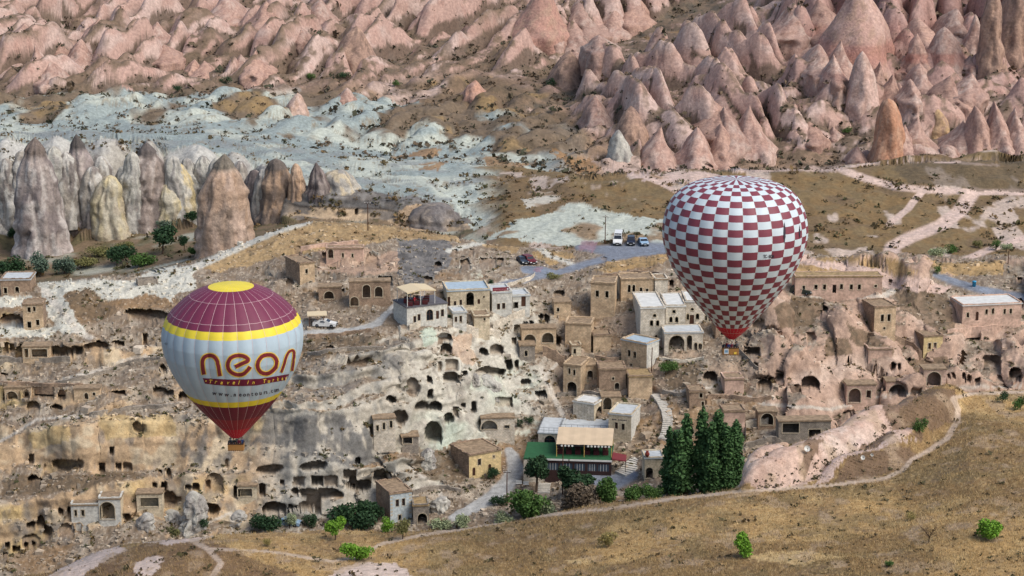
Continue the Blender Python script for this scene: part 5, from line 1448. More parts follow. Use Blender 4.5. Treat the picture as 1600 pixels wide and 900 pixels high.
def house(name, label, uc, vb, dirn, wf, ang, hpx, depth, mats=(None, None, None), ops=(), root=None, cat='house', tmin=5, tmax=15.6, parapet=0.25, base=None, roof='flat', sink=3.0, g=None):
    g = g or ground(uc, vb, tmin, tmax)
    s = ppm(g.y, g.z); dep = math.atan2(CAMZ - g.z, g.y); a = R(ang)
    W = wf / (s * math.cos(a)); H = hpx / (s * math.cos(dep))
    e1 = Vector((dirn * math.cos(a), math.sin(a), 0)); e2 = Vector((-dirn * math.sin(a), math.cos(a), 0))
    if root is None: root = thing(name, label, cat, g)
    off = g - Vector(root.location)
    front = Wall(off, e1, e2, W, H, sink); side = Wall(off, e2, e1, depth, H, sink)
    back = Wall(off + e2 * depth, e1, -e2, W, H, sink); side2 = Wall(off + e1 * W, e2, -e1, depth, H, sink)
    todo = []
    for face, u, v, w, h, kind in ops:
        wl = front if face == 'f' else side
        if face == 'f':
            t = (u - uc) / (dirn * wf); x = t * W; wm = w / (s * math.cos(a)); yy = g.y + e1.y * x
        else:
            ws = depth * math.sin(a) * s; t = (u - uc) / (-dirn * ws); x = t * depth; wm = w / (s * math.sin(a)); yy = g.y + e2.y * x
        hm = h / (s * math.cos(dep)); zc = z_at(v, yy) - g.z
        z0 = max(zc - hm / 2, 0.0 if kind in 'dDO' else 0.1)
        if z0 + hm > H - 0.15: z0 = H - 0.15 - hm
        arch = kind in 'aADW'
        wl.add(x, z0, wm, hm, arch); todo.append((wl, x, z0, wm, hm, arch, {'a': 'o', 'A': 'w', 'D': 'd', 'W': 'w'}.get(kind, kind)))
    m = MB(); front.build(m); m.put('wall', mats[0], root)
    m = MB(); side.build(m); back.build(m); side2.build(m); m.put('wall', mats[1], root)
    for q in todo:
        if q[-1] != 'O': window_part(root, *q)
    # roof slab, slightly proud of the walls, with uneven rim
    m = MB(); o = 0.14
    def pr(x, y, z): p = off + e1 * x + e2 * y; return (p.x, p.y, p.z + z)
    if roof == 'flat':
        N = 6
        zz = [[H + 0.06 + 0.10 * random.random() for _ in range(N + 1)] for _ in range(N + 1)] if mats[2] in (R_EARTH, R_GRASSY) else [[H + 0.08] * (N + 1)] * (N + 1)
        for i in range(N):
            for k in range(N):
                X0, X1 = -o + (W + 2 * o) * i / N, -o + (W + 2 * o) * (i + 1) / N; Y0, Y1 = -o + (depth + 2 * o) * k / N, -o + (depth + 2 * o) * (k + 1) / N
                m.quad(pr(X0, Y0, zz[i][k]), pr(X1, Y0, zz[i + 1][k]), pr(X1, Y1, zz[i + 1][k + 1]), pr(X0, Y1, zz[i][k + 1]))
        for (X0, Y0, X1, Y1, i0_, k0, i1, k1) in ((-o, -o, W + o, -o, 0, 0, N, 0), (W + o, -o, W + o, depth + o, N, 0, N, N), (-o, -o, -o, depth + o, 0, 0, 0, N), (-o, depth + o, W + o, depth + o, 0, N, N, N)):
            m.quad(pr(X0, Y0, zz[i0_][k0]), pr(X1, Y1, zz[i1][k1]), pr(X1, Y1, H - .12), pr(X0, Y0, H - .12))
        m.quad(pr(-o, -o, H - .12), pr(W + o, -o, H - .12), pr(W + o, depth + o, H - .12), pr(-o, depth + o, H - .12))
        rf = m.put('roof', mats[2], root)
        if parapet:
            p = MB()
            def bar(xa, ya, xb, yb):
                n_ = max(2, int(math.hypot(xb - xa, yb - ya) / 0.7))
                for q in range(n_):
                    if random.random() < 0.08 and mats[2] in (R_EARTH, R_GRASSY): continue
                    f0, f1 = q / n_, (q + 0.96) / n_
                    hgt = parapet * random.uniform(.7, 1.2)
                    A, B = (xa + (xb - xa) * f0, ya + (yb - ya) * f0), (xa + (xb - xa) * f1, ya + (yb - ya) * f1)
                    L_ = math.hypot(B[0] - A[0], B[1] - A[1]); nx_, ny_ = -(B[1] - A[1]) / L_ * .15, (B[0] - A[0]) / L_ * .15
                    b0 = [pr(A[0] - nx_, A[1] - ny_, H + .05), pr(B[0] - nx_, B[1] - ny_, H + .05), pr(B[0] + nx_, B[1] + ny_, H + .05), pr(A[0] + nx_, A[1] + ny_, H + .05)]
                    t0_ = [(q_[0], q_[1], q_[2] + hgt) for q_ in b0]
                    p.quad(*t0_)
                    for z_ in range(4): p.quad(b0[z_], b0[(z_ + 1) % 4], t0_[(z_ + 1) % 4], t0_[z_])
            bar(0.05, 0.05, W - .05, 0.05); bar(0.05, 0.3, 0.05, depth); bar(W - .05, .3, W - .05, depth); bar(.3, depth - .05, W - .3, depth - .05)
            p.put('parapet', mats[1] if mats[1] in (S_BROWN, S_GREY) else mats[0], rf, kind='stuff')
    root['_h'] = H
    return root, dict(g=g, W=W, H=H, e1=e1, e2=e2, s=s, depth=depth)

W_ = 'w'
# hotel on the rock
hotel, hA = house('stone_hotel', 'whitewashed terraced hotel with pergola standing on the carved rock', 636, 511, 1, 62, 26, 30, 6.5, (S_WHITE, S_WHITE, R_DECK),
    [('f', 648, 499, 4.2, 10, 'w'), ('f', 654.5, 496, 4.2, 10, 'w'), ('f', 671, 492, 10, 17, 'A'), ('f', 683, 492, 4.5, 13, 'd'), ('f', 690.5, 489, 4.5, 11, 'w')], cat='hotel', parapet=0)
_, hB = house('', '', 699, 480, 1, 66, 9, 26, 7, (S_CREAM, S_CREAM, R_BLUE), [('f', 701.5, 471, 4, 14, 'd'), ('f', 711, 474, 3.6, 7, 'w'), ('f', 720, 472.5, 3.6, 8, 'w'), ('f', 734.5, 467, 12, 21, 'a'), ('f', 748, 471, 4, 8, 'D'), ('f', 756, 464, 2.6, 4, 'o')], root=hotel)
_, hC = house('', '', 769, 487, 1, 31, 12, 30, 6, (S_WHITE, S_WHITE, R_CONC), [('f', 779, 479, 4.6, 9, 'w'), ('f', 787, 478, 4.6, 9, 'w')], root=hotel)
house('', '', 801, 485, 1, 27, 12, 22, 5, (S_WHITE, S_WHITE, R_CONC), [('f', 806, 477, 8, 10, 'O'), ('f', 818, 471, 7, 16, 'd')], root=hotel)
house('', '', 708, 511, 1, 21, 14, 22, 4, (S_WHITE, S_CREAM, R_CONC), [('f', 712.5, 499, 3.6, 8, 'w'), ('f', 720, 499, 3.6, 11, 'w')], root=hotel)
house('', '', 741, 517, 1, 24, 8, 23, 4.5, (S_CREAM, S_CREAM, R_EARTH), [('f', 757, 499, 3, 4, 'o')], root=hotel)
# sign board
hc = hC; m = MB(); off = hc['g'] - Vector(hotel.location)
def onface(hd, x, z, d): p = hd['g'] - Vector(hotel.location) + hd['e1'] * x + hd['e2'] * d; return (p.x, p.y, p.z + z)
m.quad(onface(hc, .1, hc['H'] + .25, -.05), onface(hc, 3.3, hc['H'] + .25, -.05), onface(hc, 3.3, hc['H'] + 1.0, -.05), onface(hc, .1, hc['H'] + 1.0, -.05))
m.quad(onface(hc, .1, hc['H'] + .25, .05), onface(hc, 3.3, hc['H'] + .25, .05), onface(hc, 3.3, hc['H'] + 1.0, .05), onface(hc, .1, hc['H'] + 1.0, .05))
sg = m.put('sign_board', mat_plain('sign_maroon', colr(120, 40, 52), 0.6), hotel)
gv, gf = glyph('TURKISH HOUSE', 0.36)
ltm = bpy.data.meshes.new('sign_lettering'); ltm.from_pydata([onface(hc, 1.6 + q[0], hc['H'] + .5 + q[1], -.06) for q in gv], [], gf); ltm.materials.append(mat_plain('sign_pink_letters', colr(200, 150, 150), 0.6)); put('sign_lettering', ltm, sg)
m = MB(); m.quad(onface(hc, 2.95, hc['H'] + .45, -.065), onface(hc, 3.2, hc['H'] + .45, -.065), onface(hc, 3.2, hc['H'] + .85, -.065), onface(hc, 2.95, hc['H'] + .85, -.065)); m.put('sign_emblem', M_WSIGN, sg)
# pergola on the hotel terrace
g, H_, e1, e2 = hA['g'], hA['H'], hA['e1'], hA['e2']
pg = thing('pergola', 'cream roofed pergola with white posts on the hotel terrace', 'pergola', g + Vector((0, 0, H_)))
def pp_(x, y, z): p = e1 * x + e2 * y; return (p.x, p.y, z)
M_CANVAS = mat_plain('cream_canvas', colr(216, 198, 164), 0.8, 0.05); M_WPAINT = mat_plain('white_paint', colr(222, 220, 212), 0.6, 0.05)
for x in (.3, 3.0, 5.9):
    for y in (.4, 5.2):
        m = MB(); m.tube([pp_(x, y, 0), pp_(x, y, 2.7)], .07, 6); m.put('post', M_WPAINT, pg)
for k in range(2):
    m = MB(); x0, x1 = (.2, 3.1) if k == 0 else (3.12, 6.1)
    z0, z1 = (2.75, 3.15) if k == 0 else (3.15, 2.75)
    for y0, y1 in ((0.2, 5.5),):
        m.quad(pp_(x0, y0, z0), pp_(x1, y0, z1), pp_(x1, y1, z1), pp_(x0, y1, z0)); m.quad(pp_(x0, y0, z0 - .08), pp_(x1, y0, z1 - .08), pp_(x1, y1, z1 - .08), pp_(x0, y1, z0 - .08))
        m.quad(pp_(x0, y0, z0), pp_(x1, y0, z1), pp_(x1, y0, z1 - .25), pp_(x0, y0, z0 - .25))
    m.put('canopy_panel', M_CANVAS, pg)
M_FURN = mat_plain('red_cushions', colr(84, 36, 40), 0.8); 
for k, (x, y) in enumerate(((1.2, 1.0), (2.6, 1.2), (4.2, 1.0), (5.2, 2.6), (1.4, 3.4), (3.4, 3.6))):
    p = g + e1 * x + e2 * y + Vector((0, 0, H_ + .1))
    t_ = thing('terrace_table', ['dark table nearest the terrace corner under the hotel pergola', 'dark table second along the front of the hotel pergola', 'dark table third along the front of the hotel pergola', 'dark table at the right end under the hotel pergola', 'dark table at the back left under the hotel pergola', 'dark table at the back middle under the hotel pergola'][k], 'table', p, 'tables on the hotel terrace')
    m = MB(); m.box((0, 0, .72), (1.1, .7, .05)); m.put('tabletop', M_WOODD, t_)
    for sx in (-1, 1):
        m = MB(); m.box((sx * .45, 0, .35), (.08, .5, .7)); m.put('leg', M_WOODD, t_)
        m = MB(); m.box((0, sx * .7, .25), (1.0, .4, .4)); m.box((0, sx * .9, .6), (1.0, .1, .5)); m.put('bench', M_FURN, t_)
person(tuple(g + e1 * 1.9 + e2 * .7 + Vector((0, 0, H_ + .1))), 0.6, 'red', 'red', 'person in red standing at the front of the hotel terrace under the pergola')

house('ruined_house', 'tan stone ruin with two square windows beside the L shaped wing', 960, 494, -1, 37, 8, 50, 5.5, (S_TAN, S_TAN, R_EARTH), [('f', 933, 459, 5, 10, 'o'), ('f', 948, 460, 5, 10, 'o')])
rr_, _h2 = house('ruined_house', 'tan arcaded ruin wing with paired arched windows above the white mansion', 970, 472, 1, 52, 5, 35, 5, (S_TAN, S_TAN, R_EARTH), [('f', 983, 451, 4.4, 12, 'a'), ('f', 990, 451, 4.4, 12, 'a'), ('f', 1001.5, 454, 4, 9, 'o'), ('f', 1011, 455.5, 4, 9, 'o')])
house('', '', 1023, 466, 1, 20, 5, 29, 4, (S_PALE, S_PALE, R_EARTH), [], root=rr_)
man, _ = house('stone_mansion', 'large pale stone mansion with arched windows and flat white roofs', 1000, 546, 1, 38, 4, 64, 12, (S_PALE, S_WHITE, R_WHITE),
    [('f', 1022, 493, 5, 5, 'a'), ('f', 1017.5, 505, 5, 9, 'a'), ('f', 1027, 505, 5, 9, 'a'), ('f', 1025, 526, 4.5, 5, 'a'), ('f', 1034, 537, 3.4, 9, 'o')], cat='mansion')
house('', '', 1039.5, 519, 1, 31, 2, 40, 10, (S_PALE, S_PALE, R_WHITE), [('f', 1052.5, 487, 5, 5, 'o'), ('f', 1048, 499.5, 5, 9, 'a'), ('f', 1057, 499.5, 5, 9, 'a')], root=man)
house('', '', 1071, 508, 1, 42, 1, 36, 8, (S_PALE, S_PALE, R_WHITE), [('f', 1081, 483, 5, 4, 'a'), ('f', 1074.5, 495, 4, 9, 'a'), ('f', 1080.7, 500, 7, 15, 'd'), ('f', 1089.5, 494.5, 5, 9, 'a'), ('f', 1103, 497, 3, 8, 'o'), ('f', 1108.5, 498, 3, 8, 'o')], root=man)
house('', '', 1038, 558, 1, 60, 3, 37, 5.5, (S_PALE, S_PALE, R_CONC), [('f', 1057, 537, 24, 26, 'a'), ('f', 1077, 536, 8, 24, 'a'), ('f', 1087, 545, 5, 19, 'a'), ('f', 1094, 546, 5.5, 19, 'a')], root=man, parapet=0.15)
house('tower_house', 'square tan tower house with bluish flat roof and paler side wall', 1010, 584, -1, 38, 38, 46, 4.2, (S_TAN, S_WHITE, R_BLUE), [('f', 983.5, 552, 4.5, 10, 'o'), ('f', 992, 554.5, 4.5, 10, 'o'), ('f', 987, 571, 4, 6, 'o'), ('s', 1014.5, 581, 4, 7, 'a')])  # front in tan stone, remaining walls in a whiter one
h5, _ = house('ruined_house', 'tan roofless looking house with deep ground floor arch and earth roof', 907, 622, -1, 27, 18, 49, 6, (S_TAN, S_TAN, R_EARTH), [('f', 889.5, 580, 3.6, 9, 'o'), ('f', 897, 582, 3.6, 9, 'o'), ('f', 893.5, 609, 15, 23, 'a')])
house('', '', 909, 601, 1, 26, 8, 30, 4, (S_TAN, S_TAN, R_EARTH), [('f', 922, 587.5, 9, 17, 'a')], root=h5)
house('stone_house', 'low brown rubble house with small arched door between two tan ruins', 936, 610, 1, 42, 3, 32, 5, (S_BROWN, S_BROWN, R_EARTH), [('f', 958, 591.5, 3.6, 4, 'o'), ('f', 964, 604, 7, 10.5, 'a')])
house('ruined_house', 'windowless tan block with grassy roof right of the rubble house', 982, 622, 1, 37, 4, 33, 5, (S_TAN, S_BROWN, R_GRASSY), [])
house('stone_house', 'pale cube house with one large arched opening and white roof', 928, 661, -1, 32, 28, 29, 4.4, (S_PALE, S_CREAM, R_WHITE), [('s', 937, 645, 13, 20, 'a')])
h7, _d7 = house('stone_house', 'restored cream stone house with two windows above the restaurant canopy', 986, 691, -1, 35, 18, 41, 6.5, (S_CREAM, S_WHITE, R_CONC), [('f', 963, 665, 4.6, 10, 'w'), ('f', 973.5, 667, 4.6, 10, 'w')])
# dark lettering over its windows
m = MB()
for k in range(9):
    x = .9 + k * .28 + (.3 if k > 5 else 0); p = _d7['e1'] * x + _d7['e2'] * -.03
    p2 = _d7['e1'] * (x + .17) + _d7['e2'] * -.03; z = _d7['H'] - 1.15
    m.quad((p.x, p.y, z), (p2.x, p2.y, z), (p2.x, p2.y, z + .24), (p.x, p.y, z + .24))
m.put('wall_lettering', M_INK, h7, kind='stuff')
house('yellow_house', 'yellow fronted house with earth roof beside the gravel road', 733, 749, 1, 50, 30, 37, 7.0, (S_YEL, S_BROWN, R_EARTH), [('f', 749, 722, 5, 10, 'w'), ('f', 765, 730, 4.6, 10, 'D'), ('f', 740.5, 737, 4.6, 13, 'D'), ('f', 771.5, 713.5, 2.6, 4, 'o')], tmin=4.8)
h10, _d = house('white_house', 'small blue white fronted house with brown side wall at cliff foot', 610, 818, 1, 33, 24, 45, 7.0, (S_ICE, S_BROWN, R_EARTH), [('f', 621, 786, 4.6, 11, 'w'), ('f', 630.5, 784.5, 4.6, 11, 'w'), ('f', 624.5, 809, 4.6, 9, 'o')], tmin=4.8)
for side_ in (0, 1):
    m = MB()
    for k in range(6):
        z = _d['H'] * (.25 + k * .12); x0 = .06 if side_ == 0 else _d['W'] - .5
        a_ = _d['e1'] * x0 + _d['e2'] * -.04; b_ = _d['e1'] * (x0 + .42) + _d['e2'] * -.04
        m.quad((a_.x, a_.y, z), (b_.x, b_.y, z), (b_.x, b_.y, z + .3), (a_.x, a_.y, z + .3))
    m.put('quoins', M_TRIM, h10, kind='stuff')
house('ruined_wall_house', 'grey broken stone vault right of the small white house', 646, 820, 1, 24, 6, 30, 4, (S_GREY, S_GREY, R_GRASSY), [('f', 660, 811, 15, 17, 'a')], tmin=4.8, cat='ruin')
house('rock_house', 'tan square house front with two tall windows atop the pink rocks', 1365, 525, 1, 35, 14, 44, 6, (S_TAN, S_BROWN, R_EARTH), [('f', 1378, 497, 5, 11, 'o'), ('f', 1389, 496.5, 5, 11, 'o'), ('f', 1382, 513, 3.6, 4, 'o')])  # darker side stone: shade of the left face put into the colour
house('rock_house', 'small yellow stone house with two windows on the pink slope', 1442, 560, 1, 31, 12, 34, 7, (S_YEL, S_BROWN, R_EARTH), [('f', 1452, 541, 4.6, 10, 'o'), ('f', 1461, 540.5, 4.6, 10, 'o')])  # brown sides paint in the shade beside the brighter front
house('rock_house', 'pink house front with two small windows and arched door above the big cave', 1356, 577, 1, 37, 4, 31, 4, (S_PINK, S_PINK, R_EARTH), [('f', 1365, 565, 3.6, 6, 'o'), ('f', 1373, 565, 3.6, 6, 'o'), ('f', 1382, 567, 6, 12, 'a')])
house('long_house', 'long pink house under a white roof below the right hand road', 1503, 505, 1, 96, 9, 28, 7, (S_PINK, S_PINK, R_WHITE), [('f', 1512, 492, 4, 8, 'a'), ('f', 1527, 494, 5, 14, 'D'), ('f', 1542, 487, 4, 8, 'a'), ('f', 1552.5, 486, 4, 9, 'a'), ('f', 1571.5, 486.5, 3.6, 8, 'a'), ('f', 1581.5, 486, 3.6, 8, 'a')])
house('rock_cut_house', 'long pink rock cut facade with a row of dark windows and door', 1242, 462, 1, 136, 1, 29, 4, (S_PINK, S_PINK, R_GRASSY), [('f', 1255.5, 449, 4, 5, 'o'), ('f', 1274.5, 448.5, 5, 7, 'o'), ('f', 1288, 448.5, 4.6, 8, 'o'), ('f', 1303.5, 451.5, 6, 13, 'O'), ('f', 1314.5, 448, 4.6, 8, 'o'), ('f', 1330, 448.5, 4.6, 8, 'o'), ('f', 1342.5, 448.5, 4.6, 8, 'o'), ('f', 1368, 447, 4, 4, 'o')], parapet=0.15)
house('stone_house', 'square tan house with single small window on the upper slope', 469, 446, 1, 22, 30, 33, 7, (S_TAN, S_BROWN, R_EARTH), [('f', 479, 424, 3.6, 7, 'o')])  # left face lies in shadow; that shade is painted as darker stone
house('ruined_house', 'two storey tan ruin near the far left edge', 37, 514, 1, 31, 5, 37, 4, (S_TAN, S_BROWN, R_EARTH), [('f', 46, 508, 6, 10, 'o'), ('f', 59, 504, 5, 9, 'o'), ('f', 47, 484, 5, 8, 'o'), ('f', 55, 483, 4, 7, 'o')])
house('ruined_wall_house', 'pinkish ruined wall with niches below the golden hill', 510, 414, 1, 58, 2, 25, 2.5, (S_PINK, S_PINK, R_EARTH), [('f', 536, 399, 2.8, 7, 'o'), ('f', 551, 400, 2.8, 7, 'o'), ('f', 517, 395, 8, 14, 'a')], cat='ruin')
h20, _ = house('white_house', 'low whitewashed house with black arch at the lower left', 112, 818, 1, 43, 3, 28, 4, (S_WHITE, S_CREAM, R_EARTH), [('f', 130, 802, 5, 10, 'o'), ('f', 119, 802, 4, 10, 'o')])
house('', '', 155.5, 818, 1, 34, 2, 38, 4.5, (S_WHITE, S_CREAM, R_EARTH), [('f', 168.5, 798, 23, 27, 'a')], root=h20)
house('gate_house', 'small cream stone gatehouse with arch left of the poplars', 1007, 752, 1, 30, 3, 36, 4, (S_CREAM, S_CREAM, R_CONC), [('f', 1014.5, 739, 11, 17, 'a')], tmin=4.8)
house('ruined_house', 'broken tan block above the walled path in village centre', 923, 552, -1, 40, 9, 44, 5, (S_TAN, S_TAN, R_EARTH), [])
house('ruined_house', 'low tan ruin right of the broken tan block', 927, 548, 1, 28, 5, 27, 4, (S_TAN, S_BROWN, R_EARTH), [])
house('ruined_house', 'pink windowless ruin below the checkered balloon', 1132, 618, 1, 30, 5, 25, 4, (S_PINK, S_PINK, R_EARTH), [])
house('ruined_house', 'brown ruin with two dark openings left of the pink ruin', 1077, 641, 1, 25, 5, 28, 4, (S_BROWN, S_BROWN, R_EARTH), [('f', 1095, 618, 5, 7, 'o'), ('f', 1098, 631, 4, 7, 'o')])
house('ruined_house', 'pale plastered ruin standing behind the poplars', 1130, 678, 1, 34, 5, 34, 4, (S_PINK, S_BROWN, R_EARTH), [])
house('ruined_house', 'ochre pilaster ruin with niche in the village centre', 893, 568, 1, 15, 8, 28, 2.5, (S_CREAM, S_TAN, R_EARTH), [('f', 898, 549, 4, 8, 'o')])
house('ruined_house', 'weathered cave house front with roof slab at left edge above the white plateau', 2, 463, 1, 46, 3, 26, 6, (S_BROWN, S_BROWN, R_CONC), [('f', 27, 453, 6, 10, 'a'), ('f', 9, 454, 5, 9, 'o')])

EX = [('roofless tan cell on the slope above the arched caves', 866, 492, 1, 26, 6, 20, 3.5, S_TAN, [('f', 872, 484, 4, 6, 'o')]), ('grey rubble hut with dark door left of the courtyard wall', 812, 560, 1, 24, 4, 20, 3.5, S_GREY, [('f', 822, 552, 5, 9, 'a')]),
      ('tan cave front with two arches below the hotel', 815, 538, 1, 54, 5, 24, 3.0, S_TAN, [('f', 828, 532, 18, 14, 'a'), ('f', 856, 530, 18, 16, 'a')]), ('brown ruin with square window under the checkered balloon envelope', 1118, 530, 1, 26, 8, 24, 3.5, S_BROWN, [('f', 1128, 520, 5, 7, 'o')]),
      ('three window pale facade built against the grey cliff', 584, 682, 1, 34, 10, 28, 2.5, S_PALE, [('f', 590, 669, 4, 9, 'o'), ('f', 600, 666, 4, 11, 'o'), ('f', 611, 663, 4, 11, 'o')]),
      ('pale carved front with doorway above the gravel road bend', 752, 676, 1, 52, 4, 22, 2.5, S_PALE, [('f', 764, 664, 26, 14, 'a'), ('f', 792, 667, 8, 5, 'o')]),
      ('tan house front with wide dark opening below the left overhang', 36, 568, 1, 42, 3, 26, 3.0, S_TAN, [('f', 62, 552, 24, 13, 'o'), ('f', 42, 552, 6, 14, 'o')]), ('row of tan cave fronts on the left slope', 8, 630, 1, 100, 2, 24, 2.5, S_TAN, [('f', 19, 618, 18, 13, 'a'), ('f', 42, 617, 7, 11, 'a'), ('f', 68, 615, 28, 15, 'o'), ('f', 97, 617, 9, 13, 'a')]),
      ('tan cave front with small door right of the left row', 116, 628, 1, 40, 3, 20, 2.5, S_TAN, [('f', 135, 619, 6, 10, 'a'), ('f', 147, 616, 4, 5, 'o')]), ('cut stone front with big black arch under the pink rocks', 1322, 634, 1, 46, 3, 32, 3.0, S_PINK, [('f', 1335, 618, 19, 22, 'a'), ('f', 1357, 616, 7, 12, 'o')]),
      ('pink arched front right of the two window pink house', 1442, 606, 1, 36, 4, 30, 3.0, S_PINK, [('f', 1459, 592, 22, 22, 'a')]), ('low pink front with wide cave mouth at the right', 1384, 622, 1, 62, 2, 26, 3.0, S_PINK, [('f', 1402, 610, 28, 19, 'a'), ('f', 1431, 613, 14, 8, 'o')]),
      ('grey cave front with two wide openings beside the poplars', 1216, 690, 1, 82, 3, 32, 3.0, S_GREY, [('f', 1235, 669, 26, 15, 'o'), ('f', 1273, 678, 19, 14, 'o')]), ('brown arched cave front just right of the poplars', 1184, 672, 1, 30, 3, 28, 3.0, S_BROWN, [('f', 1198, 655, 20, 18, 'a')]),
      ('tan vault front with tall niches on the upper slope', 546, 482, 1, 64, 3, 42, 2.5, S_BROWN, [('f', 554, 471, 13, 14, 'a'), ('f', 573, 455, 12, 20, 'a'), ('f', 592, 456, 12, 16, 'a')]), ('ruined pink vault beside the tan front on the upper slope', 498, 470, 1, 36, 5, 22, 3.0, S_BROWN, [('f', 514, 461, 15, 12, 'a')]),
      ('tan block house with open doorway above the cube house', 940, 646, 1, 30, 3, 26, 3.0, S_TAN, [('f', 949, 631, 13, 19, 'a'), ('f', 963, 634, 4, 9, 'o')]), ('small grey ruin on the rubble left of the gravel road', 628, 700, 1, 26, 8, 18, 3.0, S_GREY, [('f', 637, 687, 14, 10, 'o')]),
      ('pale lower cave front with square openings under the burgundy balloon', 372, 782, 1, 30, 3, 22, 2.5, S_CREAM, [('f', 383, 770, 22, 12, 'o')]), ('tan lower cave front left of the tall rock slab', 214, 798, 1, 40, 3, 26, 2.5, S_CREAM, [('f', 234, 785, 28, 14, 'o')])]
for lb, uc, vb_, dn, wf, an, hp, dp, mt, ops_ in EX:
    house('ruined_house', lb, uc, vb_, dn, wf, an, hp, dp, (mt, mt, R_EARTH), ops_, cat='ruin', parapet=0)

# ------------------------------------------------------------------ restaurant with green terrace
M_GREEN = mat_plain('green_carpet', colr(44, 92, 58), 0.9, 0.15, 1.5)
M_AWN = mat_plain('tan_awning', colr(208, 186, 156), 0.8, 0.07, 0.6)
M_FRINGE = mat_plain('black_fringe', colr(34, 34, 36), 0.8)
M_LAMP = mat_plain('lantern_white', colr(226, 224, 214), 0.5, 0.03)
M_REDAWN = mat_plain('maroon_awning', colr(120, 50, 54), 0.8, 0.1)
M_WOODRED = mat_plain('red_brown_wood', colr(60, 42, 40), 0.6, 0.2, 4.0)
M_GLASSB = mat_plain('shop_glass', colr(70, 84, 96), 0.15, 0.2, 1.0, 0.6)
M_YPOST = mat_plain('yellow_post', colr(204, 172, 104), 0.7)
M_IRON = mat_plain('dark_iron', colr(52, 52, 54), 0.5, 0.1)
g = ground(955, 743, 4.8, 15)
rs = ppm(g.y, g.z)
RW, RH, RD = 104 / rs, 24 / rs / 0.95, 9.0
rest = thing('restaurant', 'restaurant with tan awning over a green carpeted terrace', 'restaurant', g)
RE1, RE2 = Vector((-math.cos(R(5)), math.sin(R(5)), 0)), Vector((math.sin(R(5)), math.cos(R(5)), 0))
def rp(x, y, z): p = RE1 * x + RE2 * y; return (p.x, p.y, z)
def rbox(m, x0, x1, y0, y1, z0, z1):
    c = [rp(x0, y0, z0), rp(x1, y0, z0), rp(x1, y1, z0), rp(x0, y1, z0), rp(x0, y0, z1), rp(x1, y0, z1), rp(x1, y1, z1), rp(x0, y1, z1)]
    for f in ((0, 1, 2, 3), (4, 5, 6, 7), (0, 1, 5, 4), (1, 2, 6, 5), (2, 3, 7, 6), (3, 0, 4, 7)): m.quad(*[c[i] for i in f])
# lower storey: dark timber shop front with glazing
wl = Wall((0, 0, 0), RE1, RE2, RW, RH - .2, 2.5, .25)
segs = [(1.4, 2.0), (3.4, 1.6), (5.6, 1.9), (8.0, 2.2), (10.4, 2.0)]
for x, w in segs: wl.add(x, .75, w, 1.35, False)
m = MB(); wl.build(m); m.put('shop_front', M_WOODRED, rest)
for x, w in segs:
    m = MB(); m.quad(wl.P(x - w / 2, .75, .12), wl.P(x + w / 2, .75, .12), wl.P(x + w / 2, 2.1, .12), wl.P(x - w / 2, 2.1, .12)); pn = m.put('window', M_GLASSB, rest)
    b_ = MB()
    for k in range(1, 4): b_.quad(wl.P(x - w / 2 + w * k / 4 - .03, .75, .08), wl.P(x - w / 2 + w * k / 4 + .03, .75, .08), wl.P(x - w / 2 + w * k / 4 + .03, 2.1, .08), wl.P(x - w / 2 + w * k / 4 - .03, 2.1, .08))
    b_.put('glazing_bar', M_WPAINT, pn)
m = MB(); sw = Wall((0, 0, 0), RE2, RE1, RD, RH - .2, 2.5, .25); sw.build(m); m.put('wall', M_GLASSB, rest)
m = MB(); sw = Wall(RE1 * RW, RE2, -RE1, RD, RH - .2, 2.5, .25); sw.build(m); m.put('wall', S_PALE, rest)
m = MB(); rbox(m, -.1, RW + 3.8, -.05, RD, RH - .2, RH + .05); m.put('terrace_deck', M_GREEN, rest)
m = MB(); rbox(m, -.12, RW - 4.4, -.16, -.04, RH - .28, RH + .02); m.put('white_edge', M_WPAINT, rest)
m = MB(); rbox(m, RW - 4.2, RW + .2, -.16, -.04, RH - .28, RH + .02); m.put('white_edge', M_WPAINT, rest)
m = MB(); rbox(m, RW, RW + 3.8, .05, .35, -2.5, RH - .2); rbox(m, RW + 3.5, RW + 3.8, .3, RD, -2.5, RH - .2); m.put('terrace_wall', S_PALE, rest)
# awning
z0 = RH + 2.35
m = MB(); aw0, aw1, ad0, ad1 = -.1, RW - 1.9, 1.2, 8.4
N = 10
for i in range(N):
    for k in range(4):
        f = lambda a, b: rp(aw0 + (aw1 - aw0) * a / N, ad0 + (ad1 - ad0) * b / 4, z0 + .9 * b / 4 - .05 * math.sin(a * math.pi) + (.05 if a % 2 else 0))
        m.quad(f(i, k), f(i + 1, k), f(i + 1, k + 1), f(i, k + 1))
aw = m.put('awning', M_AWN, rest)
m = MB(); m.quad(rp(aw0, ad0, z0), rp(aw1, ad0, z0), rp(aw1, ad0, z0 - .38), rp(aw0, ad0, z0 - .38)); m.quad(rp(aw0, ad0, z0), rp(aw0, ad1, z0 + .9), rp(aw0, ad1, z0 + .5), rp(aw0, ad0, z0 - .38)); m.put('fringe', M_FRINGE, aw)
for k in range(11):
    x = aw0 + .6 + (k * .62 if k < 7 else k * .62 + 2.2)
    m = MB(); m.lathe([(0, -.04), (.16, -.04), (.2, 0), (.16, .04), (0, .04)], (0, 0, 0), 12)
    v2 = [];
    for q in m.v: v2.append(tuple(Vector(rp(x, ad0 - .06, z0 - .24)) + Vector((q[0], q[2], q[1]))))
    m.v = v2; m.put('lantern', M_LAMP, aw)
for x in (.05, RW / 2 - 1.0, aw1 - .1):
    for y in (ad0 + .05, ad1 - .1):
        m = MB(); m.tube([rp(x, y, RH), rp(x, y, z0 + (.9 if y > 4 else 0))], .07, 6); m.put('post', M_YPOST, rest)
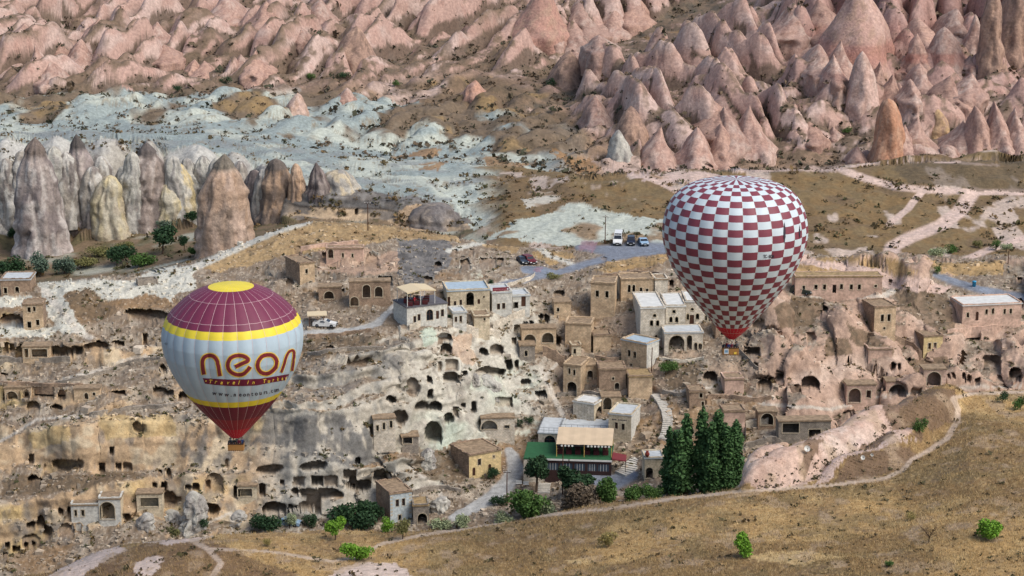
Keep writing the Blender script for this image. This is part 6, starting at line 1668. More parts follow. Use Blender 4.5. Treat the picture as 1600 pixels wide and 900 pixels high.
m = MB(); rbox(m, .4, aw1, RD - .3, RD - .1, RH, RH + 2.9); m.put('wall', S_BROWN, rest)
m = MB(); m.quad(rp(-.1, -.1, RH + .35), rp(-2.6, .3, RH - .1), rp(-2.6, 3.6, RH - .1), rp(-.1, 3.6, RH + .35)); m.quad(rp(-.1, -.1, RH + .35), rp(-2.6, .3, RH - .1), rp(-2.6, .3, RH - .3), rp(-.1, -.1, RH + .1)); m.put('side_awning', M_REDAWN, rest)
for k in range(2):
    m = MB(); m.tube([rp(-2.5, .4 + 3 * k, -1), rp(-2.5, .4 + 3 * k, RH - .1)], .05, 6); m.put('post', M_IRON, rest)
places = ['right end', 'second place from the right', 'third place from the right', 'middle', 'left of middle', 'left end']
for k in range(6):
    x = 1.2 + k * 1.65
    t_ = thing('dining_table', 'dark dining table with red benches under the restaurant awning, ' + places[k], 'table', g + RE1 * x + RE2 * 3.4 + Vector((0, 0, RH + .05)), 'dining tables under the restaurant awning')
    m = MB(); m.box((0, 0, .74), (1.0, .8, .06)); m.put('tabletop', M_WOOD, t_)
    m = MB(); m.box((0, 0, .36), (.12, .5, .72)); m.put('leg', M_WOODD, t_)
    for sy in (-1, 1):
        m = MB(); m.box((0, sy * .75, .24), (1.0, .4, .42)); m.box((0, sy * .95, .6), (1.0, .1, .5)); m.put('bench', M_FURN, t_)
# stone wing with arched window, concrete terrace and railing
h8, d8 = house('restaurant_wing', 'pale stone wing with glazed arch and railed roof terrace left of the awning', 874, 704, -1, 33, 8, 27, 9, (S_PALE, S_PALE, R_CONC), [('f', 859, 688, 17, 15, 'A')], cat='building', parapet=0)
m = MB(); o8 = Vector((0, 0, d8['H'] + .1))
def q8(x, y, z): p = d8['e1'] * x + d8['e2'] * y; return (p.x, p.y, p.z + d8['H'] + z)
for z in (.5, 1.0): m.tube([q8(.1, 8.8, z), q8(.1, .1, z), q8(d8['W'] - .1, .1, z), q8(d8['W'] - .1, 8.8, z)], .03, 4)
for k in range(5): m.tube([q8(.1 + (d8['W'] - .2) * k / 4, .1, .05), q8(.1 + (d8['W'] - .2) * k / 4, .1, 1.0)], .035, 4)
for k in range(1, 6): m.tube([q8(.1, 8.8 * k / 5, .05), q8(.1, 8.8 * k / 5, 1.0)], .035, 4)
m.put('railing', M_IRON, h8)
# terrace behind the awning
h8b, d8b = house('terrace_block', 'low cream terrace block with railing behind the restaurant awning', 948, 690, -1, 74, 5, 17, 8, (S_CREAM, S_CREAM, R_CONC), [], cat='terrace', parapet=0)
m = MB()
def q9(x, y, z): p = d8b['e1'] * x + d8b['e2'] * y; return (p.x, p.y, p.z + d8b['H'] + z)
m.tube([q9(.1, .1, 1.0), q9(d8b['W'], .1, 1.0)], .03, 4); m.tube([q9(.1, .1, .5), q9(d8b['W'], .1, .5)], .03, 4)
for k in range(9): m.tube([q9(.1 + (d8b['W'] - .2) * k / 8, .1, .05), q9(.1 + (d8b['W'] - .2) * k / 8, .1, 1.0)], .03, 4)
m.put('railing', M_IRON, h8b)

# ------------------------------------------------------------------ stairways
def stairs(name, label, pts, n, width, mat, tmin=4.8):
    pts = np.array(pts, float); t = np.linspace(0, 1, n); tk = np.linspace(0, 1, len(pts))
    us, vs_ = np.interp(t, tk, pts[:, 0]), np.interp(t, tk, pts[:, 1])
    P3 = [ground(a, b, tmin, 15) for a, b in zip(us, vs_)]
    ys = np.array([p.y for p in P3]); zs = np.array([p.z for p in P3]); k = np.ones(5) / 5
    ys = np.convolve(np.pad(ys, 2, mode='edge'), k, 'valid'); zs = np.convolve(np.pad(zs, 2, mode='edge'), k, 'valid')
    root = thing(name, label, 'stairs', P3[0])
    for i in range(n):
        d = Vector((P3[min(i + 1, n - 1)].x - P3[max(i - 1, 0)].x, ys[min(i + 1, n - 1)] - ys[max(i - 1, 0)], 0))
        a = math.atan2(d.y, d.x) - math.pi / 2
        m = MB(); m.box((P3[i].x - P3[0].x, ys[i] - P3[0].y, zs[i] - P3[0].z + .0), (width, .75, .55), a)
        m.put('step', mat, root)
M_STEP = mat_plain('step_stone', colr(196, 190, 178), 0.9, 0.2, 2.0)
stairs('stone_stairway', 'long curving pale stone stairway climbing right of the restored house', [(1037, 688), (1042, 674), (1044, 658), (1041, 643), (1034, 629), (1024, 616)], 26, 1.9, M_STEP)
stairs('stone_stairway', 'broad stone steps leading down beside the restaurant', [(972, 742), (985, 732), (997, 718)], 9, 3.0, M_STEP)
stairs('stone_stairway', 'small stone steps at the edge of the restaurant forecourt', [(850, 772), (850, 764), (851, 756)], 7, 2.2, M_STEP)

# ------------------------------------------------------------------ dry-stone walls that follow the ground
def stone_wall(label, pts, hpx, mat, th=0.5, step=6.0, tmin=4.8, tmax=15.6, name='stone_wall', lift=0.0):
    pts = np.array(pts, float)
    d = np.concatenate([[0], np.cumsum(np.hypot(*np.diff(pts, axis=0).T))]); n = max(3, int(d[-1] / step))
    s_ = np.linspace(0, d[-1], n); us, vs_ = np.interp(s_, d, pts[:, 0]), np.interp(s_, d, pts[:, 1])
    P3 = [ground(a, b, tmin, tmax) for a, b in zip(us, vs_)]
    yy = np.array([p.y for p in P3]); zz = np.array([p.z for p in P3])
    k = np.array([1, 2, 1.]) / 4
    yy = np.convolve(np.pad(yy, 1, mode='edge'), k, 'valid'); zz = np.convolve(np.pad(zz, 1, mode='edge'), k, 'valid')
    h = hpx / ppm(yy.mean(), zz.mean()) / .95
    o = P3[0]; m = MB(); hs = [h * random.uniform(.8, 1.15) for _ in range(n)]
    rows_ = []
    for i in range(n):
        p = Vector((x_at(us[i], vs_[i], yy[i]) - o.x, yy[i] - o.y, zz[i] - o.z + lift)); j = random.uniform(-.06, .06)
        rows_.append([(p.x, p.y - th / 2 + j, p.z - 1.5), (p.x, p.y - th / 2 + j, p.z + hs[i]), (p.x, p.y + th / 2 + j, p.z + hs[i]), (p.x, p.y + th / 2 + j, p.z - 1.5)])
    for i in range(n - 1):
        a, b = rows_[i], rows_[i + 1]
        for q in range(3): m.quad(a[q], b[q], b[q + 1], a[q + 1])
    m.quad(*rows_[0]); m.quad(*rows_[-1])
    return m.put(name, mat, None, o, label=label, cat='wall', group='stone walls in the village', kind='thing')
for lb, pts, h, mt in (
    ('stepped pale retaining wall below the hotel terraces', [(640, 516), (660, 508), (700, 507), (722, 512), (745, 522), (782, 524)], 9, S_PALE),
    ('pale garden wall right of the hotel above the caves', [(770, 513), (800, 500), (830, 488)], 9, S_PALE),
    ('low stone wall along the upper road behind the hotel', [(770, 452), (800, 446), (832, 436), (836, 428)], 5, S_PALE),
    ('brown courtyard wall left of the tan roofless house', [(848, 553), (866, 562), (882, 574)], 16, S_BROWN),
    ('curved dry stone wall on the slope below the tower house', [(1036, 612), (1060, 620), (1080, 612), (1100, 606)], 5, S_GREY),
    ('stone terrace wall under the pink ruin', [(1105, 622), (1140, 622), (1180, 628), (1205, 622)], 6, S_BROWN),
    ('rough wall running down beside the checkered balloon basket', [(1150, 545), (1165, 560), (1185, 578)], 5, S_GREY),
    ('broken wall above the ruined pink wall', [(470, 392), (500, 386), (560, 382)], 6, S_PINK),
    ('rubble terrace wall under the small white house', [(645, 772), (690, 762), (720, 770)], 6, S_GREY),
    ('dry stone wall on the bank right of the poplars', [(1165, 700), (1200, 690), (1240, 696)], 7, S_GREY),
    ('low wall around the poplars garden', [(1165, 690), (1165, 668), (1200, 664)], 12, S_PALE),
    ('long terrace wall on the rubble slope left of the burgundy balloon', [(90, 600), (150, 588), (210, 566), (250, 562)], 5, S_GREY),
    ('broken terrace wall at the left under the overhang caves', [(0, 562), (50, 566), (110, 562)], 6, S_GREY),
    ('field wall on the slope right of the burgundy balloon', [(480, 555), (540, 548), (600, 545)], 5, S_GREY),
    ('ruined wall above the left caves', [(0, 600), (60, 603), (130, 604)], 5, S_BROWN),
    ('collapsed wall on the slope above the yellow cliff', [(140, 650), (200, 640), (280, 634)], 5, S_GREY),
    ('pink terrace wall below the long white roofed house', [(1480, 520), (1540, 514), (1600, 508)], 5, S_PINK),
    ('rubble wall beside the yellow stone house', [(1395, 528), (1425, 540), (1440, 556)], 6, S_BROWN),
    ('wall of tumbled blocks below the two window tan house', [(1330, 520), (1365, 528)], 7, S_BROWN),
    ('stone wall behind the tan arcaded ruin', [(930, 436), (990, 428), (1030, 432)], 6, S_BROWN),
    ('pale yard wall in front of the white mansion', [(1030, 562), (1070, 566), (1100, 562)], 4, S_PALE),
    ('low rubble wall between the tower house and tan ruins', [(930, 560), (960, 566), (972, 560)], 6, S_BROWN),
    ('terrace wall under the hotel road', [(480, 528), (530, 525), (580, 517)], 5, S_BROWN),
    ('old wall above the cube house with the arch', [(870, 620), (900, 616), (940, 618)], 6, S_GREY)):
    stone_wall(lb, pts, h, mt)
# stone enclosure on the white plateau
g = ground(231, 444, 8, 16)
en = thing('stone_enclosure', 'roofless rectangular stone enclosure on the white plateau', 'enclosure', g)
for nm, c, d, rz in (('wall', (0, -1.1, .4), (3.6, .3, 1.5), .35), ('wall', (-.4, 1.1, .4), (3.6, .3, 1.5), .35), ('wall', (-1.9, -.6, .4), (.3, 2.2, 1.5), .35), ('wall', (1.6, .6, .4), (.3, 2.2, 1.5), .35)):
    m = MB(); m.box(c, d, rz); m.put(nm, S_GREY, en)
# open shelter with flat roof beside the hotel road
g = ground(484, 514, 8, 15)
sh = thing('shelter', 'open timber shelter with flat cream roof beside the gravel road', 'shelter', g)
for x in (0, 2.6):
    for y in (0, 2.4):
        m = MB(); m.box((x, y, 1.1), (.14, .14, 3.0)); m.put('post', M_WOOD, sh)
m = MB(); m.box((1.3, 1.2, 2.65), (3.7, 3.2, .14), .12); m.put('roof', M_CANVAS, sh)
m = MB(); m.box((1.3, 1.9, .5), (2.4, .6, .9)); m.put('counter', M_WOODD, sh)

# ------------------------------------------------------------------ vehicles
M_TYRE = mat_plain('tyre', colr(30, 30, 32), 0.85); M_RIM = mat_plain('wheel_rim', colr(150, 152, 156), 0.35, 0.05, metal=0.7)
M_HEAD = mat_plain('headlight', colr(220, 224, 226), 0.2); M_BLACKP = mat_plain('black_plastic', colr(34, 34, 36), 0.6); M_PLATE = mat_plain('number_plate', colr(220, 220, 216), 0.5)
def vehicle(name, label, u, v, rz, prof, W, paint, glass_z, cat='car', tmin=10, tmax=16.8, bed=None):
    """prof: side outline (y from nose 0 backwards, z); the nose points to -Y before turning by rz"""
    g = ground(u, v, tmin, tmax); L_ = prof[-1][0]
    root = thing(name, label, cat, g); root.rotation_euler = (0, 0, rz)
    m = MB(); n = len(prof); ring = [(0.34 if k in (0, n - 1) else 0.25) for k in range(n)]
    half = []
    for (y, z) in prof:
        tw = W / 2 * (1.0 if z < glass_z else 1.0 - 0.16 * min(1, (z - glass_z) / .6))
        tw *= (.93 if y < .15 or y > L_ - .15 else 1)
        half.append(tw)
    for s_ in (0,):
        for i in range(n - 1):
            (y0, z0), (y1, z1) = prof[i], prof[i + 1]
            m.quad((-half[i], y0, z0), (half[i], y0, z0), (half[i + 1], y1, z1), (-half[i + 1], y1, z1))
            for sx in (-1, 1):
                m.quad((sx * half[i], y0, z0), (sx * half[i + 1], y1, z1), (sx * W / 2 * .97, y1, .28), (sx * W / 2 * .97, y0, .28))
    m.quad((-W / 2 * .95, 0, .28), (W / 2 * .95, 0, .28), (W / 2 * .95, L_, .28), (-W / 2 * .95, L_, .28))
    m.put('body', paint, root)
    # glazing: every steep or upper panel above glass_z that is not the roof
    zt = max(z for _, z in prof)
    for i in range(n - 1):
        (y0, z0), (y1, z1) = prof[i], prof[i + 1]
        if min(z0, z1) >= glass_z - .02 and abs(z1 - z0) > .25:
            a, b = .12, .9; k = MB()
            f = lambda t, sx, e: (sx * (half[i] + (half[i + 1] - half[i]) * t) * .9, y0 + (y1 - y0) * t + e, z0 + (z1 - z0) * t + .012)
            e = -.012 if i < n / 2 else .012
            k.quad(f(a, -1, e), f(a, 1, e), f(b, 1, e), f(b, -1, e)); k.put('windscreen' if i < n / 2 else 'rear_window', M_GLASS, root)
    up = [p for p in prof if p[1] > glass_z + .1]
    ya, yb = up[0][0], up[-1][0]
    for sx in (-1, 1):
        k = MB(); xw = W / 2 * .99; xt = W / 2 * .905
        k.quad((sx * xw, ya + .15, glass_z + .06), (sx * xw, yb - .15, glass_z + .06), (sx * xt, yb - .3, zt - .16), (sx * xt, ya + .35, zt - .16)); k.put('side_window', M_GLASS, root)
        k = MB(); k.box((sx * W * .36, -.02, .72), (.36, .08, .16)); k.put('headlight', M_HEAD, root)
        k = MB(); k.box((sx * (W / 2 + .1), ya + .2, glass_z + .12), (.18, .1, .16)); k.put('mirror', M_BLACKP, root)
        for yw in (.85, L_ - .85):
            k = MB(); pr_ = [(.18, -.11), (.30, -.11), (.34, -.06), (.34, .06), (.30, .11), (.18, .11)]
            k.lathe(pr_, (0, 0, 0), 14); k.v = [(sx * (W / 2 - .08) + q[2], yw + q[0], .34 + q[1]) for q in k.v]
            w_ = k.put('wheel', M_TYRE, root, smooth=True)
            k = MB(); k.lathe([(0, .09), (.19, .07), (.2, -.07), (0, -.07)], (0, 0, 0), 12); k.v = [(sx * (W / 2 - .08) + sx * q[2], yw + q[0], .34 + q[1]) for q in k.v]; k.put('rim', M_RIM, w_, smooth=True)
    k = MB(); k.box((0, -.03, .42), (W * .9, .12, .22)); k.put('bumper', M_BLACKP, root)
    k = MB(); k.box((0, -.035, .68), (W * .42, .06, .18)); k.put('grille', M_BLACKP, root)
    k = MB(); k.box((0, -.1, .46), (.5, .02, .12)); k.put('number_plate', M_PLATE, root)
    return root
P_WHITE = mat_plain('white_car_paint', colr(228, 228, 224), 0.3, 0.02, spec=0.5); P_DARK = mat_plain('dark_blue_paint', colr(34, 38, 54), 0.25, 0.03, spec=0.5); P_SILV = mat_plain('silver_blue_paint', colr(150, 178, 200), 0.3, 0.03, spec=0.5)
P_GREEN = mat_plain('dark_green_paint', colr(58, 66, 58), 0.4, 0.05); P_RED = mat_plain('red_paint', colr(104, 34, 40), 0.35, 0.03); P_SLATE = mat_plain('slate_paint', colr(60, 68, 80), 0.3, 0.03)
VAN = [(0, .55), (.03, .85), (.25, 1.08), (1.0, 1.28), (1.55, 2.25), (1.9, 2.55), (5.6, 2.62), (5.75, 2.4), (5.8, .6)]
SUV = [(0, .55), (.05, .95), (1.1, 1.1), (1.75, 1.68), (2.0, 1.76), (3.9, 1.74), (4.25, 1.2), (4.35, .6)]
SEDAN = [(0, .5), (.06, .78), (1.15, .98), (1.95, 1.42), (3.2, 1.44), (3.85, 1.02), (4.4, .98), (4.45, .55)]
vehicle('minibus', 'tall white minibus parked at the left of the car park', 964.5, 384.5, -.12, VAN, 2.0, P_WHITE, 1.25, 'van')
vehicle('parked_car', 'dark blue car parked between the minibus and the silver car', 985.5, 384.5, -.08, SUV, 1.85, P_DARK, 1.12)
vehicle('parked_car', 'silver blue saloon car at the right end of the parked row', 1008, 386, .12, SEDAN, 1.85, P_SILV, .98)
vehicle('parked_car', 'dark green car in front of the pink rock cut facade', 1268, 461, 1.2, SUV, 1.85, P_GREEN, 1.12)
vehicle('parked_car', 'low slate coloured car at right of the pink facade yard', 1350, 463, 1.35, SEDAN, 1.8, P_SLATE, .98)
vehicle('parked_car', 'small white car beside the timber shelter', 526, 511, 1.45, SEDAN, 1.75, P_WHITE, .98)
vehicle('parked_car', 'red car at the edge of the small lay-by', 834, 414, .5, SUV, 1.8, P_RED, 1.12)
vehicle('parked_car', 'dark car left of the red car at the small lay-by', 822, 414.5, .3, SEDAN, 1.8, P_SLATE, .98)
vehicle('parked_car', 'pale car parked before the cave mouth under the cliff', 470, 822, 1.4, SEDAN, 1.75, P_SILV, .98, tmin=4.9, tmax=6.2)

# ------------------------------------------------------------------ poles, dishes and small things
def pole(label, u, v, hpx, tmin=4.8, tmax=19, bars=1):
    g = ground(u, v, tmin, tmax); h = hpx / ppm(g.y, g.z) / .96
    root = thing('utility_pole', label, 'pole', g, 'wooden utility poles')
    m = MB(); m.tube([(0, 0, -.5), (0, 0, h * .5), (.04, 0, h)], .12, 7, .08); m.put('post', M_WOOD, root)
    for k in range(bars):
        m = MB(); m.box((0, -.1, h - .35 - .5 * k), (1.3, .1, .1)); b_ = m.put('crossbar', M_WOODD, root)
        for sx in (-.55, 0, .55):
            q = MB(); q.lathe([(0, .2), (.05, .18), (.06, .05), (.03, 0)], (sx, -.1, h - .3 - .5 * k), 8); q.put('insulator', M_WPAINT, b_)
pole('utility pole on the golden hill below the dark rock cliff', 575, 361, 44)
pole('utility pole at the far left of the golden hill', 391, 376, 32)
pole('utility pole beside the white minibus', 945.5, 381, 44)
pole('utility pole at the edge of the gravel road by the yellow house', 792, 782, 48)
pole('thin pole in front of the restaurant', 879, 772, 78, bars=0)
pole('utility pole at the right hand edge near the asphalt road', 1575, 412, 20, bars=0)
pole('thin metal pole against the side of the tower house', 1018, 585, 42, bars=0)
def dish(label, u, v, r, tmin=1.9, tmax=3.2):
    g = ground(u, v, tmin, tmax)
    root = thing('satellite_dish', label, 'satellite dish', g)
    m = MB(); m.tube([(0, 0, -.3), (0, 0, .7)], .04, 6); m.put('mast', M_STEEL, root)
    m = MB(); m.lathe([(0, 0), (r * .5, .05), (r * .85, .16), (r, .24), (r * 1.02, .25)], (0, 0, 0), 18)
    rot = Vector((0.25, -1, .45)).to_track_quat('Z', 'Y')
    m.v = [tuple(rot @ Vector(q) + Vector((0, -.05, .8))) for q in m.v]; d_ = m.put('reflector', M_WPAINT, root, smooth=True)
    m = MB(); tip = rot @ Vector((0, 0, r * .9)) + Vector((0, -.05, .8)); m.tube([tuple(rot @ Vector((0, -r, .24)) + Vector((0, -.05, .8))), tuple(tip)], .025, 5); m.box(tuple(tip), (.12, .12, .12)); m.put('feed_arm', M_STEEL, d_)
dish('larger satellite dish on the pink outcrop', 1260, 708, .48)
dish('smaller satellite dish beside the larger one on the pink outcrop', 1252.5, 713, .36)
dish('satellite dish at the end of the white rock rib', 1347, 721, .36)
dish('small satellite dish right of the one on the white rib', 1361, 720, .24)
dish('white satellite dish left of the hotel terrace wall', 617, 492, .6, 8, 15)
# blue bin by the right road, terracotta pot, benches by the road
g = ground(1522, 447, 10, 16)
bn = thing('waste_bin', 'bright blue bin beside the right hand road', 'bin', g); M_BLUEB = mat_plain('blue_plastic', colr(60, 150, 190), 0.5)
m = MB(); m.lathe([(0, -.2), (.35, -.2), (.42, 1.0), (.45, 1.02), (.42, 1.05)], (0, 0, 0), 12); m.put('body', M_BLUEB, bn, smooth=True)
m = MB(); m.lathe([(.46, 1.04), (.44, 1.14), (.2, 1.22), (0, 1.24)], (0, 0, 0), 12); m.put('lid', M_BLUEB, bn, smooth=True)
g = ground(1009, 752, 4.8, 15)
m = MB(); m.lathe([(0, 0), (.22, 0), (.42, .45), (.36, .8), (.2, .95), (.28, 1.1), (.24, 1.1), (.1, .95)], (0, 0, 0), 14)
m.put('clay_jar', mat_plain('terracotta', colr(140, 62, 50), 0.7), None, (g.x + .2, g.y + .3, g.z + 36 / ppm(g.y) / .95 + .12), smooth=True, label='red clay jar on top of the cream gatehouse', cat='jar')
for lb, u in (('left white bench by the gravel road below the restaurant', 811), ('right white bench by the gravel road below the restaurant', 822)):
    g = ground(u, 760, 4.8, 12); t_ = thing('bench', lb, 'bench', g)
    m = MB(); m.box((0, 0, .45), (1.0, .4, .07)); m.put('seat', M_WPAINT, t_)
    m = MB(); m.box((0, .2, .75), (1.0, .06, .4)); m.put('backrest', M_WPAINT, t_)
    for sx in (-.42, .42):
        m = MB(); m.box((sx, 0, .2), (.06, .38, .5)); m.put('leg', M_WOODD, t_)
# big fallen blocks under the caves
def boulder(label, u, v, w, h, cols, seed, tmin=4.8):
    rock_cone('boulder', u, v, v - h, w, 'd', cols, label, 'fallen boulders below the cliffs', seed=seed, tmin=tmin, rough=1.5)
for k, (lb, u, v, w, h) in enumerate((('pale angular boulder below the white arch house', 226, 826, 30, 22), ('tall pale rock slab standing against the lower cliff', 302, 828, 40, 58), ('grey boulder right of the pale angular boulder', 268, 816, 32, 16), ('white boulder pile below the central caves', 762, 608, 34, 20),
        ('grey boulder beside the white boulder pile', 742, 602, 18, 18), ('cracked grey boulder below the road hairpin', 690, 800, 30, 22), ('rounded boulder on the rubble left of the yellow house', 668, 716, 22, 14), ('pale boulder on the path below the burgundy balloon', 372, 812, 26, 12))):
    boulder(lb, u, v, w, h, pk if u > 1100 else wt, 300 + k)

# ------------------------------------------------------------------ vegetation
def mat_leaf(name, rough=0.75):
    m, nt, b = new_mat(name)
    at = nd(nt, 'ShaderNodeAttribute', attribute_name='Col'); ge = nd(nt, 'ShaderNodeNewGeometry')
    c1, _ = noise_mul(nt, at.outputs['Color'], 1.7, 0.75, 1.25, ge.outputs['Position'], 3)
    nt.links.new(c1, b.inputs['Base Color']); b.inputs['Roughness'].default_value = rough
    return m
M_LEAF = mat_leaf('leaves'); M_GRASS = mat_leaf('dry_grass', 0.9); M_STONE = mat_leaf('rubble_stone', 0.9)
M_BARK = mat_plain('bark', colr(84, 68, 54), 0.9, 0.2, 6.0)
vr = np.random.default_rng(21)

def leaf_quads(cent, size, cols, aspect=0.7, up=0.0):
    """random little quads at cent (n,3); size (n,), cols (n,3) -> verts, faces, colours"""
    n = len(cent)
    d = vr.normal(size=(n, 3)); d[:, 2] = d[:, 2] * (1 - up) + up * np.abs(d[:, 2]); d /= np.linalg.norm(d, axis=1)[:, None]
    e = vr.normal(size=(n, 3)); e -= d * (e * d).sum(1)[:, None]; e /= np.linalg.norm(e, axis=1)[:, None]
    a = d * size[:, None]; b = e * (size * aspect)[:, None]
    v = np.stack([cent - a - b * .6, cent + a * .2 - b, cent + a + b * .6, cent - a * .2 + b], 1).reshape(-1, 3)
    return v, np.arange(n * 4).reshape(n, 4), np.repeat(cols, 4, 0)

def crown_points(lobes, n):
    """points spread through the shells of ellipsoid lobes (cx, cy, cz, rx, ry, rz)"""
    lobes = np.array(lobes); w = lobes[:, 3] * lobes[:, 5]; k = vr.choice(len(lobes), n, p=w / w.sum()); L_ = lobes[k]
    d = vr.normal(size=(n, 3)); d /= np.linalg.norm(d, axis=1)[:, None]
    r = vr.random(n) ** 0.45
    return L_[:, :3] + d * L_[:, 3:] * r[:, None]

GREENS = dict(bright=(colr(96, 140, 44), colr(130, 168, 58)), green=(colr(62, 92, 44), colr(92, 120, 58)), dark=(colr(36, 62, 40), colr(58, 84, 50)), poplar=(colr(52, 84, 50), colr(92, 124, 72)), blue=(colr(78, 96, 82), colr(104, 122, 102)),
              pale=(colr(140, 152, 112), colr(168, 176, 138)), olive=(colr(104, 104, 62), colr(134, 130, 82)), brown=(colr(92, 80, 66), colr(124, 110, 92)), faint=(colr(132, 124, 72), colr(160, 144, 92)))

def tree(name, label, u, v, hpx, wpx, hue, kind='round', tmin=-1, tmax=19, n=900, cat='tree', group=None):
    g = ground(u, v, tmin, tmax); s = ppm(g.y, g.z); H = hpx / s / .96; W = wpx / s / 2
    root = thing(name, label, cat, g, group)
    c0, c1 = GREENS[hue]
    lob = []
    if kind == 'poplar':
        for k in range(14):
            t = k / 13; lob.append((random.uniform(-.3, .3) * W * (1 - .6 * t), random.uniform(-.3, .3) * W, H * (.12 + .8 * t), W * (.9 - .5 * t ** 2.2) * random.uniform(.7, 1.15), W * (.9 - .5 * t ** 2.2), H * random.uniform(.07, .14)))
        th = .05; stem = .2
    elif kind == 'bush':
        for k in range(7):
            a = random.uniform(0, 6.28); r = W * random.uniform(.2, .62)
            lob.append((r * math.cos(a), r * math.sin(a) * .8, H * random.uniform(.28, .68), W * random.uniform(.35, .55), W * random.uniform(.35, .5), H * random.uniform(.24, .36)))
        th = .0; stem = .15
    else:
        for k in range(8):
            a = random.uniform(0, 6.28); r = W * random.uniform(.15, .6)
            lob.append((r * math.cos(a), r * math.sin(a), H * random.uniform(.48, .82), W * random.uniform(.35, .5), W * random.uniform(.35, .5), H * random.uniform(.16, .24)))
        stem = .4
    # trunk and limbs
    m = MB(); tr = max(.05, .035 * H)
    m.tube([(0, 0, -.4), (.05 * W, 0, H * stem), (-.03 * W, .03 * W, H * (.75 if kind != 'bush' else .5))], tr, 7, tr * .4)
    for L_ in lob[::2]:
        m.tube([(0, 0, H * stem * .9), (L_[0] * .5, L_[1] * .5, (H * stem + L_[2]) / 2), (L_[0], L_[1], L_[2])], tr * .5, 5, tr * .15)
    m.put('trunk', M_BARK, root, smooth=True)
    n = int(n * 2.2); P_ = crown_points(lob, n)
    sz = np.full(n, max(.07, (W * H) ** .5 * .055)) * vr.uniform(.6, 1.3, n)
    f = vr.random((n, 1)) * .6 + .4 * n3(P_[:, 0] * 1.2 / W, P_[:, 1] * 1.2 / W, P_[:, 2] * 1.2 / W, 5)[:, None]
    col = c0 * (1 - f) + c1 * f
    vv, ff, cc = leaf_quads(P_, sz, col, .75, .3)
    put('crown', mesh_np('crown', vv, ff, M_LEAF, cc, False), root)
    return root

FG = [('sapling with bright green round crown on the near hill edge', 524, 843, 35, 40, 'bright', 'round', 900), ('bright green shrubby tree left of the olive one by the near path', 606, 832, 26, 28, 'bright', 'bush', 700),
      ('thin olive leaved sapling beside the bright green shrubby tree', 629, 842, 32, 42, 'olive', 'round', 420), ('wide bright green bush low on the near hill at left', 557, 874, 30, 54, 'bright', 'bush', 1100),
      ('bright green bush in the middle of the near slope', 1164, 869, 38, 44, 'bright', 'bush', 1100), ('round green bush at the right of the near slope', 1553, 842, 34, 56, 'bright', 'bush', 1300),
      ('small olive sapling near the left path', 275, 848, 28, 26, 'olive', 'round', 350), ('sparse pale bush on the left of the near hill', 415, 853, 15, 26, 'faint', 'bush', 260), ('faint yellow green bush on the near slope', 951, 855, 28, 36, 'faint', 'bush', 420),
      ('dull green bush in the scrub above the pink outcrop', 1437, 674, 24, 26, 'green', 'bush', 500), ('dark little tree at the upper right of the near hill', 1566, 628, 17, 26, 'dark', 'bush', 400), ('green bush at the right edge of the near hill', 1594, 641, 25, 28, 'green', 'bush', 500),
      ('tiny faint bush right of the pink outcrop path', 1424, 814, 18, 24, 'faint', 'bush', 220), ('tiny green tuft near the bottom right', 1388, 886, 12, 18, 'green', 'bush', 250)]
for lb, u, v, h, w, hue, kd, n in FG:
    tree('bush' if kd == 'bush' else 'small_tree', lb, u, v, h, w, hue, kd, tmax=3.2, n=n, cat='bush' if kd == 'bush' else 'tree')
# leafless tree
g = ground(1451, 848, -1, 3); bt_ = thing('bare_tree', 'leafless brown sapling on the near slope left of the round green bush', 'tree', g)
m = MB(); m.tube([(0, 0, -.3), (.05, 0, 1.0)], .09, 6, .06); m.put('trunk', M_BARK, bt_)
for k in range(14):
    a = random.uniform(0, 6.28); r = random.uniform(.6, 1.7); z = random.uniform(1.4, 3.0); m = MB()
    m.tube([(.05, 0, random.uniform(.6, 1.0)), (r * .5 * math.cos(a), r * .5 * math.sin(a), z * .7), (r * math.cos(a), r * math.sin(a), z)], .035, 4, .01)
    for q in range(4):
        b = a + random.uniform(-1, 1); m.tube([(r * .6 * math.cos(a), r * .6 * math.sin(a), z * .75), (r * .6 * math.cos(a) + .5 * math.cos(b), r * .6 * math.sin(a) + .5 * math.sin(b), z * .75 + random.uniform(.1, .6))], .015, 3, .006)
    m.put('branch', M_BARK, bt_)

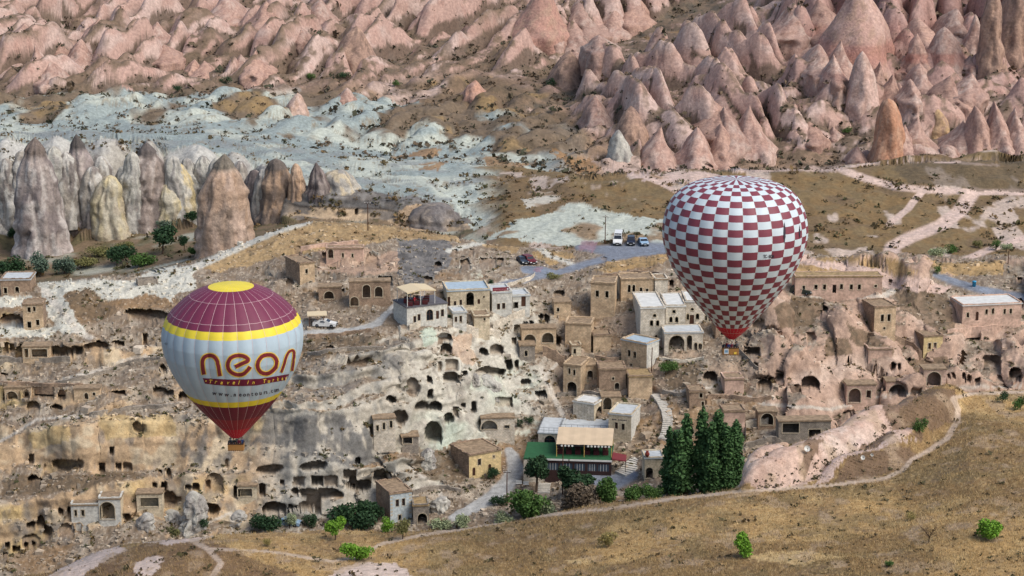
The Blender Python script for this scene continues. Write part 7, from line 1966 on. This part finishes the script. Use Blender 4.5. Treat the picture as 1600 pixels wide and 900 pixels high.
for k, (u, h, w) in enumerate(((1046, 98, 33), (1071, 120, 34), (1096, 130, 36), (1121, 126, 36), (1146, 112, 34), (1058, 100, 36), (1109, 114, 36), (1134, 108, 34))):
    lb = ['leftmost poplar of the row below the village', 'second tall poplar from the left', 'tallest poplar in the middle of the row', 'tall poplar right of the tallest one', 'rightmost poplar beside the pink outcrop', 'shorter poplar between the first and second tall ones', 'shorter poplar in front of the tallest pair', 'shorter poplar left of the rightmost one'][k]
    tree('poplar_tree', lb, u, 772 if k < 5 else 776, h + 6, w, 'poplar', 'poplar', tmin=4.8, tmax=15, n=1700, group='poplars in the dark green row')
VG = [('dark green tree at the left corner of the restaurant', 838, 768, 60, 46, 'dark', 'round', 1300), ('leafy green tree in front of the restaurant window', 900, 778, 52, 62, 'dark', 'round', 1400), ('grey brown leafless looking bush below the restaurant', 905, 800, 54, 84, 'brown', 'bush', 1500),
      ('green bush right of the grey brown bush', 958, 792, 44, 58, 'green', 'bush', 1000), ('green bush on the hill edge left of the poplars', 990, 790, 34, 46, 'green', 'bush', 800), ('dense green bush at the left end of the hedge', 824, 812, 50, 74, 'green', 'bush', 1300), ('silvery pale bush in front of the dense green bush', 853, 812, 30, 44, 'pale', 'bush', 700),
      ('low green bush at foot of the leftmost poplar', 1018, 786, 30, 40, 'green', 'bush', 600), ('pale bush beside the gravel road at the hill edge', 790, 822, 26, 46, 'pale', 'bush', 600), ('pale green shrub right of the small white house', 690, 828, 22, 50, 'pale', 'bush', 600), ('pale green shrub left of the gravel road foot', 725, 826, 22, 40, 'pale', 'bush', 500),
      ('dark bush hugging the yellow house wall', 772, 748, 20, 30, 'dark', 'bush', 500), ('dark bush at the road edge below the yellow house', 778, 790, 20, 34, 'dark', 'bush', 500),
      ('large dark green bush below the cave cliff', 556, 820, 40, 84, 'dark', 'bush', 1500), ('dark green bush at the left cave foot', 420, 826, 28, 60, 'dark', 'bush', 900), ('pale shrub between the two dark bushes under the cliff', 452, 826, 26, 28, 'pale', 'bush', 450), ('small dark bush right of the pale cliff shrub', 482, 824, 24, 30, 'dark', 'bush', 500), ('dark bush right of the large one under the cliff', 590, 812, 26, 26, 'dark', 'bush', 450),
      ('small bush beside the tall pale rock slab', 318, 826, 20, 24, 'dark', 'bush', 350), ('clipped round shrub beside the hotel door', 701, 503, 12, 9, 'dark', 'round', 300), ('small tree above the yellow house', 812, 668, 16, 14, 'dark', 'bush', 300), ('bush on the path bank left of the restaurant wing', 828, 664, 16, 18, 'dark', 'bush', 300),
      ('green bush on the slope left of the white mansion arcade', 1045, 580, 18, 40, 'green', 'bush', 500), ('bush on the road bank by the upper road', 865, 436, 10, 40, 'olive', 'bush', 400), ('green shrub above the right road', 1464, 428, 16, 16, 'green', 'bush', 350), ('olive bush near the hotel chimney', 767, 447, 12, 12, 'dark', 'bush', 250)]
for lb, u, v, h, w, hue, kd, n in VG:
    tree('bush' if kd == 'bush' else 'garden_tree', lb, u, v, h, w, hue, kd, tmin=4.8, tmax=16, n=n, cat='bush' if kd == 'bush' else 'tree')
LV_ = [('broad dark green tree in the chimney valley', 254, 396, 42, 60, 'dark', 'round'), ('green tree left of the broad dark one in the chimney valley', 182, 414, 34, 64, 'dark', 'bush'), ('low yellow green bush in the chimney valley', 132, 420, 20, 60, 'olive', 'bush'), ('blue green willow like tree at left of the chimney valley', 62, 432, 40, 46, 'blue', 'bush'),
       ('dark bush at the left edge of the chimney valley', 20, 434, 36, 56, 'dark', 'bush'), ('blue green bush right of the willow like tree', 100, 428, 30, 46, 'blue', 'bush'), ('green bush along the white track in the chimney valley', 222, 416, 24, 54, 'green', 'bush'), ('small dark tree at the foot of the rock wall', 300, 356, 28, 24, 'dark', 'round'),
       ('dark bush below the brown grey fairy chimney', 224, 358, 18, 30, 'dark', 'bush'), ('grey green thicket at foot of the yellow dome', 262, 358, 18, 46, 'blue', 'bush'), ('small round tree beside the broad dark valley tree', 288, 392, 24, 20, 'dark', 'round'), ('dark shrub left of the tallest chimney', 20, 372, 18, 22, 'dark', 'bush'), ('olive bush below the yellow rock pillar', 196, 392, 16, 40, 'olive', 'bush'), ('green hedge at the foot of the big tan chimney', 310, 398, 18, 40, 'green', 'bush'), ('olive thicket in the middle of the chimney valley', 160, 400, 16, 50, 'olive', 'bush')]
for lb, u, v, h, w, hue, kd in LV_:
    tree('valley_tree' if kd == 'round' else 'bush', lb, u, v, h, w, hue, kd, tmin=15.6, tmax=17.6, n=700, cat='tree' if kd == 'round' else 'bush')
RV = [('grey green bush right of the wide dirt track', 1462, 402, 18, 40, 'pale', 'bush'), ('small green bush beside the grey green one near the track', 1486, 396, 16, 24, 'green', 'bush'), ('green bush on the right hill near the pole', 1556, 392, 18, 18, 'green', 'bush'), ('pale bush right of the pole on the right hill', 1572, 394, 14, 24, 'pale', 'bush'), ('small dull bush in the right hill grass', 1528, 388, 14, 20, 'olive', 'bush')]
for lb, u, v, h, w, hue, kd in RV:
    tree('bush', lb, u, v, h, w, hue, kd, tmin=14.5, tmax=19.5, n=450, cat='bush')
FV = [('dark tree in the far left corner plain', 50, 26, 14, 30, 'dark'), ('second dark tree in the far left corner plain', 78, 22, 14, 26, 'dark'), ('dark tree in the gully below the left pink ridge', 352, 130, 12, 24, 'dark'), ('dark tree at the gully end left of the brown boulder', 278, 144, 12, 20, 'dark'), ('dark bush at the foot of the big brown boulder', 541, 124, 14, 28, 'dark'), ('green bush left of the big brown boulder', 486, 124, 12, 20, 'green'),
      ('dark bush in the scrub gully left of the pointed boulder', 860, 138, 16, 22, 'dark'), ('green bush under the right pink cones', 1325, 210, 12, 22, 'green'), ('green bush in the white streaked scrub', 620, 136, 10, 20, 'green'), ('green tree in the far corner behind the left ridge', 20, 20, 12, 40, 'green')]
for lb, u, v, h, w, hue in FV:
    tree('far_bush', lb, u, v, h, w, hue, 'bush', tmin=19.5, tmax=25, n=300, cat='bush')

# ---- countless small things: shrubs, stones, grass tufts
inframe = (GU > -30) & (GU < 1630) & (GV > -15) & (GV < 915) & (~CAVE_IN)
nzf = grid_normals(GX, GY, GZ)[2]
flatd = inframe & (asph < .1) & (grav < .2)
def pick(weight, n):
    w = (weight * flatd).ravel(); w = w / w.sum()
    k = vr.choice(w.size, n, p=w, replace=False)
    return np.stack([GX.ravel()[k], GY.ravel()[k], GZ.ravel()[k]], 1), k
def tri_seen(ylim):
    return 1
# dark shrubs of the far slopes, low blobs of leaves
wfar = (T > 19.8) * (T < 24.6) * (0.12 + 1.6 * sstep(0.02, .5, lap) + .8 * sstep(.72, .9, nzf) * sstep(.45, .6, pb))
C0, _ = pick(wfar, 8000)
wmid = ((T > 15.3) & (T <= 19.9)) * (0.05 + 1.2 * sstep(.5, .6, pb) * sstep(.45, .55, pa)) * (np.sum(C, -1) < 1.25)
C1, _ = pick(wmid, 2600)
wvil = in_vill * (0.1 + sstep(.52, .64, pb)) * sstep(.5, .75, nzf)
C2, _ = pick(wvil, 2400)
whil = (T < 3.2) * (T > .8) * (.15 + 1.5 * opoly * sstep(0, .2, lap))
C3, _ = pick(whil, 1300)
def shrub_cloud(cent, rad, nleaf, pal, name, label):
    n = len(cent); k = np.repeat(np.arange(n), nleaf)
    d = vr.normal(size=(n * nleaf, 3)); d /= np.linalg.norm(d, axis=1)[:, None]
    rr = rad[k][:, None] * (vr.random((n * nleaf, 1)) ** .4)
    p = cent[k] + d * rr * np.array([1, 1, .62]) + np.array([0, 0, .35]) * rad[k][:, None]
    pi = vr.integers(0, len(pal), n); f = vr.uniform(.7, 1.3, (n * nleaf, 1))
    v, f_, c = leaf_quads(p, rad[k] * vr.uniform(.3, .55, n * nleaf), np.array(pal)[pi][k] * f, .8, .3)
    put(name, mesh_np(name, v, f_, M_LEAF, c, False), label=label, kind='stuff', cat='shrubs')
shrub_cloud(C0, .25 + vr.gamma(1.6, .28, len(C0)), 7, [colr(84, 76, 60), colr(98, 86, 68), colr(72, 72, 54), colr(110, 94, 76)], 'far_shrubs', 'dark low scrub scattered over the far pink slopes')
shrub_cloud(C1, .15 + vr.gamma(1.6, .2, len(C1)), 8, [colr(96, 84, 58), colr(84, 82, 54), colr(112, 92, 62)], 'hill_shrubs', 'brown low scrub on the middle hills')
shrub_cloud(C2, vr.uniform(.2, .6, len(C2)), 10, [colr(92, 86, 56), colr(112, 94, 62), colr(78, 80, 50), colr(124, 104, 74)], 'village_weeds', 'dry weeds among the village rubble')
shrub_cloud(C3, .1 + vr.gamma(1.5, .1, len(C3)), 9, [colr(98, 84, 60), colr(84, 78, 52)], 'outcrop_shrubs', 'small dry shrubs on the pink outcrop and near slope')
# stones
wst = in_vill * (.2 + sstep(.5, .64, pc)) * sstep(.6, .82, nzf)
CS, ks = pick(wst * (1 - .7 * pinkside), 9500)
def stones(cent, size, cols, name, label):
    n = len(cent); b = np.array([(-1, -1, -1), (1, -1, -1), (1, 1, -1), (-1, 1, -1), (-1, -1, 1), (1, -1, 1), (1, 1, 1), (-1, 1, 1)], float)
    v = b[None] * size[:, None, None] * vr.uniform(.55, 1.15, (n, 8, 3)) * vr.uniform(.6, 1.2, (n, 1, 3))
    a = vr.uniform(0, 6.28, n); ca, sa = np.cos(a)[:, None], np.sin(a)[:, None]
    x = v[..., 0] * ca - v[..., 1] * sa; y = v[..., 0] * sa + v[..., 1] * ca
    v = np.stack([x, y, v[..., 2] * .8], -1) + cent[:, None]
    f = np.array([(0, 3, 2, 1), (4, 5, 6, 7), (0, 1, 5, 4), (1, 2, 6, 5), (2, 3, 7, 6), (3, 0, 4, 7)])
    put(name, mesh_np(name, v.reshape(-1, 3), (f[None] + 8 * np.arange(n)[:, None, None]).reshape(-1, 4), M_STONE, np.repeat(cols, 8, 0), False), label=label, kind='stuff', cat='rubble')
base = C.reshape(-1, 3)[ks]; lum = vr.uniform(.75, 1.6, (len(CS), 1))
stones(CS, vr.gamma(2.0, .075, len(CS)) + .06, np.clip(base * .55 + np.array(colr(176, 164, 146)) * .45, 0, .7) * lum, 'rubble', 'loose stones and rubble strewn between the ruins')
# dry grass on the near hill: tufts of blades
wgr = (T < 3.05) * (T > .9) * (1 - .95 * opoly) * (1 - .97 * PALE) * (.3 + sstep(.4, .6, pb))
for hp in HPATH: wgr = wgr * (1 - .97 * line(hp, 4, 0, 3.3, 0.15))
CG, kg = pick(wgr, 42000)
n = len(CG); nb = 4; k = np.repeat(np.arange(n), nb); N_ = n * nb
a = vr.uniform(0, 6.28, N_); r = vr.uniform(0, .16, N_); hgt = vr.uniform(.14, .42, N_) * (0.6 + 0.8 * pb.ravel()[kg][k])
b0 = CG[k] + np.stack([np.cos(a) * r, np.sin(a) * r, np.full(N_, -.03)], 1); w = vr.uniform(.018, .04, N_)
t1 = np.stack([-np.sin(a) * w, np.cos(a) * w, 0 * w], 1); tip = b0 + np.stack([np.cos(a) * hgt * .5, np.sin(a) * hgt * .5, hgt], 1)
v = np.stack([b0 - t1, b0 + t1, tip], 1).reshape(-1, 3)
pal = np.array([colr(202, 174, 122), colr(184, 154, 104), colr(214, 190, 144), colr(154, 128, 88), colr(124, 108, 74)])
cg = (pal[vr.choice(5, n, p=[.3, .25, .2, .15, .1])] * .5 + C.reshape(-1, 3)[kg] * .55)[k] * vr.uniform(.8, 1.15, (N_, 1))
put('dry_grass', mesh_np('dry_grass', v, np.arange(N_ * 3).reshape(-1, 3), M_GRASS, np.repeat(cg, 3, 0), False), label='dry golden grass covering the near hill', kind='stuff', cat='grass')
